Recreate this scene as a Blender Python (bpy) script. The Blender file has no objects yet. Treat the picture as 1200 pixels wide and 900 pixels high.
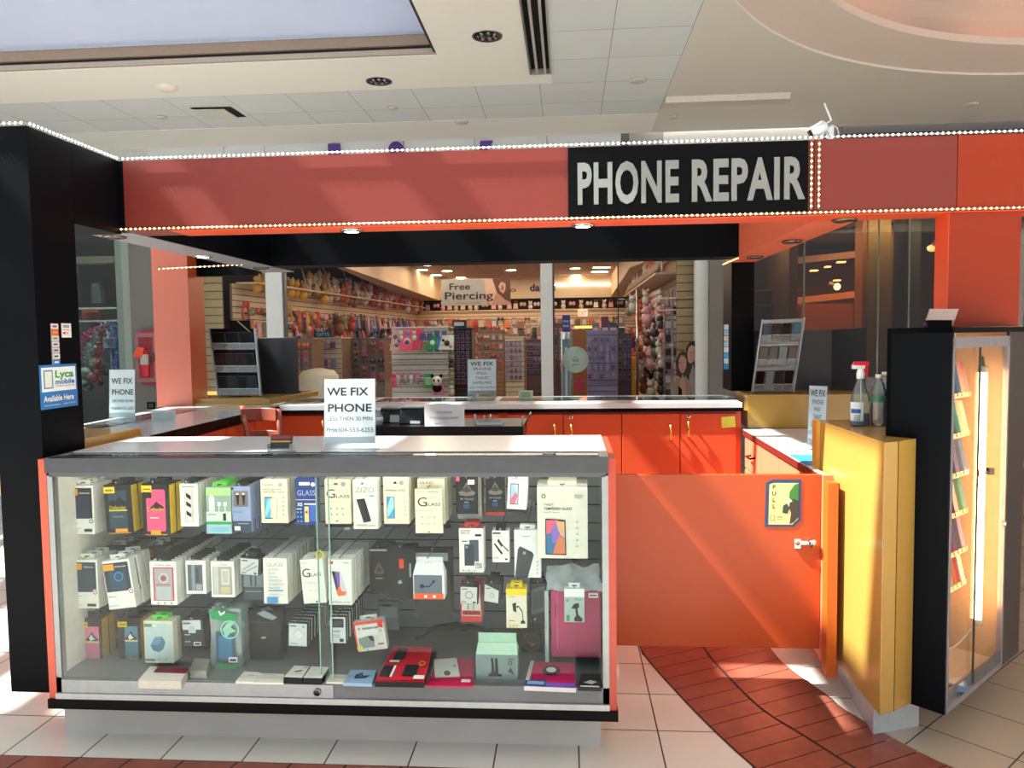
import bpy, math, random
from mathutils import Matrix, Vector
random.seed(7)
SC = bpy.context.scene
COL = SC.collection

# ------------------------------------------------------------------ camera
CAMH = 1.52; FPX = 900.0
YAW = math.radians(4.2); PITCH = math.radians(3.43); ROLL = .013
fw = Vector((-math.sin(YAW)*math.cos(PITCH), math.cos(YAW)*math.cos(PITCH), -math.sin(PITCH)))
rt = fw.cross(Vector((0, 0, 1))).normalized(); upv = rt.cross(fw)
cr, sr = math.cos(ROLL), math.sin(ROLL)
R_ = cr*rt - sr*upv; U_ = cr*upv + sr*rt
cam = bpy.data.cameras.new('camera'); cam.sensor_width = 36; cam.lens = 36*FPX/1200
cam.clip_start = .05; cam.clip_end = 200
camo = bpy.data.objects.new('camera', cam); COL.objects.link(camo)
m = Matrix((( R_.x, U_.x, -fw.x, 0), (R_.y, U_.y, -fw.y, 0), (R_.z, U_.z, -fw.z, CAMH), (0, 0, 0, 1)))
camo.matrix_world = m
SC.camera = camo

def ray(px, py): return (px-600)/FPX*R_ + (450-py)/FPX*U_ + fw
def aY(px, py, y):
    d = ray(px, py); t = y/d.y; return Vector((d.x*t, y, CAMH+d.z*t))
def aZ(px, py, z):
    d = ray(px, py); t = (z-CAMH)/d.z; return Vector((d.x*t, d.y*t, z))
def aX(px, py, x):
    d = ray(px, py); t = x/d.x; return Vector((x, d.y*t, CAMH+d.z*t))

# ------------------------------------------------------------------ materials
def lin(c):
    return c/12.92 if c <= .04045 else ((c+.055)/1.055)**2.4
def hexc(h):
    h = h.lstrip('#'); return tuple(lin(int(h[i:i+2], 16)/255) for i in (0, 2, 4))
_M = {}
def mat(hx, rough=.5, metal=0., emit=0., var=.05, scale=30., bump=0., spec=.5, coat=0.):
    k = (hx, rough, metal, emit, var, scale, bump, spec, coat)
    if k in _M: return _M[k]
    m = bpy.data.materials.new('surface_' + hx.lstrip('#')); m.use_nodes = True
    nt = m.node_tree; b = nt.nodes['Principled BSDF']; L = nt.links
    c = hexc(hx)
    b.inputs['Roughness'].default_value = rough; b.inputs['Metallic'].default_value = metal
    b.inputs['Specular IOR Level'].default_value = spec
    if coat: b.inputs['Coat Weight'].default_value = coat; b.inputs['Coat Roughness'].default_value = .08
    tc = nt.nodes.new('ShaderNodeTexCoord'); nz = nt.nodes.new('ShaderNodeTexNoise')
    nz.inputs['Scale'].default_value = scale; nz.inputs['Detail'].default_value = 3
    L.new(tc.outputs['Object'], nz.inputs['Vector'])
    rp = nt.nodes.new('ShaderNodeValToRGB')
    rp.color_ramp.elements[0].position = .3; rp.color_ramp.elements[1].position = .7
    rp.color_ramp.elements[0].color = tuple(min(1, x*(1-var)) for x in c)+(1,)
    rp.color_ramp.elements[1].color = tuple(min(1, x*(1+var)) for x in c)+(1,)
    L.new(nz.outputs['Fac'], rp.inputs['Fac']); L.new(rp.outputs['Color'], b.inputs['Base Color'])
    if emit:
        b.inputs['Emission Color'].default_value = c+(1,); b.inputs['Emission Strength'].default_value = emit
    if bump:
        bp = nt.nodes.new('ShaderNodeBump'); bp.inputs['Strength'].default_value = bump; bp.inputs['Distance'].default_value = .01
        L.new(nz.outputs['Fac'], bp.inputs['Height']); L.new(bp.outputs['Normal'], b.inputs['Normal'])
    _M[k] = m; return m

def glassmat(name, tint='#e8f4f2', op=.04, rough=.02, refl=1.0, bend=False):
    """thin pane: clear with a fresnel reflection"""
    if name in _M: return _M[name]
    m = bpy.data.materials.new(name); m.use_nodes = True; nt = m.node_tree; L = nt.links
    for n in list(nt.nodes): nt.nodes.remove(n)
    o = nt.nodes.new('ShaderNodeOutputMaterial'); tr = nt.nodes.new('ShaderNodeBsdfTransparent')
    gl = nt.nodes.new('ShaderNodeBsdfGlossy'); df = nt.nodes.new('ShaderNodeBsdfDiffuse')
    mx = nt.nodes.new('ShaderNodeMixShader'); m2 = nt.nodes.new('ShaderNodeMixShader')
    fr = nt.nodes.new('ShaderNodeFresnel'); fr.inputs['IOR'].default_value = 1.5
    mu = nt.nodes.new('ShaderNodeMath'); mu.operation = 'MULTIPLY'; mu.inputs[1].default_value = refl
    nz = nt.nodes.new('ShaderNodeTexNoise'); nz.inputs['Scale'].default_value = 4
    mr = nt.nodes.new('ShaderNodeMapRange'); mr.inputs['To Min'].default_value = op*.6; mr.inputs['To Max'].default_value = op*1.4
    c = hexc(tint)+(1,)
    tr.inputs['Color'].default_value = c; df.inputs['Color'].default_value = c
    gl.inputs['Roughness'].default_value = rough; gl.inputs['Color'].default_value = (1, 1, 1, 1)
    L.new(nz.outputs['Fac'], mr.inputs['Value']); L.new(mr.outputs['Result'], m2.inputs['Fac'])
    L.new(tr.outputs[0], m2.inputs[1]); L.new(df.outputs[0], m2.inputs[2])
    L.new(fr.outputs[0], mu.inputs[0]); L.new(mu.outputs[0], mx.inputs['Fac'])
    L.new(m2.outputs[0], mx.inputs[1]); L.new(gl.outputs[0], mx.inputs[2]); L.new(mx.outputs[0], o.inputs['Surface'])
    _M[name] = m; return m

# ------------------------------------------------------------------ text
_T = {}
def text_geo(s, bold=0., sp=1.):
    k = (s, bold, sp)
    if k in _T: return _T[k]
    cu = bpy.data.curves.new('lettering', 'FONT'); cu.body = s; cu.size = 1; cu.offset = bold; cu.resolution_u = 3; cu.space_character = sp
    cu.fill_mode = 'FRONT' if hasattr(cu, 'fill_mode') else cu.fill_mode
    ob = bpy.data.objects.new('lettering', cu)
    me = bpy.data.meshes.new_from_object(ob)
    vs = [(v.co.x, v.co.y) for v in me.vertices]; fs = [tuple(p.vertices) for p in me.polygons]
    bpy.data.objects.remove(ob); bpy.data.curves.remove(cu); bpy.data.meshes.remove(me)
    if not vs: vs = [(0, 0)]; fs = []
    _T[k] = (vs, fs); return _T[k]
CAPH = max(v[1] for v in text_geo('H')[0])

# ------------------------------------------------------------------ mesh collector
class MB:
    def __init__(s, T=None): s.v = []; s.f = []; s.mi = []; s.mats = []; s.sm = []; s.T = T
    def _m(s, m):
        if m not in s.mats: s.mats.append(m)
        return s.mats.index(m)
    def add(s, vs, fs, m, smooth=False):
        o = len(s.v); T = s.T
        for v in vs:
            v = Vector(v); s.v.append(tuple(T @ v) if T else tuple(v))
        i = s._m(m)
        for f in fs: s.f.append(tuple(o+a for a in f)); s.mi.append(i); s.sm.append(smooth)
        return s
    def box(s, x0, x1, y0, y1, z0, z1, m):
        if x0 > x1: x0, x1 = x1, x0
        if y0 > y1: y0, y1 = y1, y0
        if z0 > z1: z0, z1 = z1, z0
        vs = [(x, y, z) for z in (z0, z1) for y in (y0, y1) for x in (x0, x1)]
        return s.add(vs, [(0, 2, 3, 1), (4, 5, 7, 6), (0, 1, 5, 4), (2, 6, 7, 3), (0, 4, 6, 2), (1, 3, 7, 5)], m)
    def hexa(s, b4, t4, m):
        vs = list(b4)+list(t4)
        return s.add(vs, [(3, 2, 1, 0), (4, 5, 6, 7), (0, 1, 5, 4), (1, 2, 6, 5), (2, 3, 7, 6), (3, 0, 4, 7)], m)
    def quad(s, pts, m): return s.add(pts, [tuple(range(len(pts)))], m)
    def prism(s, poly, z0, z1, m):     # poly: counter-clockwise xy
        n = len(poly); vs = [(x, y, z0) for x, y in poly]+[(x, y, z1) for x, y in poly]
        fs = [tuple(reversed(range(n))), tuple(range(n, 2*n))]+[(i, (i+1) % n, n+(i+1) % n, n+i) for i in range(n)]
        return s.add(vs, fs, m)
    def prismY(s, poly, y0, y1, m):    # poly in xz
        n = len(poly); vs = [(x, y0, z) for x, z in poly]+[(x, y1, z) for x, z in poly]
        fs = [tuple(range(n)), tuple(reversed(range(n, 2*n)))]+[(i, n+i, n+(i+1) % n, (i+1) % n) for i in range(n)]
        return s.add(vs, fs, m)
    def tube(s, pts, r, m, n=8, r2=None, cap=True):
        pts = [Vector(p) for p in pts]; k = len(pts); vs = []; fs = []
        rs = r if isinstance(r, (list, tuple)) else [r+(r2-r)*i/(k-1) if r2 is not None else r for i in range(k)]
        up = None
        for i, p in enumerate(pts):
            d = (pts[min(i+1, k-1)]-pts[max(i-1, 0)])
            if d.length < 1e-9: d = Vector((0, 0, 1))
            d.normalize()
            if up is None: up = Vector((0, 0, 1)) if abs(d.z) < .9 else Vector((1, 0, 0))
            a = d.cross(up).normalized(); b = a.cross(d).normalized(); up = b
            for j in range(n):
                t = 2*math.pi*j/n; vs.append(p+a*(rs[i]*math.cos(t))+b*(rs[i]*math.sin(t)))
        for i in range(k-1):
            for j in range(n):
                q = (j+1) % n; fs.append((i*n+j, i*n+q, (i+1)*n+q, (i+1)*n+j))
        if cap: fs.append(tuple(range(n))[::-1]); fs.append(tuple((k-1)*n+j for j in range(n)))
        return s.add(vs, fs, m, True)
    def lathe(s, prof, c, m, n=16, sx=1, sy=1):     # prof: (r,z)
        k = len(prof); vs = []
        for r, z in prof:
            for j in range(n):
                t = 2*math.pi*j/n; vs.append((c[0]+sx*r*math.cos(t), c[1]+sy*r*math.sin(t), c[2]+z))
        fs = []
        for i in range(k-1):
            for j in range(n):
                q = (j+1) % n; fs.append((i*n+j, i*n+q, (i+1)*n+q, (i+1)*n+j))
        fs.append(tuple(range(n))[::-1]); fs.append(tuple((k-1)*n+j for j in range(n)))
        return s.add(vs, fs, m, True)
    def ball(s, c, rx, ry, rz, m, n=10, k=6):
        prof = [(max(.001, math.sin(math.pi*i/k)), -math.cos(math.pi*i/k)) for i in range(k+1)]
        vs = []
        for r, z in prof:
            for j in range(n):
                t = 2*math.pi*j/n; vs.append((c[0]+rx*r*math.cos(t), c[1]+ry*r*math.sin(t), c[2]+rz*z))
        fs = [(i*n+j, i*n+(j+1) % n, (i+1)*n+(j+1) % n, (i+1)*n+j) for i in range(k) for j in range(n)]
        return s.add(vs, fs, m, True)
    def disc(s, c, ax, r, th, m, n=20):              # short cylinder along vector ax
        a = Vector(ax).normalized(); c = Vector(c)
        return s.tube([c, c+a*th], r, m, n=n)
    def text(s, st, o, h, m, w=None, right=(1, 0, 0), up=(0, 0, 1), bold=0., align='l', depth=0., sp=1.):
        vs, fs = text_geo(st, bold, sp)
        x0 = min(v[0] for v in vs); x1 = max(v[0] for v in vs); k = h/CAPH
        kx = k if w is None else w/max(1e-6, (x1-x0))
        W = (x1-x0)*kx; off = {'l': 0, 'c': -W/2, 'r': -W}[align]
        o = Vector(o); R = Vector(right).normalized(); U = Vector(up).normalized(); N = R.cross(U)
        P = [o+R*((v[0]-x0)*kx+off)+U*(v[1]*k) for v in vs]
        if depth:
            n = len(P); ext = [p+N*depth for p in P]; ff = [tuple(n+a for a in f) for f in fs]+[tuple(reversed(f)) for f in fs]
            cnt = {}
            for f in fs:
                for a, b in zip(f, f[1:]+f[:1]): cnt[(a, b)] = 1
            for (a, b) in cnt:
                if (b, a) not in cnt: ff.append((a, b, n+b, n+a))
            return s.add(P+ext, ff, m)
        return s.add(P, fs, m)
    def build(s, name, parent=None, bev=0., seg=1, **tags):
        me = bpy.data.meshes.new(name); o = bpy.data.objects.new(name, me); COL.objects.link(o)
        if parent is not None:
            W = wmat(parent).inverted(); vs = [tuple(W @ Vector(v)) for v in s.v]; o.parent = parent
        else:
            xs, ys, zs = zip(*s.v); c = Vector(((min(xs)+max(xs))/2, (min(ys)+max(ys))/2, min(zs)))
            o.location = c; vs = [tuple(Vector(v)-c) for v in s.v]
        me.from_pydata(vs, [], s.f)
        for mm in s.mats: me.materials.append(mm)
        me.polygons.foreach_set('material_index', s.mi); me.polygons.foreach_set('use_smooth', s.sm); me.update()
        if bev:
            b = o.modifiers.new('bevel', 'BEVEL'); b.width = bev; b.segments = seg; b.limit_method = 'ANGLE'; b.angle_limit = math.radians(50)
        for k, v in tags.items(): o[k] = v
        return o
    def local(s, name, parent=None, loc=(0, 0, 0), rot=(0, 0, 0), bev=0., **tags):
        """geometry already in the object's own frame"""
        me = bpy.data.meshes.new(name); o = bpy.data.objects.new(name, me); COL.objects.link(o)
        if parent is not None: o.parent = parent
        o.location = loc; o.rotation_euler = rot
        me.from_pydata(s.v, [], s.f)
        for mm in s.mats: me.materials.append(mm)
        me.polygons.foreach_set('material_index', s.mi); me.polygons.foreach_set('use_smooth', s.sm); me.update()
        if bev:
            b = o.modifiers.new('bevel', 'BEVEL'); b.width = bev; b.segments = 1; b.limit_method = 'ANGLE'
        for k, v in tags.items(): o[k] = v
        return o

def wmat(o):
    M = Matrix.LocRotScale(o.location, o.rotation_euler, o.scale)
    return wmat(o.parent) @ M if o.parent else M
def thing(name, label, cat, loc=(0, 0, 0), rz=0., group=None):
    o = bpy.data.objects.new(name, None); COL.objects.link(o); o.empty_display_size = .1
    o.location = loc; o.rotation_euler = (0, 0, rz); o['label'] = label; o['category'] = cat
    if group: o['group'] = group
    return o
def struct(mb, name, **k): return mb.build(name, kind='structure', **k)
def one(mb, name, label, cat, group=None, **k):
    o = mb.build(name, **k); o['label'] = label; o['category'] = cat
    if group: o['group'] = group
    return o
KIDS = {}
def copy_tree(o, parent=None):
    c = o.copy(); COL.objects.link(c)
    if parent is not None: c.parent = parent
    for ch in KIDS.get(o.name, []): copy_tree(ch, c)
    return c
def kids(o, *ch): KIDS.setdefault(o.name, []).extend(ch); return o
def dup(o, loc=None, rot=None, label=None, group=None, dl=None):
    c = copy_tree(o)
    if dl is not None: c.location = o.location + Vector(dl)
    if loc is not None: c.location = loc
    if rot is not None: c.rotation_euler = rot
    if label: c['label'] = label
    if group: c['group'] = group
    return c
def arc(c, r, a0, a1, n, plane='xz'):
    P = []
    for i in range(n+1):
        t = math.radians(a0+(a1-a0)*i/n); a, b = r*math.cos(t), r*math.sin(t)
        P.append((c[0]+a, c[1], c[2]+b) if plane == 'xz' else (c[0]+a, c[1]+b, c[2]))
    return P

# palette
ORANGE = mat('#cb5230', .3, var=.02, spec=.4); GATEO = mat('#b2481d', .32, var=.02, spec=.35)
ORANGE_D = mat('#c54a28', .3, var=.02, spec=.4)
FASCIA = mat('#732c25', .4, var=.03, spec=.4)  # door laminate with the shade on the fascia put into a darker red
FASCIA2 = mat('#8e2f14', .35, var=.03, spec=.3)
NAVY = mat('#05080d', .45, var=.05, spec=.07)
BLACK = mat('#050506', .4, var=.05, spec=.1)
YELLOW = mat('#ac8842', .25, var=.02, coat=.2)
ALU = mat('#b4b8bb', .32, metal=.9, var=.05)
ALU_D = mat('#45494d', .42, metal=.6, var=.05)
STEEL = mat('#c9cbcc', .2, metal=1., var=.02)
WHITE = mat('#eeeeea', .5, var=.02)
CREAM = mat('#e6dfc6', .55, var=.02)
GLASS = glassmat('clear_glass', '#f8fcfb', .0, .02, .22)
GLASS_TOP = glassmat('counter_glass', '#d5e4e2', .03, .02, 1.0)
CHROME = mat('#d8d8d8', .1, metal=1., var=.01)
ACRYL = glassmat('clear_acrylic', '#eef2f4', .10, .05, .8)
BRASS = mat('#d9b464', .25, metal=1., var=.03)
# ------------------------------------------------------------------ floor
def tilemat(name, c1, grout, size, ox, oy, rot=0., rough=.18, gw=.006):
    m = bpy.data.materials.new(name); m.use_nodes = True; nt = m.node_tree; L = nt.links; b = nt.nodes['Principled BSDF']
    g = nt.nodes.new('ShaderNodeNewGeometry'); mp = nt.nodes.new('ShaderNodeMapping')
    mp.vector_type = 'TEXTURE'
    mp.inputs['Location'].default_value = (ox, oy, 0); mp.inputs['Rotation'].default_value = (0, 0, rot)
    bk = nt.nodes.new('ShaderNodeTexBrick'); bk.offset = 0; bk.squash = 1
    c = hexc(c1); bk.inputs['Color1'].default_value = c+(1,); bk.inputs['Color2'].default_value = tuple(x*.94 for x in c)+(1,)
    bk.inputs['Mortar'].default_value = hexc(grout)+(1,); bk.inputs['Scale'].default_value = 1
    bk.inputs['Mortar Size'].default_value = gw/2; bk.inputs['Mortar Smooth'].default_value = .1
    bk.inputs['Brick Width'].default_value = size; bk.inputs['Row Height'].default_value = size
    nz = nt.nodes.new('ShaderNodeTexNoise'); nz.inputs['Scale'].default_value = 5; nz.inputs['Detail'].default_value = 5
    mx = nt.nodes.new('ShaderNodeMixRGB'); mx.blend_type = 'MULTIPLY'; mx.inputs['Fac'].default_value = .12
    L.new(g.outputs['Position'], mp.inputs['Vector']); L.new(mp.outputs['Vector'], bk.inputs['Vector'])
    L.new(g.outputs['Position'], nz.inputs['Vector'])
    L.new(bk.outputs['Color'], mx.inputs['Color1']); L.new(nz.outputs['Color'], mx.inputs['Color2'])
    L.new(mx.outputs['Color'], b.inputs['Base Color'])
    mr = nt.nodes.new('ShaderNodeMapRange'); mr.inputs['To Min'].default_value = rough; mr.inputs['To Max'].default_value = .6
    L.new(bk.outputs['Fac'], mr.inputs['Value']); L.new(mr.outputs['Result'], b.inputs['Roughness'])
    return m
TILE = tilemat('floor_tile', '#dbd5ca', '#3c3128', .305, .027, 2.605)
TILE_R = tilemat('floor_tile_angled', '#b5a592', '#3a2f27', .302, 1.366, 2.981, math.radians(44))
f = MB(); f.quad([(-14, -9, 0), (14, -9, 0), (14, 9.0, 0), (-14, 9.0, 0)], TILE); struct(f, 'floor')
# angled tiles to the right of the brick walk
rp = [(1.151, 2.9), (1.333, 2.702), (1.62, 2.4), (2.6, 1.4), (9, 1.4), (9, 8.9), (1.4, 8.9), (1.4, 4.2), (1.18, 3.1)]
f = MB(); f.quad([(x, y, .002) for x, y in rp], TILE_R); struct(f, 'floor.001')
# brick walk: two courses of soldier bricks following a curve
BR = mat('#85493a', .3, var=.14, scale=14); BRJ = mat('#35211b', .7)
def spl(P, n):
    out = []
    for i in range(len(P)-1):
        p0 = P[max(i-1, 0)]; p1 = P[i]; p2 = P[i+1]; p3 = P[min(i+2, len(P)-1)]
        for k in range(n):
            t = k/n
            out.append(tuple(.5*((2*p1[a])+(-p0[a]+p2[a])*t+(2*p0[a]-5*p1[a]+4*p2[a]-p3[a])*t*t+(-p0[a]+3*p1[a]-3*p2[a]+p3[a])*t**3) for a in (0, 1)))
    out.append(P[-1]); return out
Lc = spl([(.30, 4.8), (.335, 3.75), (.355, 3.577), (.454, 3.208), (.545, 2.916), (.638, 2.668), (.80, 2.3), (1.1, 1.6)], 8)
Mc = spl([(.60, 4.8), (.645, 3.75), (.687, 3.45), (.77, 3.1), (.875, 2.9), (.985, 2.685), (1.2, 2.3), (1.65, 1.5)], 8)
Rc = spl([(.93, 4.8), (.965, 3.75), (.995, 3.501), (1.078, 3.237), (1.12, 3.08), (1.32, 2.715), (1.62, 2.4), (2.5, 1.5)], 8)
f = MB()
f.add([(x, y, .0015) for x, y in Lc]+[(x, y, .0015) for x, y in Rc], [(i, i+1, len(Lc)+i+1, len(Lc)+i) for i in range(len(Lc)-1)], BRJ)
def resample(C, n, sh=0.):
    d = [0]
    for a, b in zip(C, C[1:]): d.append(d[-1]+math.dist(a, b))
    out = []
    for k in range(n+1):
        t = d[-1]*min(1, max(0, (k+sh)/n)); i = max(j for j in range(len(d)) if d[j] <= t+1e-9); i = min(i, len(C)-2)
        u = (t-d[i])/(d[i+1]-d[i]); out.append((C[i][0]+(C[i+1][0]-C[i][0])*u, C[i][1]+(C[i+1][1]-C[i][1])*u))
    return out
def cross(C, px_, py_, sl=.53):
    """where the joint through (px_, py_) meets curve C"""
    for (x0, y0), (x1, y1) in zip(C, C[1:]):
        f0 = y0-py_-sl*(x0-px_); f1 = y1-py_-sl*(x1-px_)
        if f0*f1 <= 0 and f0 != f1: t = f0/(f0-f1); return (x0+(x1-x0)*t, y0+(y1-y0)*t)
    return None
def joints(C0, C1, k0):
    k = k0
    out = []
    while k > -1.2:
        p = cross(C0, 0, k); q = cross(C1, 0, k)
        if p and q: out.append((p, q))
        k -= .118
    return out
for C0, C1, k0 in ((Lc, Mc, 4.2), (Mc, Rc, 4.14)):
    J = joints(C0, C1, k0)
    for (p0, q0), (p1, q1) in zip(J, J[1:]):
        a, b, c, d = p0, p1, q1, q0
        cx = sum(p[0] for p in (a, b, c, d))/4; cy = sum(p[1] for p in (a, b, c, d))/4; q = []
        for p in (a, b, c, d):
            vx, vy = p[0]-cx, p[1]-cy; l = math.hypot(vx, vy); s_ = 1-.007/max(l, .02); q.append((cx+vx*s_, cy+vy*s_, .0035))
        f.quad(q, BR)
struct(f, 'floor.002')
# front brick field
f = MB(); f.quad([(-9, 2.22, .0015), (.05, 2.22, .0015), (.0, 2.615, .0015), (-9, 2.615, .0015)], BRJ)
for r in range(2):
    for i in range(40):
        x0 = -6.2+i*.2+(r % 2)*.08; y1 = 2.608-r*.2
        if x0 > -.25+0*r: continue
        f.quad([(x0-.04, y1-.19, .0035), (x0+.152, y1-.19, .0035), (x0+.192, y1, .0035), (x0, y1, .0035)], BR)
struct(f, 'floor.003')

# ------------------------------------------------------------------ ceiling (3.8 m)
CE = 3.8
CW = mat('#f0f1ec', .8, var=.01); CG = mat('#dcdad4', .8, var=.01); CT = tilemat('ceiling_tile', '#e2eaee', '#8a9093', .59, .355, .0, 0, .8, .006)
COFW = mat('#b3b9cb', .8, var=.03, scale=1.5); DK = mat('#3a302b', .5)
T = .12
def cb(x0, x1, y0, y1, m, z0=CE, z1=None, n='ceiling'):
    b = MB(); b.box(x0, x1, y0, y1, z0, z1 or z0+T, m); return struct(b, n)
CX0, CX1, CY0, CY1 = -9.0, -1.03, 2.20, 6.27          # skylight well
cb(CX0, -.31, CY1, 7.07, CW, n='ceiling')             # cream soffit
cb(-1.03, -.31, 1.7, CY1, CW, n='ceiling.001')          # cream beam beside the slot
cb(CX0-2, -1.03, 1.7, CY0, CW, n='ceiling.002')
b = MB(); b.box(-9, 1.02, 7.07, 8.12, CE+.003, CE+T, CT); struct(b, 'ceiling.003')
b = MB(); b.box(-.12, 1.02, 1.7, 7.07, CE+.003, CE+T, CT); struct(b, 'ceiling.004')
cb(-11, .945, 8.12, 8.86, CW, n='ceiling.005')
b = MB(); b.box(-11, 9, 8.86, 9.3, CE+.14, CE+.25, CG); struct(b, 'ceiling.006')
# hard ceiling with the round cove on the right
cx, cy, ro, ri = 4.2, 3.85, 3.46, 3.02
b = MB(); N = 72; rect = (.945, 10.5, .3, 8.86)
vs = []; fs = []
for i in range(N):
    t = 2*math.pi*i/N; c, s_ = math.cos(t), math.sin(t)
    vs.append((cx+ro*c, cy+ro*s_, CE))
    kx = ((rect[1] if c > 0 else rect[0])-cx)/c if abs(c) > 1e-6 else 1e9
    ky = ((rect[3] if s_ > 0 else rect[2])-cy)/s_ if abs(s_) > 1e-6 else 1e9
    k = max(ro, min(kx, ky)); vs.append((cx+k*c, cy+k*s_, CE))
vs.append((rect[1], rect[3], CE)); vs.append((rect[1], rect[2], CE)); vs.append((rect[0], rect[3], CE)); vs.append((rect[0], rect[2], CE))
for i in range(N):
    j = (i+1) % N
    if vs[2*i+1] != vs[2*j+1]:
        fs.append((2*i, 2*j, 2*j+1, 2*i+1))
        # corner fill
        a, d = vs[2*i+1], vs[2*j+1]
        if a[0] != d[0] and a[1] != d[1] and abs(a[0]-d[0]) > 1e-4 and abs(a[1]-d[1]) > 1e-4:
            for q in (2*N, 2*N+1, 2*N+2, 2*N+3):
                v = vs[q]
                if (abs(v[0]-a[0]) < 1e-4 or abs(v[1]-a[1]) < 1e-4) and (abs(v[0]-d[0]) < 1e-4 or abs(v[1]-d[1]) < 1e-4): fs.append((2*i+1, 2*j+1, q))
b.add(vs, fs, CG); struct(b, 'ceiling.007')
PINKW = mat('#d8ccc4', .7, var=.02); DOME = mat('#b5b0ac', .8, var=.02)
b = MB()
def ring(b, r0, z0, r1, z1, m, flip=False):
    vs = []
    for i in range(N):
        t = 2*math.pi*i/N; vs += [(cx+r0*math.cos(t), cy+r0*math.sin(t), z0), (cx+r1*math.cos(t), cy+r1*math.sin(t), z1)]
    b.add(vs, [(2*i, 2*i+1, 2*((i+1) % N)+1, 2*((i+1) % N)) for i in range(N)], m, True)
ring(b, ro, CE, ro, CE+.02, CG); ring(b, ro, CE+.02, ri, CE+.10, PINKW); ring(b, ri, CE+.10, ri, CE+.16, PINKW)
ring(b, ri, CE+.16, ro-.05, CE+.16, PINKW); ring(b, ro-.05, CE+.16, ro-.05, CE+.45, DOME)
prev = (ro-.05, CE+.45)
for a in (20, 45, 70, 90):
    r = (ro-.05)-.5*(1-math.cos(math.radians(a))) if a < 90 else .02
    z = CE+.45+.35*math.sin(math.radians(a)); ring(b, prev[0], prev[1], r, z, DOME); prev = (r, z)
struct(b, 'ceiling.008')
# cove lamps lying on the lip of the round ceiling
COVE = mat('#ffa878', .5, emit=5)
for k in range(10):
    a0 = 2*math.pi*(k+.12)/10; a1 = 2*math.pi*(k+.88)/10
    pts = [(cx+3.22*math.cos(a0+(a1-a0)*i/8), cy+3.22*math.sin(a0+(a1-a0)*i/8), CE+.19) for i in range(9)]
    q = MB(); q.tube(pts, .022, COVE, n=6)
    one(q, 'cove_lamp', 'warm tube lamp lying hidden on the lip of the round ceiling cove', 'lamp', group='lamps of the round ceiling cove')
# skylight well
b = MB()
b.box(CX0, CX1, CY1-.0, CY1+.08, CE+T, 5.6, COFW)
b.box(CX1-.0, CX1+.08, CY0, CY1, CE+T, 5.6, COFW)
b.box(CX0, CX1, CY0-.08, CY0, CE+T, 5.6, COFW); b.box(CX0-.08, CX0, CY0, CY1, CE+T, 5.6, COFW)
struct(b, 'ceiling.009')
b = MB()
b.box(CX0, CX1-.0, CY1-.035, CY1-.002, CE+.005, CE+.045, mat('#a59b92', .5)); b.box(CX0, CX1, CY1-.02, CY1-.002, CE+.045, CE+.07, mat('#171310', .6))  # black strip stands in for the shadow gap between the trims
b.box(CX0, CX1, CY1-.05, CY1-.002, CE+.07, CE+.15, mat('#8b7a6c', .4)); b.box(CX0, CX1, CY1-.06, CY1-.002, CE+.15, CE+.17, mat('#9ba4b8', .5))
b.box(CX1-.02, CX1-.002, CY0, CY1-.06, CE+.0, CE+.16, DK)
struct(b, 'trim_1')
# skylight bars and beams (give the raked streaks on the fascia)
b = MB(); SKB = mat('#d8dadd', .5)
x = -8.8
for w, g in ((.10, .7), (.30, .55), (.12, .35), (.10, .8), (.35, .5), (.12, .25), (.10, .30), (.40, .5), (.12, .8), (.3, .6), (.5, .5), (.1, .5)):
    b.box(x, x+w, CY0, CY1, 5.4, 5.55, SKB); x += w+g
for y in (3.9, 5.3): b.box(CX0, CX1, y, y+.08, 5.45, 5.55, SKB)
struct(b, 'window_1')
b = MB(); b.box(CX0, CX1, 5.85, CY1, 5.55, 5.6, COFW); struct(b, 'skylight_sun_block')  # unseen slab added to keep sun streaks off the far well wall
# skylight glazing
b = MB(); b.box(CX0, CX1, CY0, CY1, 5.57, 5.575, GLASS); b.build('glazing', parent=bpy.data.objects['window_1'])

# slot diffuser
b = MB(); b.box(-.31, -.295, 1.7, 6.78, CE-.012, CE+.03, mat('#8f8d88', .4, metal=.5)); b.box(-.255, -.235, 1.7, 6.78, CE-.012, CE+.03, mat('#cfcfca', .4, metal=.4))
b.box(-.185, -.165, 1.7, 6.78, CE-.012, CE+.03, mat('#cfcfca', .4, metal=.4)); b.box(-.135, -.12, 1.7, 6.78, CE-.012, CE+.03, mat('#b9b8b2', .4, metal=.4))
b.box(-.31, -.12, 6.76, 6.79, CE-.012, CE+.03, mat('#b9b8b2', .4, metal=.4)); b.box(-.295, -.135, 1.7, 6.76, CE+.03, CE+.035, mat('#050505', .9))
one(b, 'air_slot_diffuser', 'long black double slot air diffuser with metal edges in the mall ceiling', 'air vent')
b = MB(); b.box(-.31, -.12, 6.79, 7.07, CE, CE+T, CW); struct(b, 'ceiling.010')
# angled ridge / drop panel right of the tiles
b = MB()
b.hexa([(.955, 7.60, CE-.05), (2.12, 7.60, CE-.05), (2.20, 7.92, CE-.005), (.955, 7.92, CE-.005)], [(.955, 7.56, CE+.02), (2.12, 7.56, CE+.02), (2.22, 7.92, CE+.02), (.955, 7.92, CE+.02)], mat('#d8d6cf', .8))
struct(b, 'trim_2')
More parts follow.
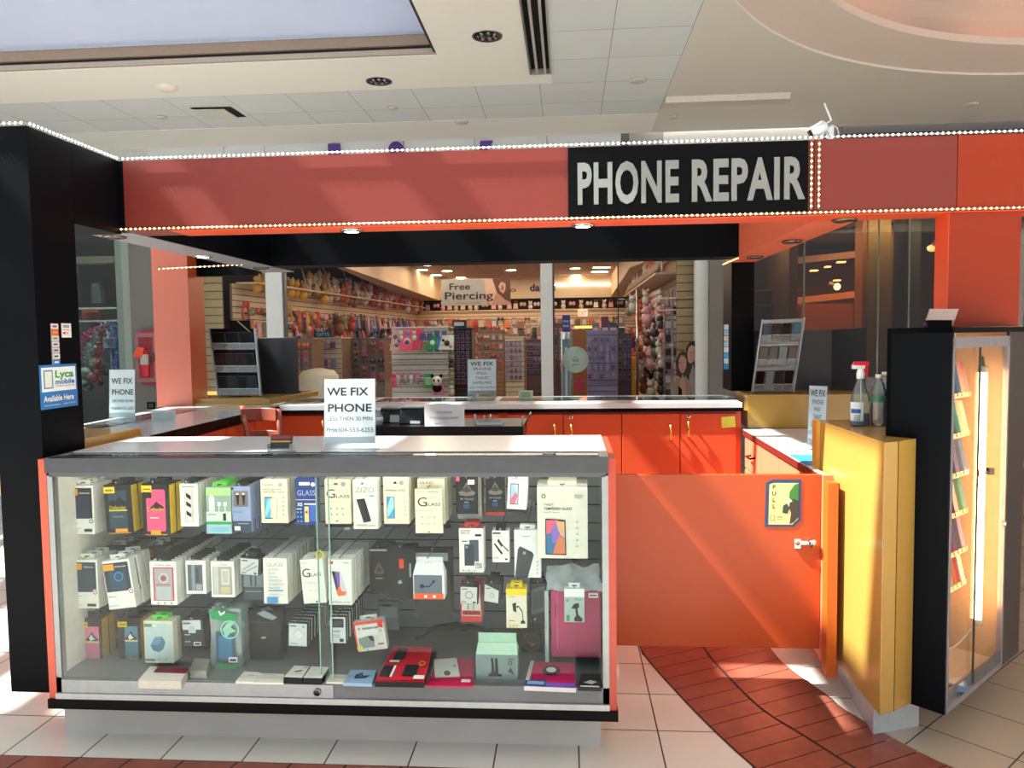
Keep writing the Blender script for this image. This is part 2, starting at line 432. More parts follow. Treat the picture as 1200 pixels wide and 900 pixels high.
# white storefront header and the wing walls
S = 9.0
HDR = mat('#d5dce0', .6, var=.01)
b = MB()
xs = [-5.2, -3.95, -3.37, -2.62, -1.6, -.55, .1, .70]
edges = [-5.0]+[aY(p, 175, S).x for p in (262, 310, 391, 473, 556, 641, 728)]
for a, c in zip(edges, edges[1:]): b.box(a+.004, c-.004, S, S+.1, 3.0, CE+.2, HDR)
b.box(-5.0, .72, S+.02, S+.1, 3.0, CE+.2, mat('#6a6f74', .6))
struct(b, 'wall_back')
b = MB(); b.box(.72, 1.1, S+.0, S+.3, 2.95, CE+.2, mat('#a9a9a6', .6)); b.box(1.1, 2.9, S-.02, S+.3, 2.95, CE+.14, CG)
struct(b, 'wall_back.001')
b = MB(); b.box(-9, -5.0, S+.02, S+.3, 2.95, CE+.2, mat('#c9cfd0', .7)); struct(b, 'wall_back.002')
b = MB(); p0 = aZ(985, 160, CE); p1 = aZ(1035, 148, CE)
b.box(3.1, 10.5, 9.1, 9.4, 2.95, CE+.14, mat('#6b6968', .6)); b.box(3.1, 10.5, 9.0, 9.1, CE-.05, CE+.1, mat('#504c4b', .5)); b.box(3.3, 10.5, 9.05, 9.1, CE-.22, CE-.09, mat('#8a8a8c', .5))
struct(b, 'wall_back.003')
# side walls of the concourse, well outside the frame
b = MB(); b.box(-9.3, -9.1, 0, 9, 0, CE+.1, mat('#d9dcd9', .6)); struct(b, 'wall_left')
b = MB(); b.box(10.5, 10.7, -3, 9, 0, CE+.1, mat('#cfc8bf', .6)); struct(b, 'wall_right')

# ceiling fittings
def downlight(x, y, r, name, label, z=CE, lit=False):
    t = thing('recessed_downlight', label, 'ceiling light', (x, y, z), group=None)
    b = MB(); b.lathe([(r, 0), (r+.012, -.006), (r+.012, 0), (r, .0)], (x, y, z), CHROME, 28); b.build('trim_ring', t)
    b = MB(); n = 28; vs = []
    for k, (rr, zz) in enumerate(((r, -.004), (r*.8, .0), (r*.55, .0))):
        for j in range(n): a = 2*math.pi*j/n; vs.append((x+rr*math.cos(a), y+rr*math.sin(a), z-.003-.001*k))
    b.add(vs, [(k*n+j, k*n+(j+1) % n, (k+1)*n+(j+1) % n, (k+1)*n+j) for k in range(2) for j in range(n)], mat('#77787a', .15, metal=1.), True)
    for j in range(14):
        a = 2*math.pi*j/14
        b.box(x+r*.62*math.cos(a)-.008, x+r*.62*math.cos(a)+.008, y+r*.5*math.sin(a)-.02, y+r*.5*math.sin(a)+.02, z-.008, z-.004, mat('#d9dadb' if j % 2 else '#141414', .2, metal=.5))
    b.build('reflector', t)
    b = MB(); b.disc((x, y, z-.0055), (0, 0, -1), r*.42, .002, mat('#1a1a1c' , .3)); b.build('bulb_well', t)
downlight(-.588, 5.92, .105, '', 'larger chrome recessed downlight beside the black slot in the ceiling')
downlight(-1.645, 6.83, .105, '', 'chrome recessed downlight in the cream soffit under the skylight edge')
b = MB(); b.lathe([(.09, 0), (.09, -.012), (.07, -.03), (.01, -.034)], (-3.56, 6.77, CE), mat('#e9e7da', .6), 24)
one(b, 'ceiling_speaker', 'round cream ceiling disc in the soffit at the left', 'ceiling fitting')
for (px, py, r, lab) in ((748, 94, .07, 'small white round sensor on the pale ceiling tiles right of the slot'), (190, 137, .05, 'small round sensor on the ceiling tile left of the open hatch'), (460, 126, .05, 'small white round sensor on the tiles above the red fascia'), (789, 137, .05, 'small round sensor on the grey drop ceiling over the sign'), (1138, 122, .06, 'small round sensor on the grey ceiling far right'), (541, 143, .07, 'tiny grey fitting on the ceiling edge left of centre')):
    p = aZ(px, py, CE); b = MB(); b.lathe([(r*1.1, 0), (r, -.012), (r*.5, -.016), (.01, -.016)], p, mat('#c8c8c2', .5), 20)
    one(b, 'ceiling_sensor', lab, 'ceiling sensor')
# open hatch in the tile ceiling
a, c, d = aZ(222, 126, CE), aZ(270, 125, CE), aZ(289, 137, CE)
b = MB(); e = a+(d-c)
b.quad([(p.x, p.y, CE-.0008) for p in (a, c, d, e)], mat('#0b0b0b', .9))
o_ = (.05, -.05)
b.hexa([(a.x-.02, a.y+.06, CE-.009), (c.x-.09, c.y+.06, CE-.009), (d.x-.09, d.y+.03, CE-.009), (e.x-.02, e.y+.03, CE-.009)], [(a.x-.02, a.y+.06, CE-.002), (c.x-.09, c.y+.06, CE-.002), (d.x-.09, d.y+.03, CE-.002), (e.x-.02, e.y+.03, CE-.002)], mat('#d8dbd6', .8))
one(b, 'ceiling_hatch', 'pale square ceiling hatch left ajar with a black gap along two sides', 'hatch')
# ------------------------------------------------------------------ kiosk frame
XL, XR = -1.93, 1.07          # inner faces of the side beams
YF0, YF1 = 3.27, 3.44         # front beam
YB = 4.93                     # inner face of the back beam
ZB, ZT = 2.01, 2.312
PINKO = mat('#e0552f', .35, var=.02)
ki = thing('kiosk_canopy', 'open overhead canopy frame of the kiosk in red orange and black', 'kiosk canopy', (-.4, 3.3, ZB))
b = MB()
sx0 = aY(666, 215, YF0).x; sx1 = aY(946, 210, YF0).x
seam = aY(1122, 200, YF0).x
b.box(XL, sx0-.001, YF0, YF1, ZB, ZT, FASCIA); b.box(sx0-.001, sx1+.03, YF0+.006, YF1, ZB, ZT, FASCIA); b.box(sx1+.03, seam-.002, YF0, YF1, ZB, ZT, FASCIA)
b.box(seam+.001, 3.2, YF0, YF1, ZB, ZT, FASCIA2); b.build('front_fascia', ki)
b = MB(); b.box(XL+.2, 3.2, YF0+.002, YF1, ZB-.004, ZB-.0005, PINKO); b.build('fascia_underside', ki)
b = MB(); b.box(XL, XR, YB, YB+.2, ZB, ZT, NAVY); b.build('back_beam', ki)
b = MB(); b.box(XL-.20, XL, YF0+.0, 5.35, ZB, ZT, NAVY); b.build('left_beam', ki)
b = MB(); b.box(XL-.2, XL, YF0+.05, 5.35, ZB-.004, ZB-.0005, mat('#8d8f95', .5)); b.build('left_underside', ki, label='grey underside of the left beam')
b = MB(); b.box(XR, XR+.19, YF1, 5.32, ZB, ZT, mat('#e8704e', .4)); b.build('right_beam', ki)
# left wing column and header
b = MB(); b.box(-2.125, XL-.02, 2.70, 2.95, .2, ZT, NAVY); one(b, 'wing_column', 'black left wing column with the Available Here sticker beside the front showcase', 'column', bev=.002)
b = MB(); b.box(-2.6, -2.125, 2.70, 2.95, 1.99, ZT, NAVY); b.box(-2.15, XL-.02, 2.95, YF0, 1.996, ZT, NAVY); b.build('wing_header', ki)
# right orange wall panel
b = MB(); b.box(1.555, aY(1197, 350, YF0).x, YF0+.015, 3.40, 1.542, ZB-.004, FASCIA2)
rpn = thing('front_column', 'wide red orange column under the right end of the fascia', 'column', (1.7, 3.35, 1.542)); b.build('panel_sheet', rpn)
b = MB(); b.box(1.552, 1.555, YF0+.016, 3.40, 1.542, ZB-.004, PINKO); b.build('panel_edge', rpn)
# rear columns
cl0 = aZ(190, 478, 1.1)
b = MB(); PB = mat('#d07a6a', .4, var=.01)
pA = aY(184, 470, 4.80); pB = aY(228, 470, 4.95); pC = aY(245, 470, 5.3)
b.hexa([(pA.x, 4.80, 1.1), (pB.x, 4.92, 1.1), (pC.x, 5.28, 1.1), (pA.x, 5.28, 1.1)], [(pA.x, 4.80, 2.3), (pB.x, 4.92, 2.3), (pC.x, 5.28, 2.3), (pA.x, 5.28, 2.3)], PB)
rcl = one(b, 'rear_column', 'salmon and orange rear left column of the kiosk', 'column')
nn = (Vector((pC.x, 5.28, 0))-Vector((pB.x, 4.92, 0))).cross(Vector((0, 0, 1))).normalized()*.001
b = MB(); b.quad([Vector((pB.x, 4.92, 1.1))+nn, Vector((pC.x, 5.28, 1.1))+nn, Vector((pC.x, 5.28, 2.3))+nn, Vector((pB.x, 4.92, 2.3))+nn], mat('#cf5a2a', .4)); b.build('orange_face', rcl)
b = MB(); q0 = aY(857, 400, 5.32).x; q1 = aY(883.5, 400, 5.32).x; b.box(q0, q1, 5.32, 5.6, 1.14, ZB, BLACK); one(b, 'rear_column', 'black rear right column of the kiosk behind the right phone rack', 'column')
b = MB(); b.box(pA.x, XL-.2, 5.12, 5.2, 1.97, ZT, NAVY); b.build('rear_header', ki)

# sign
sg = thing('kiosk_sign', 'black sign panel reading PHONE REPAIR in tall pale grey letters', 'sign', (0, YF0-.01, ZB))
b = MB(); b.box(sx0, sx1, YF0-.012, YF0+.004, ZB+.004, ZT-.004, BLACK); b.build('sign_panel', sg)
LET = mat('#7b7f7d', .35, var=.03)
l0, l1 = aY(677, 236, YF0), aY(795, 234, YF0); r0, r1 = aY(810, 234, YF0), aY(942, 230, YF0)
hz = aY(800, 190, YF0).z-aY(800, 235, YF0).z
b = MB(); zb = aY(800, 235.5, YF0).z
b.text('PHONE', (l0.x, YF0-.018, zb), hz, LET, w=l1.x-l0.x, bold=.032, depth=-.006, sp=1.09); b.build('lettering', sg)
b = MB(); b.text('REPAIR', (r0.x, YF0-.018, zb), hz, LET, w=r1.x-r0.x, bold=.032, depth=-.006, sp=1.09); b.build('lettering', sg)

# LED ropes
LEDW = mat('#f2f6ff', .5, emit=9); LEDY = mat('#ffc27a', .5, emit=7); STRIP = mat('#8a7f74', .5)
def led(p0, p1, m, label, name='led_light_strip', pitch=.0215, out=(0, -1, 0), r=.0052, grp=None):
    p0 = Vector(p0); p1 = Vector(p1); d = p1-p0; n = int(d.length/pitch); o = Vector(out)
    b = MB(); b.tube([p0, p1], .004, STRIP, n=6)
    for i in range(n):
        c = p0+d*((i+.5)/n)+o*.004
        b.add([c+Vector((0, 0, r)), c+Vector((r, 0, 0)), c+Vector((0, r, 0)), c-Vector((r, 0, 0)), c-Vector((0, r, 0)), c-Vector((0, 0, r))],
              [(0, 1, 2), (0, 2, 3), (0, 3, 4), (0, 4, 1), (5, 2, 1), (5, 3, 2), (5, 4, 3), (5, 1, 4)], m)
    return one(b, name, label, 'light strip', group=grp)
led((XL, YF0-.012, ZT+.006), (3.2, YF0-.012, ZT+.006), LEDW, 'cool white light strip along the top edge of the long front fascia')
led((XL-.012, 2.69, ZT+.006), (XL-.012, YF0-.02, ZT+.006), LEDW, 'cool white light strip running back along the top of the left black wing', out=(1, 0, 0))
led((-2.6, 2.69, ZT+.006), (XL-.02, 2.69, ZT+.006), LEDW, 'short cool white light strip on the front top edge of the left black column')
led((XL-.13, YF0-.01, ZB+.006), (3.2, YF0-.01, ZB+.006), LEDY, 'warm light strip along the bottom edge of the long front fascia')
led((sx1+.012, YF0-.012, ZB+.02), (sx1+.012, YF0-.012, ZT-.01), LEDY, 'left upright warm light strip of the pair at the end of the black sign')
led((sx1+.042, YF0-.012, ZB+.02), (sx1+.042, YF0-.012, ZT-.01), LEDY, 'right upright warm light strip of the pair at the end of the black sign')
u0 = aY(184, 315.5, 4.78); u1 = aY(286, 310, 4.78)
led(u0, u1, LEDY, 'warm light strip crossing in front of the salmon rear column', pitch=.03)
u0 = aY(847, 310, 5.3); u1 = aY(866, 302, 5.0)
led(u0, u1, LEDY, 'short warm light strip at the back of the right beam', pitch=.02)

# canopy downlights
def can(px, py, lit, lab, z=ZB, r=.035):
    p = aZ(px, py, z-.004); t = thing('canopy_downlight', lab, 'downlight', (p.x, p.y, z-.005))
    b = MB(); b.lathe([(r*1.5, 0), (r*1.45, -.008), (r, -.012), (r*.9, -.004)], (p.x, p.y, z-.004), CHROME if lit else mat('#8a7a6c', .2, metal=.9), 20); b.build('bezel', t)
    b = MB(); b.disc((p.x, p.y, z-.012), (0, 0, -1), r*.88, .003, mat('#fff0cf', .4, emit=14) if lit else mat('#3a3129', .3)); b.build('lens', t)
can(412, 269, True, 'lit downlight under the red fascia left of centre')
can(683, 263, True, 'lit downlight under the fascia below the start of the sign')
can(990, 257, False, 'unlit downlight under the fascia right of the sign')
can(928, 282.5, False, 'unlit downlight midway along the right orange beam')
can(885, 301, False, 'unlit downlight at the far end of the right orange beam')
can(134, 277, False, 'unlit downlight at the near end of the left beam')
can(238, 299.5, True, 'lit downlight midway along the left grey beam underside')
can(306, 313.5, False, 'unlit downlight at the far end of the left beam')

# wifi camera on the canopy
c0 = aY(972, 152, YF0+.02)
t = thing('security_camera', 'small white security camera with antenna on top of the canopy', 'camera', (c0.x, YF0+.05, ZT))
WC = mat('#c9d4d6', .35)
b = MB(); a0, a1 = aY(950, 156, YF0+.02), aY(967, 147, YF0+.02); b.tube([a0, a1], .024, WC, n=14); dd = (a1-a0).normalized()
b.build('camera_body', t)
b = MB(); b.hexa([aY(946, 154, YF0-.02), aY(964, 143, YF0-.02), aY(964, 143, YF0+.06), aY(946, 154, YF0+.06)], [aY(945, 152, YF0-.02), aY(963, 141, YF0-.02), aY(963, 141, YF0+.06), aY(945, 152, YF0+.06)], WC); b.build('sun_shield', t)
b = MB(); b.disc(a0-dd*.001, -dd, .02, .004, mat('#23282a', .2)); b.build('lens', t)
b = MB(); b.tube([aY(966, 146, YF0+.02), aY(974, 141, YF0+.02), aY(966, 121, YF0+.02)], .0045, WC, n=6); b.build('antenna', t)
b = MB(); b.tube([aY(965, 152, YF0+.02), aY(969, 156, YF0+.02), (aY(969, 156, YF0+.02).x, YF0+.04, ZT)], .009, mat('#8b9496', .4), n=8); b.build('bracket', t)
b = MB(); b.tube([aY(971, 150, YF0+.03), aY(976, 147, YF0+.03), aY(981, 150, YF0+.03), aY(983, 156, YF0+.03), aY(982, 161, YF0+.03)], .0022, WC, n=5); b.build('cable', t)

# ------------------------------------------------------------------ front showcase
X0, X1, Y0, Y1 = -1.905, .135, 2.65, 3.24
CT_ = 1.105; DZ = .285
sh = thing('display_case', 'long glass front showcase full of boxed phone accessories on a pale plinth', 'display case', ((X0+X1)/2, Y0, 0))
RED = mat('#c64a30', .35, var=.02)
b = MB(); b.box(X0-.028, X0, Y0-.002, Y1, .19, CT_-.005, RED); b.build('end_panel', sh, label='thin red end panel on the left')
b = MB(); b.box(X1, X1+.026, Y0-.002, Y1, .19, CT_-.005, mat('#a8351f', .35)); b.build('end_panel', sh, label='thin red end panel on the right')
b = MB(); b.box(X0-.03, X1+.03, Y0-.012, Y1, .17, .205, BLACK); b.build('base_trim', sh, label='black trim under the glass')
b = MB(); b.box(-1.975, .11, 2.785, Y1, 0, .17, mat('#bdbab6', .5, var=.06, scale=6)); b.build('plinth', sh, label='pale recessed plinth')
b = MB(); b.box(X0, X1, Y0, Y1-.02, .205, DZ, mat('#66696b', .5)); b.build('deck', sh)
b = MB(); b.box(X0, X1, Y0-.01, Y0+.05, 1.052, CT_, ALU_D); b.box(X0+.01, X1-.01, Y0+.0, Y0+.04, 1.036, 1.052, mat('#55595d', .4, metal=.7))
b.box(X0, X1, Y1-.06, Y1, 1.05, CT_, ALU); b.build('top_rail', sh)
b = MB(); b.box(X0, X0+.022, Y0, Y0+.03, .205, 1.04, mat('#8e9295', .4, metal=.6)); b.build('corner_post', sh)
b = MB(); b.box(X1-.022, X1, Y0, Y0+.03, .205, 1.04, mat('#8e9295', .4, metal=.6)); b.build('corner_post', sh)
b = MB(); b.box(X0, X1, Y0-.01, Y0+.006, .207, .228, mat('#a9acac', .35, metal=.4)); b.build('bottom_rail', sh)
xm = aY(379, 700, Y0).x
lk = aY(372.5, 808, Y0)
b = MB(); b.box(X0+.022, xm+.028, Y0-.004, Y0+.006, .229, .278, mat('#92979b', .4, metal=.5)); dr = b.build('sliding_frame', sh)
b = MB(); b.disc((lk.x, Y0-.004, .252), (0, -1, 0), .013, .008, mat('#8f8a83', .2, metal=1.)); b.disc((lk.x, Y0-.012, .252), (0, -1, 0), .009, .004, mat('#3a3735', .3, metal=.8)); b.build('lock', dr)
b = MB(); b.box(xm-.005, X1-.022, Y0+.012, Y0+.022, .229, .272, mat('#908e8b', .4, metal=.5)); b.build('sliding_frame', sh)
b = MB(); b.box(X0+.022, xm+.026, Y0-.001, Y0+.004, .278, 1.04, GLASS); b.build('glass_door', sh)
b = MB(); b.box(xm-.02, X1-.022, Y0+.015, Y0+.020, .272, 1.04, GLASS); b.build('glass_door', sh)
# glass edges (green)
b = MB(); b.box(xm+.026, xm+.029, Y0-.002, Y0+.006, .278, 1.04, mat('#7ea39c', .2)); b.box(xm-.023, xm-.02, Y0+.012, Y0+.022, .272, 1.04, mat('#7ea39c', .2)); b.build('glass_edge', sh)
b = MB(); b.box(X0+.01, X1-.01, Y0+.05, Y1-.06, CT_-.012, CT_-.004, GLASS_TOP); b.build('glass_top', sh)
LAM = mat('#d9dde0', .16, var=.02)
yb0 = aZ(400, 529, CT_).y
b = MB(); b.box(X0, X1, yb0, Y1, CT_-.002, CT_+.001, LAM); b.box(X0, X0+.012, Y0, yb0, CT_-.004, CT_+.001, ALU); b.box(X1-.03, X1, Y0, yb0, CT_-.004, CT_+.001, ALU); b.build('top_band', sh, label='pale band along the back of the case top')
# slatwall inside
SLW = mat('#98a2a8', .45, var=.03); SLR = mat('#6a3a33', .4)
b = MB(); b.box(X0, X1, 3.19, 3.2, DZ, 1.05, mat('#1b1b1c', .8))
z = DZ; k = 0
while z < 1.04:
    b.box(X0, X1, 3.182, 3.192, z+.004, min(z+.0735, 1.05), SLW); z += .0765
b.build('slatwall_back', sh)
b = MB(); b.box(X0, X0+.006, Y0+.03, 3.18, DZ, 1.05, mat('#dcd9cf', .5)); b.build('side_panel', sh)
b = MB(); b.box(X1-.006, X1, Y0+.03, 3.18, DZ, 1.05, mat('#cfd2cf', .5)); b.build('side_panel', sh)
# glowing tube behind the top rail of the showcase
b = MB(); b.tube([(X0+.06, Y0+.075, 1.072), (X1-.06, Y0+.075, 1.072)], .008, mat('#fff2dc', .5, emit=9), n=8); b.build('lamp_tube', sh)

# ------------------------------------------------------------------ back counter with orange doors
YC = 4.88
xl, xr = -1.9, aY(869, 500, YC).x
bc = thing('back_counter', 'long back counter with orange doors under a glass showcase top', 'counter', ((xl+xr)/2, YC, 0))
b = MB(); b.box(xl, xr, YC+.02, 5.5, .1, 1.045, ORANGE_D); b.box(xl, xr, YC+.1, 5.5, 0, .1, BLACK); b.build('cabinet_body', bc)
b = MB(); b.box(xl, xr+.0, YC-.02, YC+.02, 1.045, 1.068, BLACK); b.build('edge_strip', bc)
b = MB(); b.box(xl, xr, YC-.02, YC+.22, 1.068, 1.1, mat('#ccd2d4', .2, var=.02)); b.box(xl, xr, 5.44, 5.5, 1.06, 1.1, ALU)
for px in (352, 443, 583, 862): 
    xx = aZ(px, 468, 1.1).x; b.box(xx-.02, xx+.02, YC+.22, 5.44, 1.07, 1.1, ALU)
b.build('top_frame', bc)
b = MB(); b.box(xl, xr, YC+.22, 5.44, 1.06, 1.064, mat('#8fa6a6', .4)); b.build('showcase_floor', bc)
b = MB(); b.box(xl, xr, YC+.22, 5.44, 1.094, 1.099, GLASS_TOP); b.build('glass_top', bc)
def door(x0, x1, hx, side, lockx=None, hin=None):
    b = MB(); b.box(x0+.003, x1-.003, YC, YC+.02, .14, 1.03, ORANGE); d = b.build('door', bc, bev=.002)
    if hx:
        a = aY(*hx, YC-.03)
        b = MB(); b.tube([(a.x, YC, a.z), (a.x, YC-.028, a.z-.004), (a.x+side*.0, YC-.028, a.z-.095), (a.x+side*.0, YC, a.z-.1)], .0075, BRASS, n=8); b.build('handle', d)
    if lockx:
        a = aY(*lockx, YC); b = MB(); b.disc((a.x, YC, a.z), (0, -1, 0), .014, .008, STEEL); b.disc((a.x, YC-.008, a.z), (0, -1, 0), .006, .003, BLACK); b.build('lock', d)
    return d
ex = [aY(p, 500, YC).x for p in (322, 395, 470, 536, 586, 660, 728.5, 797, 869)]
door(xl+.0, ex[0], None, 0); door(ex[0], ex[1], (378, 493), 0); door(ex[1], ex[2], None, 0); door(ex[2], ex[3], None, 0)
door(ex[3], ex[4], None, 0)
door(aY(593.5, 500, YC).x, ex[5], (650, 497), 0); door(ex[5], ex[6], (669.5, 497), 0, (669, 489))
door(ex[6], ex[7], (786, 498), 0); door(ex[7], ex[8]-.03, (807, 494), 0, (807, 487.5))
# yellow note
a = aY(846, 488, YC); c = aY(862, 501, YC); NOTE = mat('#d3dd4e', .6)
b = MB(); b.hexa([(a.x, YC-.002, c.z-.003), (c.x, YC-.006, c.z+.004), (c.x, YC-.004, c.z+.004), (a.x, YC, c.z-.003)], [(a.x-.004, YC-.003, a.z-.004), (c.x-.006, YC-.003, a.z+.002), (c.x-.006, YC, a.z+.002), (a.x-.004, YC, a.z-.004)], NOTE)
one(b, 'sticky_note', 'small yellow green sticky note on the rightmost orange door', 'sticky note')

# ------------------------------------------------------------------ left counter
lc = thing('left_counter', 'left side counter with a glassy white top and orange doors', 'counter', (-2.2, 4.1, 0))
LAMB = mat('#c5ccd2', .12, var=.02, coat=.3)
yl0, yl1 = 3.34, 4.80
b = MB(); b.prism([(-2.50, yl0), (-1.90, yl0), (-1.885, 4.95), (-2.62, 4.95)], 1.075, 1.10, LAMB); b.build('counter_top', lc)
b = MB(); b.prism([(-1.90, yl0), (-1.893, yl0), (-1.878, 4.95), (-1.885, 4.95)], 1.05, 1.098, BLACK); b.build('edge_strip', lc)
b = MB(); b.prism([(-2.50, yl0), (-1.93, yl0), (-1.915, 4.95), (-2.62, 4.95)], .1, 1.075, ORANGE_D); b.build('cabinet_body', lc)
for i in range(4):
    y0 = yl0+.02+i*.39; b = MB(); b.box(-1.925, -1.903, y0, y0+.38, .14, 1.04, ORANGE); d = b.build('door', lc, bev=.002)
b = MB(); b.box(-2.48, -2.30, yl0+.05, 4.72, 1.1005, 1.103, GLASS_TOP); b.build('glass_inlay', lc)
# yellow slabs
def slab(pts, z0, z1, lab):
    b = MB(); b.prism(pts, z0, z1, YELLOW); return one(b, 'yellow_riser', lab, 'riser', bev=.003)
slab([(-2.42, 2.96), (-1.955, 2.96), (-1.93, 3.33), (-2.42, 3.33)], 1.06, 1.135, 'low yellow riser on the left counter beside the black column')
slab([(-2.42, 2.955), (-1.958, 2.955), (-1.94, 3.245), (-2.42, 3.245)], .9, 1.058, 'yellow block under the riser beside the black column')
sA, sB, sC = aZ(236, 463, 1.135), aZ(321, 462.5, 1.135), aZ(368, 457, 1.135)
slab([(sA.x-.1, 5.0), (-1.97, 4.93), (-1.90, 5.72), (sA.x-.2, 5.72)], 1.1, 1.14, 'low yellow riser under the left phone rack on the back corner')

# ------------------------------------------------------------------ right counter
rc = thing('right_counter', 'lower right counter with white top and orange drawers', 'counter', (1.3, 4.1, 0))
b = MB(); b.prism([(1.055, 3.2), (1.083, 3.2), (1.083, 3.51), (1.56, 3.51), (1.6, 4.9), (1.09, 4.9)], .905, .93, mat('#d6d9da', .2)); b.build('counter_top', rc)
b = MB(); b.prism([(1.050, 3.2), (1.056, 3.2), (1.091, 4.9), (1.085, 4.9)], .895, .928, mat('#6a2018', .4)); b.build('edge_strip', rc, label='dark red front edge')
b = MB(); b.prism([(1.08, 3.51), (1.5, 3.51), (1.55, 4.88), (1.112, 4.88)], .1, .905, mat('#ef7a5a', .35)); b.build('cabinet_body', rc)
def xface(y): return 1.08+(y-3.2)/1.68*.032-.02
SAL = mat('#f07c5c', .3, var=.01)  # salmon of drawers and body: door orange with sun brightness put in
for y0, y1, z0, z1, hd in ((4.42, 4.83, .70, .885, True), (4.42, 4.83, .14, .69, False), (4.02, 4.41, .14, .885, False), (3.62, 4.01, .14, .885, False), (3.22, 3.61, .14, .885, False)):
    b = MB(); b.prism([(xface(y0), y0), (xface(y0)+.018, y0), (xface(y1)+.018, y1), (xface(y1), y1)], z0, z1, SAL); d = b.build('drawer' if hd else 'door', rc, bev=.002)
    if hd:
        ym = 4.6; x = xface(ym); b = MB(); b.tube([(x, ym-.05, .80), (x-.03, ym-.05, .795), (x-.03, ym+.05, .795), (x, ym+.05, .80)], .006, mat('#2b1a12', .3, metal=.8), n=6); b.build('handle', d)
# papers and blue mat
b = MB(); b.prism([(1.065, 3.515), (1.4, 3.515), (1.4, 3.78), (1.075, 3.82)], .9305, .934, mat('#2f8fc6', .4)); one(b, 'blue_mat', 'blue work mat on the right counter beside the gate', 'mat')
b = MB(); b.prism([(1.12, 3.80), (1.45, 3.75), (1.47, 4.2), (1.13, 4.15)], .9345, .940, mat('#cdd6dc', .4)); one(b, 'paper_sheet', 'white papers lying on the right counter beyond the blue mat', 'papers')
b = MB(); b.tube([(1.21, 3.92, .944), (1.36, 4.0, .944)], .004, BLACK, n=6); b.tube([(1.205, 3.917, .944), (1.213, 3.921, .944)], .0025, STEEL, n=6); one(b, 'pen', 'black pen lying on the papers of the right counter', 'pen')
# yellow riser wall behind the right counter
b = MB(); b.prism([(1.125, 4.92), (1.93, 4.92), (1.93, 5.42), (1.16, 5.42)], .93, 1.142, YELLOW)
one(b, 'yellow_riser', 'wide yellow riser behind the right counter under the right phone rack', 'riser', bev=.003)

# ------------------------------------------------------------------ gate
GY = 3.2
g0 = aY(720, 556, GY); g1 = aY(962.5, 560, GY)
gt = thing('kiosk_gate', 'wide plain orange half gate with a PULL sticker', 'gate', (g0.x, GY, .2))
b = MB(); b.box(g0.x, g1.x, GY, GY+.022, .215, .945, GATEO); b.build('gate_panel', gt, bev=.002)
p = aY(940, 637, GY-.02)
b = MB(); b.box(p.x-.028, p.x-.004, GY-.012, GY, p.z-.022, p.z+.016, CHROME); b.box(p.x-.004, p.x+.034, GY-.008, GY-.001, p.z-.008, p.z+.008, STEEL)
b.disc((p.x-.016, GY-.012, p.z), (0, -1, 0), .009, .006, mat('#b39a62', .25, metal=1.)); b.disc((p.x+.044, GY-.002, p.z), (0, -1, 0), .016, .024, CHROME)
b.disc((p.x+.044, GY-.026, p.z), (0, -1, 0), .008, .01, STEEL); b.build('latch', gt, label='chrome latch')
for zz in (.86, .72, .34):
    b = MB(); b.tube([(g0.x-.012, GY-.004, zz-.03), (g0.x-.012, GY-.004, zz+.03)], .008, BLACK, n=8); b.build('hinge', gt)
pp = thing('gate_post', 'narrow orange gate post between the gate and the yellow block', 'post', (1.05, GY-.04, .17))
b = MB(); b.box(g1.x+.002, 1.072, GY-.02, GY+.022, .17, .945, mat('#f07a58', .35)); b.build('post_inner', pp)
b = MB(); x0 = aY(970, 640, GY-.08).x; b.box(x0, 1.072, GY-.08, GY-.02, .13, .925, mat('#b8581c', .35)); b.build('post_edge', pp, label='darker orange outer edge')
# sticker PULL
s0 = aY(896.5, 562, GY-.001); s1 = aY(938.5, 617.5, GY-.001); w = s1.x-s0.x; h = s0.z-s1.z; x, z = s0.x, s1.z
SB = mat('#1e3f66', .4); SY = mat('#dccb8c', .4)
def stk(b, fr, m, dy):
    b.quad([(x+u*w, GY-dy, z+v*h) for u, v in fr], m)
st = MB()
st.prismY([(x+u*w, z+v*h) for u, v in ((0, 0), (.8, 0), (1, .14), (1, 1), (.2, 1), (.03, .93))], GY-.0022, GY-.0006, SB)
stk(st, [(.10, .05), (.76, .05), (.92, .17), (.92, .93), (.24, .93), (.12, .9)], SY, .0026)
for i, ch in enumerate('PULL'): st.text(ch, (x+.25*w, GY-.003, z+h*(.80-.135*i)), h*.085, mat('#17243c', .5), bold=.02, align='c')
stk(st, [(.92, .3), (.92, .92), (.82, .9), (.68, .75), (.66, .6), (.78, .5)], mat('#2f7a2c', .4), .0030)
stk(st, [(.68, .06), (.80, .10), (.92, .2), (.92, .55), (.80, .60), (.70, .55), (.66, .42), (.72, .3)], mat('#3a3428', .5), .0033)
stk(st, [(.48, .30), (.62, .28), (.68, .4), (.60, .5), (.50, .45)], mat('#2e3b35', .4), .0036)
stk(st, [(.58, .5), (.66, .62), (.76, .54)], mat('#e9e2cf', .4), .0038)
st.text('Lyca', (x+.32*w, GY-.003, z+h*.2), h*.045, mat('#3d7a2e', .5), bold=.02); st.text('mobile', (x+.32*w, GY-.003, z+h*.145), h*.035, mat('#2a5a9a', .5))
b_ = [(.15, .13), (.27, .13), (.27, .25), (.15, .25)]; stk(st, b_, mat('#3d6a3e', .5), .0029); stk(st, [(.165, .14), (.255, .14), (.255, .24), (.165, .24)], SY, .0031)
one(st, 'gate_sticker', 'blue and cream PULL sticker at the upper right of the orange gate', 'sticker')

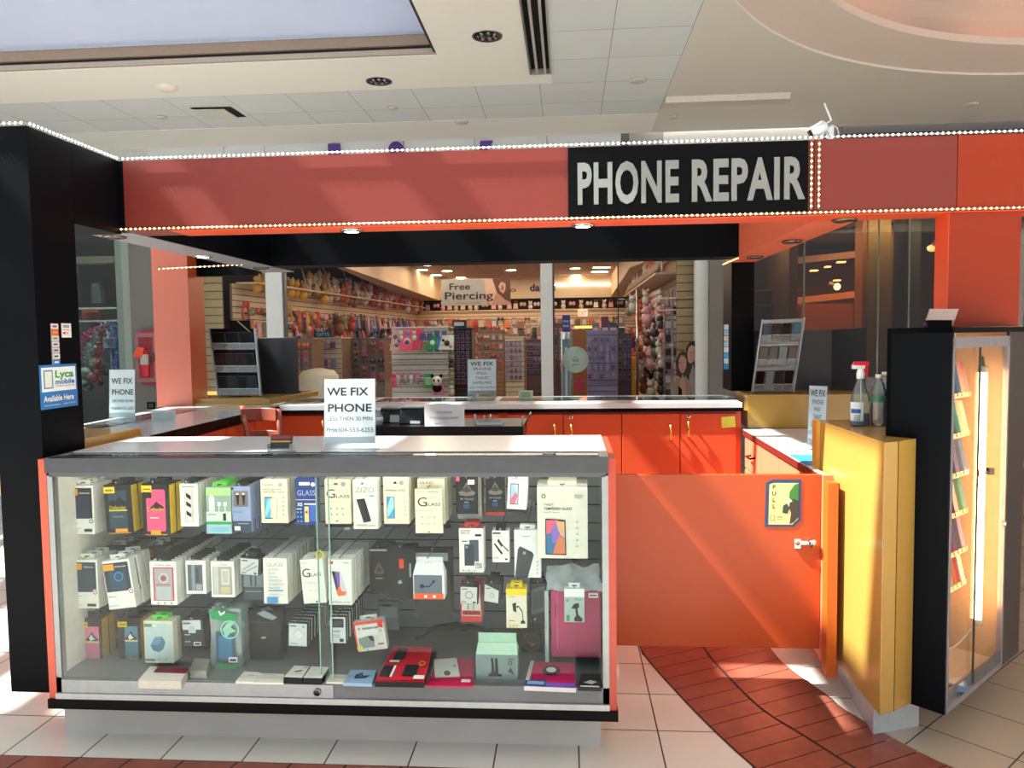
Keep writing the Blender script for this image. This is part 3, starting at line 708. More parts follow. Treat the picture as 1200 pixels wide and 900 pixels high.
# ------------------------------------------------------------------ yellow block right of the gate
yp = [(1.10, 3.50), (1.10, 2.755), (1.159, 2.787), (1.253, 2.858), (1.173, 2.938), (1.545, 3.31), (1.55, 3.50)]
yb = thing('yellow_pedestal', 'tall yellow pedestal block between the gate and the black cabinet', 'pedestal', (1.3, 3.1, 0))
b = MB(); b.prism([p for p in yp], .155, 1.138, YELLOW); b.build('yellow_body', yb, bev=.002)
b = MB(); b.box(1.085, 1.10, 3.44, 3.50, .155, 1.14, mat('#e0a03c', .35)); b.build('edge_strip', yb)
b = MB(); b.prism([(1.14, 2.915), (1.34, 2.99), (1.34, 3.45), (1.19, 3.45)], 0, .155, mat('#b9c2c6', .4, metal=.3)); b.build('plinth', yb, label='pale recessed plinth')
b = MB(); b.prism([(1.161, 2.7875), (1.163, 2.7885), (1.163, 2.79), (1.161, 2.79)], .155, 1.138, BLACK); b.build('seam', yb)

# ------------------------------------------------------------------ rotated black cabinet with glass front
cabA = (1.333, 2.782); D = math.sqrt(.5)
def cp(u, v): return (cabA[0]+u*D-v*D, cabA[1]+u*D+v*D)      # u along the glass front, v along the dark side
CB = thing('lit_cabinet', 'tall black cabinet with a lit glass front full of phone cases', 'display cabinet', (*cp(.4, .1), 0))
Z0, Z1 = .15, 1.538; U1 = .82; V1 = .22
b = MB(); b.prism([cp(0, 0), cp(.0, V1), cp(-.0, V1), cp(0, V1)][:2]+[cp(.02, V1), cp(.02, 0)], Z0, Z1, NAVY); b.build('side_panel', CB, label='dark navy left side')
b = MB(); b.prism([cp(0, V1)]+[cp(0, V1-.015), cp(U1, V1-.015), cp(U1, V1)], Z0, Z1, BLACK); b.build('back_panel', CB)
b = MB(); b.prism([cp(0, V1), cp(0, 0), cp(U1, 0), cp(U1, V1)], Z1-.02, Z1, NAVY); b.build('top_panel', CB)
b = MB(); b.prism([cp(0.02, V1-.015), cp(0.02, 0.01), cp(U1, 0.01), cp(U1, V1-.015)], Z0, Z0+.03, mat('#cbb9a2', .5)); b.build('floor_panel', CB)
WD = mat('#3a3433', .4, var=.05)
b = MB(); b.prism([cp(.60, .02), cp(.60, 0), cp(U1+.0, 0), cp(U1, .02)], Z0, Z1-.02, WD); b.build('front_stile', CB)
b = MB(); b.prism([cp(.595, .2), cp(.595, .01), cp(.60, .01), cp(.60, .2)], Z0+.03, Z1-.02, mat('#c9a987', .5)); b.build('inner_panel', CB)
b = MB(); b.prism([cp(.02, .2), cp(.02, .195), cp(.6, .195), cp(.6, .2)], Z0+.03, Z1-.02, mat('#e2c9ae', .5)); b.build('inner_back', CB)
b = MB()
def fr(u0, u1, v0, v1, z0, z1, m, bb): bb.prism([cp(u0, v1), cp(u0, v0), cp(u1, v0), cp(u1, v1)], z0, z1, m)
AP = mat('#9d9aa0', .35, metal=.5)
fr(.012, .60, -.004, .016, Z1-.075, Z1-.035, AP, b); fr(.012, .60, -.004, .016, Z0+.0, Z0+.022, AP, b); fr(.012, .024, -.004, .016, Z0, Z1-.035, AP, b); fr(.585, .60, -.004, .016, Z0, Z1-.035, AP, b)
b.build('glass_frame', CB)
b = MB(); fr(.03, .32, .008, .014, Z0+.022, Z0+.07, mat('#8a8d92', .3, metal=.6), b); fr(.30, .585, .0, .006, Z0+.022, Z0+.07, mat('#77797e', .3, metal=.6), b); b.build('sliding_rail', CB)
b = MB(); fr(.024, .32, .010, .013, Z0+.07, Z1-.075, GLASS, b); b.build('glass_door', CB)
b = MB(); fr(.29, .585, .002, .005, Z0+.07, Z1-.075, GLASS, b); b.build('glass_door', CB)
b = MB(); fr(.288, .291, .0, .007, Z0+.07, Z1-.075, mat('#39433f', .3), b); b.build('glass_edge', CB)
kk = cp(.29, -.004); b = MB(); zz = aX(1100, 526, 1.5).z
zz = .99; b.box(kk[0]-.008, kk[0]+.012, kk[1]-.012, kk[1]+.004, zz-.014, zz+.014, CHROME); b.tube([(kk[0], kk[1]-.006, zz), (kk[0]+.06, kk[1]+.045, zz-.002)], .007, STEEL, n=8); b.box(kk[0]+.05, kk[0]+.07, kk[1]+.03, kk[1]+.05, zz-.013, zz+.013, mat('#6b5c4a', .3, metal=.8)); b.build('lock', CB)
kk = cp(.57, -.004); b = MB(); b.disc((kk[0], kk[1], .75), (D, -D, 0), .012, .01, CHROME); b.build('lock', CB)
# lit tube
tu = cp(.47, .05)
b = MB(); b.tube([(tu[0], tu[1], .37), (tu[0], tu[1], 1.36)], .016, mat('#ffbb80', .5, emit=16), n=12); b.build('lamp_tube', CB)
b = MB(); 
for z0, z1 in ((.345, .37), (1.36, 1.385)): b.tube([(tu[0], tu[1], z0), (tu[0], tu[1], z1)], .018, mat('#d8c4ac', .4), n=12)
b.tube([(tu[0], tu[1], 1.385), (tu[0]+.01, tu[1]+.03, 1.42)], .008, mat('#7a6550', .4)); b.build('lamp_socket', CB)
b = MB(); P_ = [cp(.43-.03*math.sin(i/9*math.pi), .06) for i in range(10)]; b.tube([(*cp(.12+.34*i/9, .1-.04*i/9), .34-.05*math.sin(i/9*math.pi)) for i in range(10)], .003, mat('#b8c0b4', .5), n=5); b.build('cable', CB)
# sloping pockets with phone cases on the back wall
cols = ['#8b1e2b', '#d8d3cb', '#3b6aa0', '#c03a33', '#4a6b4a', '#d7a08d', '#5a4a80', '#2a8c8c', '#c8787a', '#3a3a44', '#a8b7a0', '#b06a3a', '#8f7fb0', '#e0d7c7', '#7c2230', '#46576e']
pk = 0
for r, zr in enumerate((1.34, 1.18, 1.02, .86, .70, .56)):
    b = MB(); fr(.19, .56, .120, .124, zr-.082, zr-.062, mat('#e9c9a6', .3), b)
    one(b, 'case_pocket', 'clear sloping pocket strip in the lit cabinet, %s from the top' % ('first', 'second', 'third', 'fourth', 'fifth', 'sixth')[r], 'display pocket', group='pockets in the lit cabinet')
    for c in range(9):
        u = .17+c*.042; v = .16; base = Vector((*cp(u, v), zr-.075)); lean = Vector((-D*.03, D*.03, .135))
        sd = Vector((D, D, 0))*.030+Vector((D, -D, 0))*.045; th = Vector((-D, D, 0))*.01
        colr = cols[(r*5+c*3) % len(cols)] if random.random() < .8 else '#d9bfa8'
        b = MB(); cm = mat(colr, .35)
        b.hexa([base, base+sd, base+sd+th, base+th], [base+lean, base+sd+lean, base+sd+th+lean, base+th+lean], cm)
        o_ = base+lean*.74-th*.15; b.hexa([o_+sd*.1, o_+sd*.45, o_+sd*.45+th*.1, o_+sd*.1+th*.1], [o_+sd*.1+lean*.2, o_+sd*.45+lean*.2, o_+sd*.45+lean*.2+th*.1, o_+sd*.1+lean*.2+th*.1], mat('#15151a', .3))
        nm = {'#8b1e2b': 'dark red', '#d8d3cb': 'pale', '#3b6aa0': 'blue', '#c03a33': 'red', '#4a6b4a': 'green', '#d7a08d': 'pink', '#5a4a80': 'violet', '#2a8c8c': 'teal', '#c8787a': 'rose', '#3a3a44': 'charcoal', '#a8b7a0': 'sage', '#b06a3a': 'brown', '#8f7fb0': 'lilac', '#e0d7c7': 'cream', '#7c2230': 'wine red', '#46576e': 'slate', '#d9bfa8': 'beige'}[colr]
        one(b, 'phone_case', '%s phone case standing in the %s pocket row of the lit cabinet' % (nm, ('first', 'second', 'third', 'fourth', 'fifth', 'sixth')[r]), 'phone case', group='phone cases in row %d of the lit cabinet' % (r+1))
b = MB(); q = cp(.14, .10); b.T = Matrix.Translation((q[0], q[1], Z0+.036)) @ Matrix.Rotation(math.radians(-20), 4, 'Z'); b.box(-.04, .12, -.03, .05, 0, .02, mat('#5f7f9a', .4)); b.box(-.03, .11, -.02, .04, .02, .024, mat('#d6cfc8', .4)); b.T = None
one(b, 'boxed_phone_case', 'blue boxed case lying on the floor of the lit cabinet', 'box')

# card holder on the cabinet top
hp = Vector((1.50, 3.10, Z1))
t = thing('brochure_holder', 'small clear sloping holder on top of the lit cabinet', 'holder', hp)
h0, h1 = aY(1083, 381, 3.1), aY(1117, 381, 3.1); h2, h3 = aY(1090, 362, 3.16), aY(1124, 362, 3.16)
b = MB(); b.hexa([h0, h1, h1+Vector((0, .006, 0)), h0+Vector((0, .006, 0))], [h2, h3, h3+Vector((0, .006, 0)), h2+Vector((0, .006, 0))], ACRYL); b.build('back_plate', t)
h4, h5 = aY(1086, 375, 3.08), aY(1119, 375, 3.08); h6, h7 = aY(1090, 362, 3.1), aY(1123, 362, 3.1)
b = MB(); b.hexa([h4, h5, h5+Vector((0, .005, 0)), h4+Vector((0, .005, 0))], [h6, h7, h7+Vector((0, .005, 0)), h6+Vector((0, .005, 0))], mat('#b7a49c', .3)); b.build('pocket', t)
b = MB(); b.box(h0.x+.01, h1.x-.01, 3.09, 3.12, Z1, Z1+.03, BLACK); b.build('base', t)
INK = mat('#23262b', .6); INK2 = mat('#36424a', .6)
PAPER = mat('#c3d0d6', .45, var=.02)
def sign_holder(pl, pr, pt, pb, base_y, base_z, lines, label, tilt=.02, cols_=None, rzv=None):
    a = aY(pl, pb, base_y); c = aY(pr, pb, base_y); d = aY(pl, pt, base_y)
    w = c.x-a.x; h = d.z-base_z
    t = thing('sign_holder', label, 'sign holder', ((a.x+c.x)/2, base_y, base_z), rzv or 0)
    def build(mb, nm, **k):
        return mb.local(nm, t, **k)
    b = MB(); b.hexa([(-w/2, -.002, .004), (w/2, -.002, .004), (w/2, .002, .004), (-w/2, .002, .004)], [(-w/2, -.002+tilt, h), (w/2, -.002+tilt, h), (w/2, .002+tilt, h), (-w/2, .002+tilt, h)], ACRYL); build(b, 'acrylic_sheet')
    b = MB(); b.box(-w/2-.004, w/2+.004, -.03, .05, 0, .004, ACRYL); build(b, 'foot')
    b = MB(); up = Vector((0, tilt, h)).normalized()
    b.quad([(-w/2+.003, -.0026+tilt*.12, h*.1), (w/2-.003, -.0026+tilt*.12, h*.1), (w/2-.003, -.0026+tilt*.99, h*.99), (-w/2+.003, -.0026+tilt*.99, h*.99)], PAPER)
    for s, fx, fz, fh, fw_, m, bd in lines:
        b.text(s, (-w/2+fx*w, -.0034+tilt*fz, h*fz), fh*h, m, w=fw_*w, up=up, bold=bd)
    build(b, 'printed_sheet')
    return t
p = aZ(410, 528, 1.106)
sign_holder(380, 441, 444, 529, p.y, 1.106, [('WE FIX', .06, .765, .105, .80, INK, .02), ('PHONE', .08, .54, .105, .84, INK, .02), ('LESS THEN 30 MIN', .07, .415, .055, .86, INK2, 0), ('PH#304-553-6255', .05, .26, .06, .90, INK2, .0)], 'large clear sign holder reading WE FIX PHONE on the front showcase')
p = aZ(146, 495, 1.103)
sign_holder(128, 159, 433, 495, p.y, 1.103, [('WE FIX', .1, .73, .10, .80, INK, .015), ('PHONE', .12, .52, .10, .8, INK, .015), ('LESS THEN 30 MIN', .12, .38, .05, .8, INK2, 0), ('PH#304-553-6255', .08, .24, .055, .86, INK2, 0)], 'clear sign holder reading WE FIX PHONE on the left counter beside the black column')
p = aZ(565, 466, 1.1)
L7 = [('WE FIX', .1, .83, .10, .80, INK, .015), ('IPHONE', .2, .71, .07, .62, INK2, 0), ('IPAD', .33, .60, .06, .33, INK2, 0), ('TABLET', .28, .48, .065, .46, INK2, 0), ('SAMSUNG', .18, .36, .065, .64, INK2, 0), ('LESS THEN 30 MIN', .05, .24, .05, .9, INK2, 0), ('PH#304-553-6255', .06, .12, .05, .87, INK2, 0)]
sign_holder(548, 582, 421, 466, p.y, 1.1, L7, 'clear sign holder listing WE FIX IPHONE IPAD TABLET on the back counter')
p = aZ(956, 520, .93)
t = sign_holder(945, 968, 452, 515, 4.0, .93, L7, 'narrow turned sign holder listing WE FIX on the right counter', rzv=-.75)
# business card holder
p = aZ(329, 531, 1.106); w = .085
t = thing('card_holder', 'small clear card holder with dark red cards on the front showcase', 'card holder', p)
b = MB(); b.box(p.x-w/2, p.x+w/2, p.y-.02, p.y-.017, p.z, p.z+.02, ACRYL); b.box(p.x-w/2, p.x+w/2, p.y-.02, p.y+.05, p.z, p.z+.003, ACRYL); b.box(p.x-w/2, p.x-w/2+.002, p.y-.02, p.y+.03, p.z, p.z+.035, ACRYL); b.box(p.x+w/2-.002, p.x+w/2, p.y-.02, p.y+.03, p.z, p.z+.035, ACRYL); b.build('holder_tray', t)
b = MB(); b.hexa([(p.x-w/2+.003, p.y+.0, p.z+.012), (p.x+w/2-.003, p.y, p.z+.012), (p.x+w/2-.003, p.y+.016, p.z+.012), (p.x-w/2+.003, p.y+.016, p.z+.012)], [(p.x-w/2+.003, p.y+.012, p.z+.066), (p.x+w/2-.003, p.y+.012, p.z+.066), (p.x+w/2-.003, p.y+.026, p.z+.066), (p.x-w/2+.003, p.y+.026, p.z+.066)], mat('#26201f', .4))
b.quad([(p.x-w/2+.006, p.y+.0065, p.z+.052), (p.x+w/2-.006, p.y+.0065, p.z+.052), (p.x+w/2-.006, p.y+.0095, p.z+.064), (p.x-w/2+.006, p.y+.0095, p.z+.064)], mat('#7b2421', .4))
b.quad([(p.x-w/2+.006, p.y+.0045, p.z+.040), (p.x+w/2-.006, p.y+.0045, p.z+.040), (p.x+w/2-.006, p.y+.006, p.z+.046), (p.x-w/2+.006, p.y+.006, p.z+.046)], mat('#a08a3c', .4)); b.build('card_stack', t)
# small green printed card by the pillar
p = aZ(616, 467, 1.1); b = MB(); b.box(p.x-.05, p.x+.05, p.y, p.y+.02, 1.1, 1.155, mat('#b9c9b8', .5)); b.quad([(p.x-.03, p.y-.001, 1.11), (p.x+.035, p.y-.001, 1.11), (p.x+.035, p.y-.001, 1.145), (p.x-.03, p.y-.001, 1.145)], mat('#8fae84', .5))
one(b, 'card_box', 'little pale green card box on the back counter in front of the middle pillar', 'box')

# desk behind the showcase
d0, d1 = aY(440, 504, 3.95), aY(613, 504, 3.95); dz0 = aY(500, 509, 3.95).z; dz1 = aY(500, 500, 3.95).z
t = thing('work_desk', 'dark desk ledge seen just above the back edge of the front showcase', 'desk', ((d0.x+d1.x)/2, 4.0, 0))
b = MB(); b.box(d0.x-.25, d1.x, 3.95, 4.35, dz0-.03, dz1, mat('#171110', .35)); b.build('desk_top', t)
for xx in (d0.x-.2, d1.x-.06):
    for yy in (3.98, 4.28): b = MB(); b.box(xx, xx+.04, yy, yy+.04, 0, dz0-.03, mat('#171110', .4)); b.build('leg', t)
DZT = dz1
def tub(px0, px1, pt, y, lab):
    a, c = aY(px0, 500, y), aY(px1, 500, y); zt = aY((px0+px1)/2, pt, y).z; D_ = .14
    t = thing('plastic_bin', lab, 'bin', ((a.x+c.x)/2, y, DZT)); m = mat('#23282c', .35)
    b = MB(); b.hexa([(a.x, y, DZT), (c.x-.01, y, DZT), (c.x-.01, y+D_, DZT), (a.x, y+D_, DZT)], [(a.x+.012, y+.005, zt-.01), (c.x-.02, y+.005, zt-.01), (c.x-.02, y+D_, zt-.01), (a.x+.012, y+D_, zt-.01)], m); b.build('bin_body', t, bev=.008)
    b = MB(); b.box(a.x+.008, c.x-.014, y-.004, y+D_+.004, zt-.014, zt, mat('#3a4146', .3)); b.build('lid', t, bev=.004)
    b = MB(); b.box(a.x+.05, c.x-.055, y-.006, y, zt-.026, zt-.018, mat('#0a0b0c', .5)); b.build('hand_slot', t)
    b = MB(); b.quad([(c.x-.09, y+.0, DZT+.005), (c.x-.035, y+.0, DZT+.005), (c.x-.04, y+.003, DZT+.045), (c.x-.088, y+.003, DZT+.045)], mat('#aeb9bd', .5)); b.build('label', t)
tub(445, 476, 478, 4.12, 'dark plastic bin at the left end of the desk ledge')
tub(467, 500, 476.5, 4.05, 'dark plastic bin with white label standing in front of its neighbour')
# little bottle left of bins
p = aY(444, 500, 4.02); b = MB(); t = thing('sanitizer_bottle', 'small clear bottle with white cap beside the dark bins', 'bottle', (p.x, 4.02, DZT))
b.lathe([(.02, 0), (.024, .01), (.024, .05), (.012, .07), (.010, .078)], (p.x, 4.02, DZT), mat('#7c9096', .15), 14); b.build('bottle_body', t)
b = MB(); b.lathe([(.013, 0), (.013, .014)], (p.x, 4.02, DZT+.078), WHITE, 12); b.build('cap', t)
b = MB(); b.lathe([(.0245, .02), (.0245, .045)], (p.x, 4.02, DZT), mat('#c8d6cf', .4), 14); b.build('label', t)
# paper sheet standing at the desk
a, c = aY(498, 501, 3.97), aY(545, 501, 3.97); d = aY(495, 474, 3.97)
b = MB(); n = 6; PW = mat('#cfd0d2', .5)
vs = []
for i in range(n+1):
    u = i/n; xx = a.x+(c.x-a.x)*u; dy = .006*math.sin(u*5); vs += [(xx, 3.962+dy, DZT), (xx-.004, 3.985+dy, d.z-.004*math.cos(u*7)), (xx-.004, 3.988+dy, d.z-.004*math.cos(u*7)), (xx, 3.965+dy, DZT)]
b.add(vs, [(4*i, 4*i+4, 4*i+5, 4*i+1) for i in range(n)]+[(4*i+2, 4*i+6, 4*i+7, 4*i+3) for i in range(n)]+[(4*i+1, 4*i+5, 4*i+6, 4*i+2) for i in range(n)], PW)
for i, (u0, u1, fz) in enumerate(((.3, .68, .62), (.12, .85, .36))):
    b.quad([(a.x+(c.x-a.x)*u0, 3.958+.02*fz, DZT+(d.z-DZT)*fz), (a.x+(c.x-a.x)*u1, 3.958+.02*fz, DZT+(d.z-DZT)*fz), (a.x+(c.x-a.x)*u1, 3.958+.02*(fz+.07), DZT+(d.z-DZT)*(fz+.07)), (a.x+(c.x-a.x)*u0, 3.958+.02*(fz+.07), DZT+(d.z-DZT)*(fz+.07))], mat('#b8a8a6', .6))
one(b, 'paper_sheet', 'white printed paper standing at the front of the dark desk ledge', 'paper')
# tools on the desk
for px, dx, dz, col, lab in ((558, -.008, .05, '#cfd3d4', 'white handled tool leaning left in the first tool tray of the desk'), (567, .002, .045, '#b9b0a8', 'silver tool upright in the first tool tray of the desk'), (572, .015, .05, '#c9c2bb', 'small tool leaning right in the first tool tray of the desk'), (612, .004, .04, '#a9aeb0', 'grey tweezers at the right end of the desk ledge'), (616, .03, .06, '#4b5052', 'dark screwdriver leaning right at the right end of the desk ledge')):
    p = aY(px, 500, 4.05); b = MB(); b.tube([(p.x, 4.05, DZT), (p.x+dx, 4.06, DZT+dz)], .005, mat(col, .3, metal=.3), n=6, r2=.003); b.tube([(p.x+dx*.6, 4.056, DZT+dz*.6), (p.x+dx*1.05, 4.0605, DZT+dz*1.05)], .0065, mat(col, .3), n=6)
    one(b, 'hand_tool', lab, 'tool')
b = MB(); p = aY(567, 500, 4.03); b.box(p.x-.04, p.x+.1, 4.02, 4.10, DZT, DZT+.014, mat('#c7c9c8', .4)); b.box(p.x-.035, p.x+.095, 4.025, 4.095, DZT+.014, DZT+.016, mat('#5a5f61', .4)); one(b, 'tool_tray', 'shallow white tool tray on the desk ledge right of the paper', 'tray')

# chair
YCH = 4.25
ch = thing('wooden_chair', 'rust red wooden chair with curved back behind the showcase', 'chair', (aY(306, 500, YCH).x, YCH+.2, 0)); CHW = mat('#8a4838', .35, var=.08, coat=.2)
pL = [aY(291, 560, YCH), aY(289, 505, YCH), aY(284, 476, YCH+.04)]; pR = [aY(327, 560, YCH), aY(328, 505, YCH), aY(326, 480, YCH+.04)]
for q in (pL, pR):
    b = MB(); b.tube([(q[0].x, q[0].y, .0), (q[0].x, q[0].y, .45), tuple(q[1]), tuple(q[2])], [.018, .018, .016, .018], CHW, n=8); b.build('back_post', ch)
def slat(z0, z1, l, r, y, bow=.05):
    b = MB(); n = 10; vs = []
    for i in range(n+1):
        u = i/n; xx = l+(r-l)*u; yy = y-bow*math.sin(math.pi*u)*-1
        vs += [(xx, yy, z0), (xx, yy, z1), (xx, yy+.016, z1), (xx, yy+.016, z0)]
    fs = []
    for i in range(n):
        for k in range(4): fs.append((4*i+k, 4*i+4+k, 4*i+4+(k+1) % 4, 4*i+(k+1) % 4))
    fs += [(0, 1, 2, 3), (4*n+3, 4*n+2, 4*n+1, 4*n)]
    b.add(vs, fs, CHW); return b
zt = aY(306, 479, YCH).z; zb_ = aY(306, 494, YCH).z
slat(zb_, zt, pL[2].x+.005, pR[2].x-.0, YCH+.0).build('back_rail', ch, bev=.003)
slat(zb_-.13, zb_-.055, pL[1].x, pR[1].x, YCH-.01).build('back_rail', ch, bev=.003)
b = MB(); b.prism([(pL[0].x-.02, YCH), (pR[0].x+.02, YCH), (pR[0].x+.05, YCH+.40), (pL[0].x-.05, YCH+.40)], .44, .475, CHW); b.build('seat', ch, bev=.01)
for xx in (pL[0].x-.03, pR[0].x+.03): b = MB(); b.tube([(xx, YCH+.37, 0), (xx, YCH+.37, .44)], .016, CHW, n=8, r2=.02); b.build('leg', ch)

# ------------------------------------------------------------------ phone racks
def rack(c00, c10, c01, c11, y, z, lab, rows, ph_cols, extra=None, lean=.12, metalic=False):
    """c: pixel corners bottom-left, bottom-right, top-left, top-right"""
    A, B = aY(*c00, y), aY(*c10, y); C, D_ = aY(*c01, y+lean), aY(*c11, y+lean)
    A.z = B.z = z+.004
    t = thing('phone_rack', lab, 'display rack', ((A.x+B.x)/2, y, z))
    def P(u, v, o=0.): 
        q = A.lerp(B, u).lerp(C.lerp(D_, u), v); n = (B-A).cross(C-A).normalized(); 
        return q+n*o
    def pl(mb, u0, u1, v0, v1, o0, o1, m): mb.hexa([P(u0, v0, o0), P(u1, v0, o0), P(u1, v0, o1), P(u0, v0, o1)], [P(u0, v1, o0), P(u1, v1, o0), P(u1, v1, o1), P(u0, v1, o1)], m)
    RM = mat('#aab4ba', .2, metal=.5) if metalic else mat('#9fb0b8', .25, metal=.2)
    b = MB(); pl(b, 0, 1, 0, 1, -.006, -.002, RM if metalic else BLACK); b.build('back_sheet', t)
    b = MB(); pl(b, -.02, .012, 0, 1, -.006, .02, RM); pl(b, .988, 1.02, 0, 1, -.006, .02, RM); b.build('side_rail', t)
    for r in range(rows):
        v0 = r/rows; b = MB(); pl(b, 0, 1, v0+.01, v0+.10, .028, .031, ACRYL); pl(b, 0, 1, v0+.0, v0+.012, 0, .031, ACRYL); pl(b, 0, 1, v0+.095, v0+.102, .027, .032, RM); b.build('pocket_strip', t)
    b = MB(); b.tube([P(.5, .9, -.006), (P(.5, .9).x, P(.5, .9).y+.13, z+.004)], .006, BLACK, n=6); b.build('rear_strut', t)
    k = 0
    for r in range(rows):
        for c, col in enumerate(ph_cols[r]):
            n = len(ph_cols[r]); u0 = .035+c*.93/n; u1 = u0+.93/n-.02; v0 = r/rows+.02; v1 = v0+.27+(.0 if r < rows-1 else -.02)
            hx, nm, place = col
            b = MB(); pl(b, u0, u1, v0, v1, .004+.002*r, .014+.002*r, mat('#1a1a1d', .3)); o = b
            pl(b, u0+.012, u1-.012, v0+.012, v1-.012, .014+.002*r, .0155+.002*r, mat(hx, .08, coat=.6) if metalic else mat(hx, .35, spec=.15))
            one(b, 'mobile_phone', '%s phone standing %s of the %s row of the %s' % (nm, place, ('bottom', 'middle', 'top')[r], extra), 'phone')
    return t
p4 = ('leftmost', 'second from left', 'third from left', 'rightmost')
def rowc(cs): return [(c[0], c[1], p4[i] if len(cs) == 4 else ('leftmost', 'central', 'rightmost')[i]) for i, c in enumerate(cs)]
K = ('#0a0b0d', 'black'); BR_ = ('#2c1512', 'dark brown'); GR = ('#20282c', 'dark grey')
rack((257, 463), (306, 463), (246, 385), (299, 385), 5.12, 1.14, 'clear tiered rack of dark phones leaning on the left yellow riser', 3, [rowc([K, GR, K, GR]), rowc([BR_, BR_, BR_, K]), rowc([K, K, K])], 'left rack')
rack((881, 457), (929, 457), (893, 375), (942, 373), 5.05, 1.142, 'silver edged tiered rack of shiny phones on the right yellow riser', 3, [rowc([K, ('#6c7678', 'silver'), GR, K]), rowc([K, K, ('#56666f', 'slate'), K]), rowc([('#27455f', 'blue'), GR, K, ('#3f6a7c', 'teal')])], 'right rack', metalic=True, lean=.14)
# big dark phone box behind the left rack
a, c = aY(269, 408, 5.24), aY(292, 375, 5.24); b = MB(); b.box(a.x, c.x, 5.245, 5.26, 1.14, c.z, BLACK); one(b, 'tablet', 'large black tablet standing behind the top of the left phone rack', 'tablet')
b = MB(); b.tube([aY(278, 376, 5.235), aY(293, 389, 5.235)], .004, mat('#b89f78', .3), n=6); one(b, 'stylus', 'thin pale stylus crossing the black tablet behind the left rack', 'stylus')
# black display boards
def board(px0, px1, pt, y, z, lab, th=.03):
    a, c = aY(px0, pt, y), aY(px1, pt, y); b = MB(); t = thing('display_board', lab, 'board', ((a.x+c.x)/2, y, z))
    b.box(a.x, c.x, y, y+th, z, a.z, mat('#24282c', .45, var=.04)); b.build('panel', t, bev=.002)
    b = MB(); b.box(a.x+.03, c.x-.03, y+th, y+th+.12, z, z+.012, BLACK); b.build('foot', t); return t
board(298, 347, 396, 5.38, 1.14, 'plain black board standing on the left yellow riser beside the rack')
b = thing('display_board', 'wide plain black board standing on the right yellow riser behind the rack', 'board', (1.6, 5.4, 1.142))
q = MB(); a, c = aY(884, 387.5, 5.33), aY(975, 387, 5.33); q.box(max(a.x, q1+.0), c.x+.0, 5.33, 5.35, 1.142, a.z, mat('#24272c', .45, var=.04)); c2 = aY(1012, 387, 5.2); q.hexa([(c.x, 5.33, 1.142), (c2.x, 5.15, 1.142), (c2.x, 5.17, 1.142), (c.x, 5.35, 1.142)], [(c.x, 5.33, a.z), (c2.x, 5.15, a.z+.01), (c2.x, 5.17, a.z+.01), (c.x, 5.35, a.z)], mat('#24272c', .45, var=.04)); q.build('panel', b)

# ------------------------------------------------------------------ bottles on the yellow pedestal
ZP = 1.1385
p = aZ(1011, 500, ZP); p.y += .03
t = thing('spray_bottle', 'clear spray bottle with red trigger and blue cleaner on the yellow pedestal', 'spray bottle', p)
CL = glassmat('bottle_plastic', '#e9f2f4', .12, .05); BL = mat('#1b8fc4', .1, coat=.3)
s = .032
b = MB(); b.lathe([(.036, 0), (.040, .008), (.040, .08), (.036, .125), (.022, .165), (.014, .19), (.013, .20)], p, CL, 18, 1, .62); b.build('bottle_body', t)
b = MB(); b.lathe([(.033, .003), (.0375, .009), (.0375, .052), (.001, .052)], p, BL, 18, 1, .6); b.build('cleaning_fluid', t, label='blue cleaning fluid')
b = MB(); b.add([(p.x+.0415*math.cos(a)*1.0, p.y+.0415*.64*math.sin(a), p.z+z) for z in (.022, .10) for a in [math.radians(190+12*i) for i in range(8)]], [(i, i+1, 9+i, 8+i) for i in range(7)], mat('#dfe9f0', .4)); 
b.add([(p.x+.0425*math.cos(a)*1.0, p.y+.0425*.64*math.sin(a), p.z+z) for z in (.055, .072) for a in [math.radians(200+12*i) for i in range(6)]], [(i, i+1, 7+i, 6+i) for i in range(5)], mat('#2559a8', .4))
for i in range(5): b.quad([(p.x-.033+i*.005, p.y-.0285, p.z+.025), (p.x-.031+i*.005, p.y-.0285, p.z+.025), (p.x-.031+i*.005, p.y-.0285, p.z+.048), (p.x-.033+i*.005, p.y-.0285, p.z+.048)], mat('#8a93a0', .5))
b.build('label', t)
b = MB(); b.lathe([(.016, .195), (.017, .215), (.012, .235), (.011, .24)], p, WHITE, 14); b.hexa([(p.x-.034, p.y-.011, p.z+.236), (p.x+.012, p.y-.011, p.z+.236), (p.x+.012, p.y+.011, p.z+.236), (p.x-.034, p.y+.011, p.z+.236)], [(p.x-.034, p.y-.009, p.z+.252), (p.x+.016, p.y-.009, p.z+.252), (p.x+.016, p.y+.009, p.z+.252), (p.x-.034, p.y+.009, p.z+.252)], WHITE); b.build('sprayer_head', t)
RD = mat('#d42d3a', .35)
b = MB(); b.hexa([(p.x-.034, p.y-.011, p.z+.252), (p.x+.03, p.y-.011, p.z+.250), (p.x+.03, p.y+.011, p.z+.250), (p.x-.034, p.y+.011, p.z+.252)], [(p.x-.026, p.y-.009, p.z+.266), (p.x+.028, p.y-.009, p.z+.266), (p.x+.028, p.y+.009, p.z+.266), (p.x-.026, p.y+.009, p.z+.266)], RD)
b.hexa([(p.x+.014, p.y-.006, p.z+.205), (p.x+.026, p.y-.006, p.z+.202), (p.x+.026, p.y+.006, p.z+.202), (p.x+.014, p.y+.006, p.z+.205)], [(p.x+.006, p.y-.007, p.z+.252), (p.x+.028, p.y-.007, p.z+.252), (p.x+.028, p.y+.007, p.z+.252), (p.x+.006, p.y+.007, p.z+.252)], RD); b.build('trigger', t, label='red trigger')
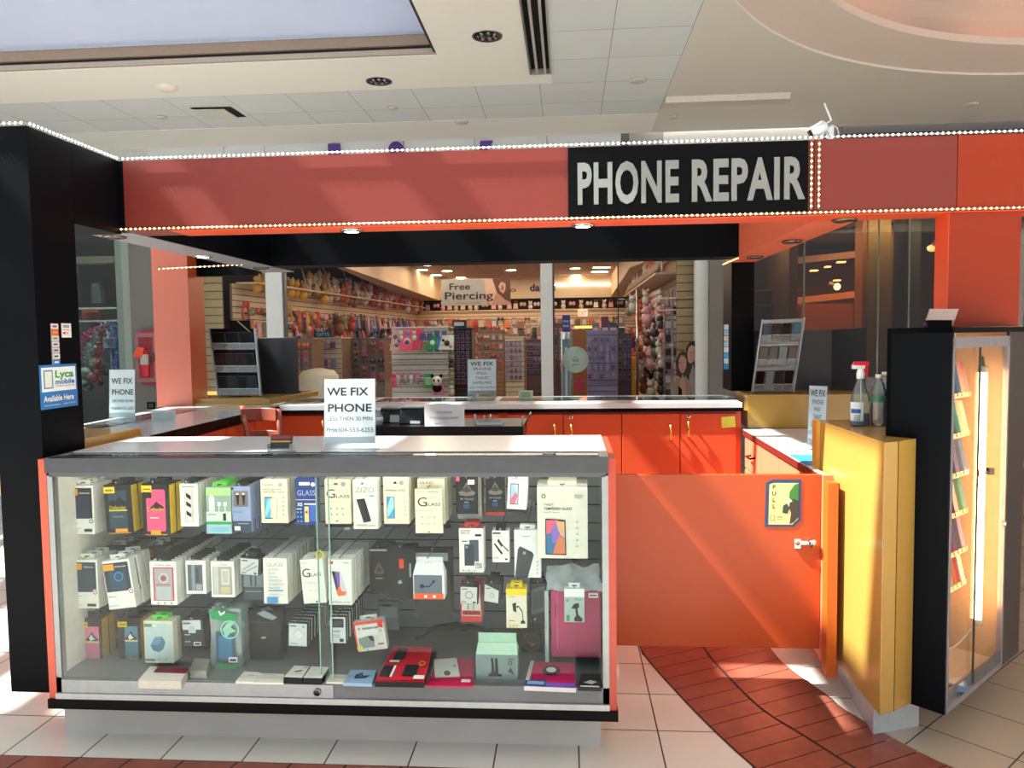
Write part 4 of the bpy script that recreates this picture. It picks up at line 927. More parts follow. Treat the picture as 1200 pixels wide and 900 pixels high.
b = MB(); b.tube([(p.x+.005, p.y, p.z+.01), (p.x+.002, p.y, p.z+.2)], .003, mat('#e6edf0', .3), n=6); b.build('dip_tube', t)
def water(p, lab):
    t = thing('water_bottle', lab, 'bottle', p)
    prof = [(.026, 0), (.030, .006)]
    for i in range(10): prof += [(.031, .012+i*.011), (.0285, .0175+i*.011)]
    prof += [(.031, .125), (.030, .15), (.020, .178), (.012, .19), (.0115, .2)]
    b = MB(); b.lathe(prof, p, CL, 18); b.build('bottle_body', t)
    b = MB(); b.lathe([(.0135, .197), (.0135, .212), (.001, .212)], p, WHITE, 14); b.build('cap', t)
    b = MB(); b.tube([p+Vector((0, 0, .100)), p+Vector((0, 0, .126))], .0322, mat('#4b7f5c', .4), n=20, cap=False); b.build('label', t, label='green label')
water(aZ(1033, 500, ZP)+Vector((0, .035, 0)), 'clear water bottle with green label between the spray bottle and black cabinet')
q = aZ(1042, 494, ZP)+Vector((0, .05, 0)); water(q, 'second clear water bottle half hidden behind the black cabinet')

# ------------------------------------------------------------------ stickers on the black wing column (face at x = XL-.02)
XC = XL-.0195
def onX(mb, px0, px1, pt, pb, m, off=.001, sk=0):
    a = aX(px0, (pt+pb)/2, XC+off); c = aX(px1, (pt+pb)/2, XC+off); zt = aX((px0+px1)/2, pt, XC+off).z; zb = aX((px0+px1)/2, pb, XC+off).z
    mb.quad([(XC+off, a.y, zb-sk), (XC+off, c.y, zb+sk*0), (XC+off, c.y, zt), (XC+off, a.y, zt-sk)], m); return a.y, c.y, zb, zt
b = MB(); y0, y1, z0, z1 = onX(b, 46.5, 90.5, 427, 478, mat('#2d76b8', .35), .0012)
onX(b, 48.5, 88.5, 430, 458, mat('#e6ecec', .4), .0018)
W = y1-y0; Hh = z1-z0
def tx(s, u, v, h, m, w=None, bold=0.): b.text(s, (XC+.0026, y0+u*W, z0+v*Hh), h*Hh, m, w=w*W if w else None, right=(0, 1, 0), bold=bold)
tx('Lyca', .40, .70, .16, mat('#2f9a48', .5), .5, .03); tx('mobile', .40, .55, .11, mat('#2766b0', .5), .52, .03); tx('Call the world for less', .42, .49, .035, INK, .48)
tx('Available Here', .08, .17, .13, WHITE, .8, .02); tx('www.lycamobile.us   1-866-277-3221', .08, .07, .035, WHITE, .85)
b.quad([(XC+.0022, y0+.10*W, z0+.46*Hh), (XC+.0022, y0+.34*W, z0+.46*Hh), (XC+.0022, y0+.34*W, z0+.88*Hh), (XC+.0022, y0+.10*W, z0+.88*Hh)], mat('#3f86b5', .5))
b.quad([(XC+.0025, y0+.13*W, z0+.49*Hh), (XC+.0025, y0+.31*W, z0+.49*Hh), (XC+.0025, y0+.31*W, z0+.85*Hh), (XC+.0025, y0+.13*W, z0+.85*Hh)], mat('#dfe6d8', .5))
one(b, 'column_sticker', 'blue and white Available Here sticker on the left black column', 'sticker')
cs = ['#d9d9d6', '#d8542a', '#cfd0cc', '#d4d6d9', '#c9c9c9', '#dedede', '#2f6fc0']; tl = ['', 'card', '', 'VISA', '', '', 'AMEX']
b = MB(); pad = mat('#c9ccc9', .5)
onX(b, 60, 68.8, 379, 429, mat('#8f9391', .5), .0008)
for i, c_ in enumerate(cs):
    t0 = 379.5+i*7; xo = i*.4; onX(b, 60+xo, 68.3+xo, t0, t0+6, mat(c_, .4), .0016)
    a, c, q0_, q1_ = onX(b, 61.5+xo, 66.5+xo, t0+2, t0+4, mat(('#8a2e2e', '#e8a030', '#6e6e70', '#2a3f8a', '#444444', '#30332f', '#dfe8f4')[i], .4), .0022)
one(b, 'payment_sticker', 'narrow strip of payment card stickers on the left black column', 'sticker')
b = MB(); onX(b, 72, 83.5, 379, 395.5, mat('#dfe0dc', .4), .0012); onX(b, 74, 81, 381, 384, mat('#8f97a0', .4), .002); onX(b, 74, 77, 389, 391.5, mat('#c23b30', .4), .002); onX(b, 78.5, 79.5, 389, 391.5, mat('#c23b30', .4), .002); onX(b, 74, 81.5, 386, 387, mat('#9aa0a6', .4), .002)
one(b, 'payment_sticker', 'small white rounded sticker right of the payment strip on the column', 'sticker')
# stickers on the rear left column
def colp(px, py, o=.003):
    u = (px-228)/(245-228); A_ = Vector((pB.x, 4.92, 0)); B_ = Vector((pC.x, 5.28, 0))
    d = ray(px, py); n = (B_-A_).cross(Vector((0, 0, 1))).normalized()
    if n.y > 0: n = -n
    O = Vector((0, 0, CAMH)); t = ((A_+n*o)-O).dot(n)/d.dot(n); return O+d*t
b = MB(); b.quad([colp(232.8, 424), colp(237.5, 424), colp(237, 394), colp(232.5, 394)], mat('#3a3f5a', .5))
for i in range(6): z_ = 395.5+i*4.7; b.quad([colp(233.3, z_+3.4, .004), colp(236.8, z_+3.4, .004), colp(236.8, z_, .004), colp(233.3, z_, .004)], mat(('#d7d2cc', '#c86a3a', '#cfd3d8', '#d8d8d8', '#aab3cc', '#c7cbd6')[i], .5))
one(b, 'payment_sticker', 'tiny strip of payment stickers on the orange rear left column', 'sticker')
b = MB(); b.quad([colp(238, 407), colp(241.5, 407), colp(241.5, 394), colp(238, 394)], mat('#cfcfc6', .5)); one(b, 'payment_sticker', 'tiny pale sticker beside the payment strip on the orange rear column', 'sticker')
# blue sticker strip at the right rear
b = MB()
for i in range(8):
    z0_ = 380.5+i*6.6; a, c = aY(848.5-.02*i, z0_, 5.31), aY(853.8, z0_+6, 5.31); b.box(a.x, c.x, 5.31, 5.312, c.z, a.z, mat(('#b6cfdc', '#8db7cd', '#c9c2b9', '#9fc4d8', '#d7dadb', '#4fa6d0', '#c8e2ee', '#2f8fc6')[i], .4))
one(b, 'window_sticker', 'narrow pale blue sticker strip beside the black rear right column', 'sticker')
# crumpled white envelope on the left yellow riser
b = MB(); p0_ = aZ(100, 488, 1.15); 
b.add([(-2.34, 3.30, 1.137), (-2.20, 3.34, 1.137), (-2.06, 3.06, 1.137), (-2.30, 3.02, 1.137), (-2.36, 3.36, 1.19), (-2.25, 3.30, 1.165), (-2.12, 3.10, 1.142), (-2.28, 3.16, 1.15)], [(0, 3, 2, 1), (4, 5, 7), (5, 6, 7), (0, 1, 5, 4), (1, 2, 6, 5), (2, 3, 7, 6), (3, 0, 4, 7)], mat('#e2d8bd', .6))
one(b, 'paper_bag', 'crumpled cream paper lying on the yellow riser beside the black column', 'paper')
b = MB(); p = aZ(160, 495, 1.103); b.box(p.x+.05, p.x+.18, p.y+.06, p.y+.066, 1.1, 1.16, mat('#b9c4c6', .5)); b.box(p.x+.06, p.x+.17, p.y+.055, p.y+.06, 1.11, 1.15, mat('#9dabad', .5)); one(b, 'card_box', 'small grey card standing behind the left sign holder', 'card')
# ------------------------------------------------------------------ products in the front showcase
def art_draw(mb, w, h, items, y0=0.):
    """items use fractions of the front: x 0..1, z 0..1 (z up)"""
    k = 1
    for it in items:
        y = y0-.0004*k-.0003; k += 1; t = it[0]
        if t == 'r': _, a, c, z0, z1, m = it; mb.quad([((a-.5)*w, y, z0*h), ((c-.5)*w, y, z0*h), ((c-.5)*w, y, z1*h), ((a-.5)*w, y, z1*h)], m)
        elif t == 'p': mb.quad([((u-.5)*w, y, v*h) for u, v in it[1]], it[2])
        elif t == 'c':
            _, u, v, r, m = it[:5]; n = 18; mb.quad([((u-.5)*w+r*w*math.cos(2*math.pi*i/n), y, v*h+r*w*math.sin(2*math.pi*i/n)) for i in range(n)], m)
        elif t == 'g':   # ring
            _, u, v, r, r2, m = it; n = 20; vs = []
            for i in range(n): a = 2*math.pi*i/n; vs += [((u-.5)*w+r*w*math.cos(a), y, v*h+r*w*math.sin(a)), ((u-.5)*w+r2*w*math.cos(a), y, v*h+r2*w*math.sin(a))]
            mb.add(vs, [(2*i, 2*i+1, 2*((i+1) % n)+1, 2*((i+1) % n)) for i in range(n)], m)
        elif t == 't': _, s, u, v, hh, ww, m = it[:7]; mb.text(s, ((u-.5)*w, y, v*h), hh*h, m, w=ww*w if ww else None, bold=it[7] if len(it) > 7 else 0.)
def c(hx, r=.4): return mat(hx, r, spec=.15)
WH = c('#e9e7e0'); OFF = c('#e3dcc6'); BK = c('#15171b'); YL = c('#eac21d'); OR = c('#e09a2c'); GY1 = c('#9aa0a3'); GY2 = c('#c7c9c8'); NV = c('#1d3a86'); RDc = c('#cf2b2b'); GN = c('#2f9a4a'); LB = c('#5fb0d8'); PK = c('#f0507f')
HOOKM = mat('#c2c6c8', .25, metal=.8)
YS = 3.182
def pack(name, label, cat, rect, y, d, body, art, n=1, gap=.003, tilt=0., tab=None, side=None, top=None, back_label=None, grp=None, hook=True, jit=.002, bodyshape=None, bott=None, hookz=None):
    x0, x1, z0, z1 = rect
    A = aY((x0+x1)/2, z1, y); w = aY(x1, z1, y).x-aY(x0, z1, y).x; h = aY(x0, z0, y).z-A.z
    mb = MB()
    if bodyshape: bodyshape(mb, w, h, d)
    else: mb.box(-w/2, w/2, 0, d, 0, h, body)
    root = mb.local(name, None, loc=(A.x, y, A.z), rot=(0, math.radians(tilt), 0), bev=.0012)
    root['label'] = label; root['category'] = cat
    if grp: root['group'] = grp
    ch = []
    if art:
        a = MB(); art_draw(a, w, h, art, -.0115 if bodyshape and bodyshape.__name__ == 'f' else 0.); ch.append(a.local('printed_front', root))
    if side: a = MB(); a.quad([(w/2+.0005, .001, 0.004), (w/2+.0005, d-.001, .004), (w/2+.0005, d-.001, h-.004), (w/2+.0005, .001, h-.004)], side); ch.append(a.local('printed_side', root))
    if top: a = MB(); a.quad([(-w/2, .001, h+.0005), (w/2, .001, h+.0005), (w/2, d-.001, h+.0005), (-w/2, d-.001, h+.0005)], top); ch.append(a.local('printed_top', root))
    if bott: a = MB(); a.box(-w/2, w/2, 0, d, -.012, 0, bott); ch.append(a.local('black_base', root))
    if tab:
        a = MB(); tw = w*.28; a.box(-tw, tw, d/2-.0006, d/2+.0006, h-.001, h+.018, tab); a.box(-.009, .009, d/2-.001, d/2+.001, h+.006, h+.010, BK); ch.append(a.local('hang_tab', root))
    kids(root, *ch)
    for i in range(1, n):
        if y+i*(d+gap)+d > YS-.004: break
        dup(root, dl=(random.uniform(-jit, jit), i*(d+gap), random.uniform(-jit, jit)*.5), label=(back_label or 'matching pack hanging behind the front one: '+label)[:120], group=grp or ('packs behind: '+label)[:80])
    if hook:
        hz = A.z+h+(.006 if hookz is None else hookz)
        k = MB(); k.tube([(A.x, YS, hz+.012), (A.x, y-.012, hz), (A.x, y-.018, hz+.008)], .0022, HOOKM, n=6); k.box(A.x-.012, A.x+.012, YS-.004, YS, hz-.004, hz+.028, HOOKM)
        one(k, 'display_hook', 'metal hook for the '+' '.join(label.split()[:12]), 'hook')
    return root
def bl(s): return s
# --- row 1
logo = lambda u, v: [('p', [(u, v), (u+.40, v), (u+.40, v+.115), (u, v+.115)], YL), ('r', u+.05, u+.35, v+.035, v+.06, c('#8a6d10'))]
pack('phone_case_box', 'white and black boxed phone case with yellow logo, top left in showcase', 'boxed case', (81, 111, 569, 626), 2.80, .045, WH,
     [('r', .06, .95, .32, .95, c('#1b2029')), ('r', .12, .86, .33, .80, c('#1d2b44')), ('t', 'Defender', .48, .83, .035, .42, WH)]+[('p', [(.02, .80), (.42, .80), (.42, .93), (.02, .93)], OR), ('c', .9, .27, .11, WH), ('g', .9, .27, .08, .05, BK), ('t', 'iPhone', .06, .22, .03, .3, BK), ('r', .62, .93, .05, .11, c('#3c4448')), ('r', .05, .4, .07, .08, GY1), ('r', .05, .5, .12, .13, GY1)], n=3, tab=WH, back_label='white boxed phone case hanging directly behind the top left one')
pack('phone_case_box', 'black rugged case box with yellow side and dark blue case in the top row', 'boxed case', (125, 157, 568, 625), 2.80, .045, BK,
     [('r', .16, .82, .10, .88, c('#26404f')), ('p', [(.16, .62), (.3, .70), (.42, .66), (.55, .76), (.70, .68), (.82, .64), (.82, .48), (.16, .48)], c('#14181c')), ('r', .16, .82, .46, .49, c('#c9bd3a')), ('t', 'Defender', .18, .5, .07, .62, c('#a89a2c'), .02), ('t', 'PROTECTION', .32, .33, .03, .35, GY1), ('p', [(.02, .83), (.42, .83), (.42, .96), (.02, .96)], YL), ('r', .08, .36, .875, .905, c('#7d640e')), ('r', .36, .80, .03, .10, OR), ('r', .1, .9, .005, .02, c('#d9a23a'))], side=YL, n=2, tab=BK, tilt=-2, back_label='black rugged case box hanging directly behind the one with the dark blue case')
pack('phone_case_box', 'black rugged case box with yellow side and hot pink case in the top row', 'boxed case', (168, 200, 567, 627), 2.80, .045, BK,
     [('p', [(.16, .07), (.82, .07), (.85, .12), (.85, .86), (.80, .89), (.36, .89), (.36, .72), (.16, .72)], PK), ('p', [(.24, .52), (.40, .58), (.52, .66), (.66, .60), (.78, .56), (.82, .50), (.22, .48)], BK), ('t', 'Defender', .2, .48, .06, .62, OR, .03), ('r', .28, .6, .33, .345, WH), ('p', [(0, .84), (.38, .84), (.38, .97), (0, .97)], YL), ('r', .05, .33, .885, .91, c('#7d640e')), ('r', .30, .66, .02, .10, OR), ('r', .1, .9, .005, .02, c('#d9a23a'))], side=YL, n=2, tab=BK, back_label='black rugged case box hanging directly behind the one with the hot pink case')
pack('watch_band_box', 'narrow white window box with patterned grey watch strap in the top row', 'boxed watch band', (212, 233, 567, 617), 2.80, .022, WH,
     [('r', .24, .76, .1, .88, c('#cfc6bb')), ('r', .34, .64, .13, .86, c('#dad7d2')), ('p', [(.36, .8), (.62, .72), (.62, .62), (.36, .7)], BK), ('p', [(.36, .6), (.62, .52), (.62, .44), (.36, .5)], BK), ('p', [(.36, .38), (.62, .30), (.62, .22), (.36, .28)], BK), ('r', .15, .85, .92, .95, GY1)], n=9, tab=BK, back_label='narrow white watch band box further back behind the patterned one')
pack('charger_pack', 'green topped clear pack with white car charger and cable in the top row', 'charger pack', (243, 272, 571, 625), 2.80, .03, c('#a9c4ae', .3),
     [('r', 0, 1, .28, .82, c('#8fa79a')), ('r', 0, 1, .82, .98, c('#a8cf8c')), ('r', .12, .34, .46, .76, WH), ('c', .23, .76, .11, WH), ('r', .46, .60, .60, .68, WH), ('r', .5, .54, .48, .60, WH), ('r', .70, .84, .60, .68, WH), ('r', .75, .79, .48, .60, WH), ('r', 0, 1, .26, .48, c('#cfd6cf')), ('r', .06, .4, .40, .43, GY1), ('r', .68, .80, .28, .44, c('#1a2430')), ('r', 0, 1, .20, .26, GN), ('r', 0, 1, 0, .20, c('#9cc3cf')), ('r', .2, .9, .06, .08, LB), ('r', .2, .9, .11, .13, LB)], n=4, tab=c('#5bc24a'), back_label='green topped charger pack hanging further back behind the front one')
pack('cable_box', 'blue violet cable box with dark base and two black plugs in the top row', 'cable box', (273, 295, 570, 624), 2.80, .016, c('#8fa0c8'),
     [('r', 0, 1, 0, .25, c('#343f55')), ('r', .08, .86, .56, .90, c('#7a6d6c')), ('p', [(.22, .82), (.42, .82), (.36, .6), (.28, .6)], BK), ('p', [(.54, .82), (.74, .82), (.68, .6), (.60, .6)], BK), ('r', .25, .38, .82, .86, WH), ('r', .58, .7, .82, .86, WH), ('r', .12, .42, .05, .14, WH), ('r', .02, .12, .93, .98, BK), ('r', .3, .9, .19, .21, GY1), ('r', .1, .6, .44, .46, c('#6d80ad'))], n=14, gap=.004, tab=BK, back_label='blue violet cable box hanging in the line behind the front one')
pack('screen_protector_box', 'cream tempered glass box with blue phone picture, left of the navy box', 'screen protector box', (306.5, 338, 562, 613), 2.80, .012, OFF,
     [('r', .14, .42, .1, .6, BK), ('r', .16, .40, .12, .58, c('#59b2da')), ('p', [(.16, .12), (.4, .4), (.40, .58), (.30, .58), (.16, .3)], c('#8fd0ea')), ('r', .36, .60, .12, .58, c('#c9c6b8')), ('r', .38, .58, .14, .56, c('#ddd7c2')), ('t', 'Anti-Finger Print', .1, .76, .035, .7, INK2), ('t', 'TEMPERED GLASS', .1, .70, .035, .8, INK), ('c', .75, .88, .07, c('#a9a28c')), ('t', 'GLASS', .1, .86, .04, .4, BK)]+[('c', .85, .2+i*.1, .03, GY1) for i in range(5)], n=11, bott=BK, back_label='cream tempered glass box in the line behind the one with the blue phone picture')
pack('screen_protector_box', 'navy blue GLASS box marked XS in the top row', 'screen protector box', (347, 372, 561, 615), 2.79, .012, NV,
     [('r', 0, 1, .54, .55, WH), ('t', 'GLASS', .1, .64, .11, .84, c('#9fb4e6')),  ('t', 'XS', .08, .41, .07, .25, WH, .02), ('r', .42, .62, .06, .40, c('#e6c98a')), ('r', .66, .96, .08, .44, c('#3b62b8')), ('r', .42, .96, .44, .47, WH), ('c', .52, .28, .06, c('#c03a30')), ('r', .2, .7, .86, .93, WH), ('c', .85, .88, .10, WH), ('r', .06, .3, .34, .36, WH)]+[('c', .12+.16*(i % 2), .08+.1*(i//2), .04, LB) for i in range(6)], n=3, back_label='screen protector box behind the navy XS box', bott=None)
pack('screen_protector_box', 'cream GLASS box left of the white box with slanted phone', 'screen protector box', (381.5, 412, 562, 614), 2.79, .012, OFF,
     [('t', 'G', .06, .59, .19, .34, INK), ('t', 'LASS', .44, .59, .07, .5, INK), ('r', .34, .9, .76, .765, GY1), ('r', .1, .9, .50, .505, GY1), ('t', 'iPhone', .06, .87, .05, .28, GY1), ('c', .72, .90, .09, GY1), ('r', .36, .52, .88, .93, c('#6d6858'))]+[('c', .25+.22*(i % 3), .22+.13*(i//3), .035, GY1) for i in range(6)]+[('r', .42, .5, .06, .085, BK)], n=11, bott=BK, back_label='cream GLASS box in the line left of the slanted phone box')
pack('screen_protector_box', 'white ZIZO box with slanted black phone', 'screen protector box', (414.5, 443, 562, 620), 2.77, .012, c('#e9e6da'),
     [('t', 'ZIZO', .1, .74, .10, .78, c('#8c8f90')), ('p', [(.14, .60), (.48, .62), (.74, .16), (.42, .13)], BK), ('p', [(.18, .57), (.46, .59), (.70, .18), (.43, .16)], c('#20262e')), ('c', .4, .92, .06, c('#8c8f90')), ('t', 'TEMPERED GLASS', .1, .06, .035, .8, INK), ('r', .68, .88, .66, .69, LB)], n=4, back_label='white boxed screen protector right behind the ZIZO box')
pack('screen_protector_box', 'cream tempered glass box with light blue phone, right of the slanted phone box', 'screen protector box', (450, 480, 559, 614), 2.79, .013, OFF,
     [('r', .13, .43, .12, .58, BK), ('r', .15, .41, .13, .57, c('#3f9fd6')), ('p', [(.15, .13), (.41, .35), (.41, .57), (.28, .57), (.15, .35)], c('#9fd8f0')), ('t', 'TEMPERED GLASS', .07, .70, .035, .8, INK), ('t', 'HD', .08, .87, .05, .2, GY1), ('c', .72, .88, .09, c('#a9a28c')), ('p', [(.38, .86), (.48, .92), (.56, .86)], BK)]+[('c', .85, .2+i*.09, .025, GY1) for i in range(5)], n=11, bott=BK, back_label='cream tempered glass box in the line right of the slanted phone box')
pack('screen_protector_box', 'larger cream GLASS box hanging lowest in the top row', 'screen protector box', (487, 519, 573, 625), 2.76, .015, OFF,
     [('t', 'G', .10, .61, .20, .34, INK), ('t', 'LASS', .48, .62, .07, .46, INK), ('r', .4, .95, .80, .805, GY1), ('r', .05, .95, .51, .515, GY1), ('t', 'iPhone', .06, .92, .03, .28, GY1), ('r', .46, .9, .93, .945, GY1)]+[('c', .27+.22*(i % 3), .22+.15*(i//3), .04, c('#c2bba8')) for i in range(6)]+[('r', .46, .54, .03, .05, BK)], n=1, bott=BK)
pack('screen_protector_box', 'tall cream box behind the lowest GLASS box of the top row', 'screen protector box', (490, 522, 561, 614), 2.80, .014, OFF, [('t', 'GLASS', .08, .89, .05, .5, INK)], n=12, back_label='cream box in the line behind the larger GLASS box', hook=False)
TK = [('p', [(.12, .55), (.3, .62), (.42, .74), (.5, .82), (.58, .74), (.72, .62), (.9, .55), (.8, .48), (.5, .46), (.2, .48)], c('#6f6a66')), ('p', [(.25, .60), (.42, .68), (.5, .76), (.58, .68), (.76, .60), (.5, .55)], c('#3a3836')), ('t', '9H TOUGH', .2, .36, .05, .6, GY1), ('r', .35, .62, .15, .26, c('#20466e')), ('r', .38, .58, .29, .32, c('#5f8fb5'))]
pack('screen_protector_box', 'black pyramid emblem box with white price tag in the top row', 'screen protector box', (534.5, 560.5, 556.5, 602.5), 2.78, .02, BK, TK+[('r', .03, .18, .84, .96, c('#e05a6a')), ('r', .55, .85, .76, .88, WH)], side=WH, n=2, back_label='boxed protector behind the pyramid box with price tag', hookz=-.01)
pack('screen_protector_box', 'red edged box hanging behind the pyramid emblem box', 'screen protector box', (537, 565, 560, 608), 2.84, .03, c('#b9b3ad'), [('r', 0, 1, 0, .2, GY1)], side=RDc, n=2, hook=False, back_label='red edged box further back on the pyramid hook')
pack('screen_protector_box', 'black pyramid emblem box without a tag, right of the tagged one', 'screen protector box', (569.5, 592, 556.5, 600), 2.81, .03, BK, TK+[('r', .03, .18, .90, .98, c('#a84450'))], bott=c('#a3242c'), n=2, side=WH, back_label='boxed protector behind the untagged pyramid box', hookz=-.01)
pack('screen_protector_box', 'white box with pink and blue phone, slightly tilted, in the top row', 'screen protector box', (594, 617, 556, 597), 2.79, .015, c('#e3e6e6'), [('r', .14, .56, .14, .74, BK), ('r', .17, .53, .16, .72, c('#b9c7dc')), ('p', [(.17, .16), (.4, .16), (.53, .4), (.4, .5), (.17, .3)], c('#e0708f')), ('p', [(.17, .3), (.4, .5), (.3, .72), (.17, .72)], c('#9fc0e0')), ('t', 'TEMPERED GLASS', .08, .86, .05, .8, INK)]+[('c', .78, .2+i*.1, .03, GY1) for i in range(5)], n=5, tilt=3, bott=BK, back_label='white boxed protector behind the tilted pink phone box', hookz=-.01)
pack('tablet_protector_box', 'large cream tablet tempered glass box with rainbow tablet at the top right', 'tablet protector box', (630, 689, 570.5, 654.5), 2.76, .022, c('#dddacd'),
     [('r', .02, .98, .96, 1.0, c('#efece1')), ('c', .13, .87, .045, GN), ('c', .13, .87, .02, WH), ('t', 'TABLET', .13, .74, .03, .2, INK), ('t', 'TEMPERED GLASS', .13, .68, .035, .56, INK, .01), ('t', 'Screen Protector', .13, .64, .02, .32, INK2), ('t', 'SMART', .74, .87, .02, .18, INK), ('t', 'TABLET', .74, .84, .02, .18, INK),
      ('p', [(.16, .06), (.57, .05), (.56, .54), (.16, .56)], BK), ('p', [(.18, .08), (.55, .07), (.54, .52), (.18, .54)], c('#5f87c4')), ('p', [(.18, .3), (.30, .42), (.42, .54), (.18, .54)], c('#e85a78')), ('p', [(.42, .35), (.54, .3), (.54, .52), (.38, .53)], c('#d9a37a')), ('p', [(.30, .07), (.55, .07), (.54, .28), (.42, .34), (.3, .2)], c('#d0764f')), ('p', [(.18, .08), (.30, .07), (.38, .24), (.3, .36), (.18, .34)], c('#2e6f9f')), ('p', [(.30, .22), (.38, .24), (.45, .36), (.36, .46), (.28, .36)], c('#8a6cc0'))]+[('c', .79, .18+i*.085, .02, GY1) for i in range(5)]+[('r', .58, .76, .18+i*.085, .182+i*.085, GY1) for i in range(5)], n=5, gap=.01, tab=c('#e4e0d2'), back_label='large cream tablet box hanging behind the front one at the top right')
# --- row 2
DK1 = c('#2a3340')
pack('phone_case_box', 'white and navy boxed phone case at the left end of the second row', 'boxed case', (85.5, 116, 656, 713), 2.79, .045, WH,
     [('r', .03, .94, .34, .95, DK1), ('r', .1, .86, .36, .78, c('#2b3d4c')), ('t', 'Defender', .5, .84, .035, .38, WH), ('p', [(.02, .80), (.42, .80), (.42, .93), (.02, .93)], OR), ('c', .9, .34, .11, WH), ('g', .9, .34, .08, .05, c('#b0546a')), ('t', 'iPhone', .06, .25, .03, .3, BK), ('r', .58, .92, .05, .10, c('#3c4448')), ('r', .05, .4, .07, .08, GY1)], n=3, tab=WH, back_label='white boxed case behind the left end one in the second row')
pack('phone_case_box', 'tilted white boxed case with blue ring in the second row', 'boxed case', (128, 160, 656, 713), 2.77, .04, WH,
     [('r', .03, .94, .36, .95, c('#28303c')), ('r', .2, .8, .40, .78, c('#26455c')), ('g', .54, .66, .17, .13, c('#3f87c0')), ('t', 'Defender', .46, .85, .035, .42, WH), ('p', [(.02, .80), (.42, .80), (.42, .93), (.02, .93)], OR), ('c', .92, .34, .11, WH), ('g', .92, .34, .08, .05, c('#c04a55')), ('t', 'iPhone', .06, .25, .03, .3, BK), ('r', .05, .4, .07, .08, GY1)], n=3, tab=WH, tilt=-7, gap=.012, back_label='white boxed case behind the tilted one with the blue ring')
pack('phone_case_box', 'black case box hanging high at the back behind the blue ring box', 'boxed case', (124, 152, 640, 690), 2.98, .05, c('#3a3d42'), [('r', .1, .5, .74, .92, c('#b9903a')), ('t', 'Defender', .5, .8, .04, .42, GY1)], n=2, side=GY1, tab=GY2, back_label='black case box deeper behind the blue ring box')
pack('phone_case_box', 'black case box hanging high at the back left of the red window box', 'boxed case', (167, 196, 640, 690), 2.98, .05, c('#3a3d42'), [('r', .1, .5, .74, .92, c('#b9903a'))], n=2, side=GY1, tab=GY2, back_label='black case box deeper on the hook left of the red window box')
pack('phone_case_box', 'deep stack of white window boxes with a red ring case in front', 'boxed case', (177, 208, 658, 709), 2.76, .022, WH,
     [('r', .12, .9, .1, .87, c('#c64a5c')), ('r', .18, .84, .12, .84, c('#a8a4a6')), ('r', .24, .78, .12, .42, c('#b3b7ba')), ('g', .52, .62, .18, .15, c('#d8d4d4')), ('c', .52, .62, .1, c('#b04d58')), ('r', .24, .78, .46, .48, c('#c64a5c')), ('t', 'PREMIUM CASE', .2, .91, .03, .6, INK), ('c', .3, .05, .04, GY1), ('c', .55, .05, .04, GY1), ('c', .8, .05, .04, GY1)], n=15, gap=.004, tab=BK, back_label='window box in the deep stack behind the red ring case')
pack('phone_case_box', 'white window box with grey case next to the red ring one', 'boxed case', (218.5, 242, 657, 696), 2.79, .024, WH,
     [('r', .1, .84, .1, .88, c('#59626a')), ('r', .3, .46, .1, .88, c('#8a949b')), ('r', .5, .66, .35, .8, c('#3f4a52')), ('r', .5, .8, .12, .3, c('#9aa3a8')), ('t', 'CASE', .3, .92, .03, .3, INK)], n=5, tab=BK, back_label='window box behind the white one with the grey case')
pack('phone_case_box', 'white window box with beige case right of the grey one', 'boxed case', (248, 275.5, 658, 700), 2.77, .024, WH,
     [('r', .08, .9, .08, .86, c('#a7a79c')), ('r', .12, .32, .08, .86, c('#c2c3bd')), ('r', .45, .8, .35, .8, c('#d3d1c6')), ('r', .5, .75, .42, .74, c('#bdbbae')), ('r', .42, .82, .12, .3, c('#c9b994')), ('t', 'CASE', .3, .90, .03, .4, INK)], n=8, tab=BK, back_label='window box behind the white one with the beige case')
pack('cable_pack', 'small black and white cable pack hanging over a slate box', 'cable pack', (281, 303, 652, 674), 2.75, .012, BK,
     [('r', .03, .97, .02, .88, GY2), ('p', [(.14, .3), (.2, .24), (.8, .66), (.76, .74)], GY1), ('p', [(.3, .22), (.36, .16), (.94, .5), (.9, .58)], GY1), ('r', .08, .4, .74, .8, INK), ('r', .08, .35, .1, .14, INK), ('r', .75, .9, .08, .16, INK)], n=4, tilt=4, tab=BK, back_label='small cable pack behind the one over the slate box')
pack('cable_box', 'slate box with two dark stripes below the small cable pack', 'cable box', (286, 309, 655, 703), 2.80, .02, c('#77838c'),
     [('r', 0, 1, 0, .32, c('#3c4b52')), ('r', .36, .42, .34, .8, BK), ('r', .6, .66, .34, .8, BK), ('r', .1, .9, .2, .22, GY1)], n=5, hook=False, back_label='slate cable box behind the striped one')
pack('screen_protector_box', 'white box reading ULTRA SLIM EXTRA SMOOTH SCRATCH PROOF', 'screen protector box', (309.5, 337.5, 654, 707.5), 2.76, .012, c('#e4e0d6'),
     [('t', 'GLASS', .14, .82, .08, .7, GY1), ('t', 'ULTRA', .22, .73, .045, .42, GY1), ('t', 'SLIM', .22, .65, .045, .3, GY1), ('t', 'EXTRA', .22, .57, .045, .4, GY1), ('t', 'SMOOTH', .22, .49, .045, .56, GY1), ('t', 'SCRATCH', .22, .41, .045, .64, GY1), ('t', 'PROOF', .22, .33, .045, .5, GY1), ('r', .2, .82, .28, .30, c('#3f9fd6')), ('r', .14, .6, .02, .15, c('#3f8fd0')), ('r', .2, .86, .20, .215, GY2)], n=20, gap=.004, back_label='white box in the long line behind the ULTRA SLIM box')
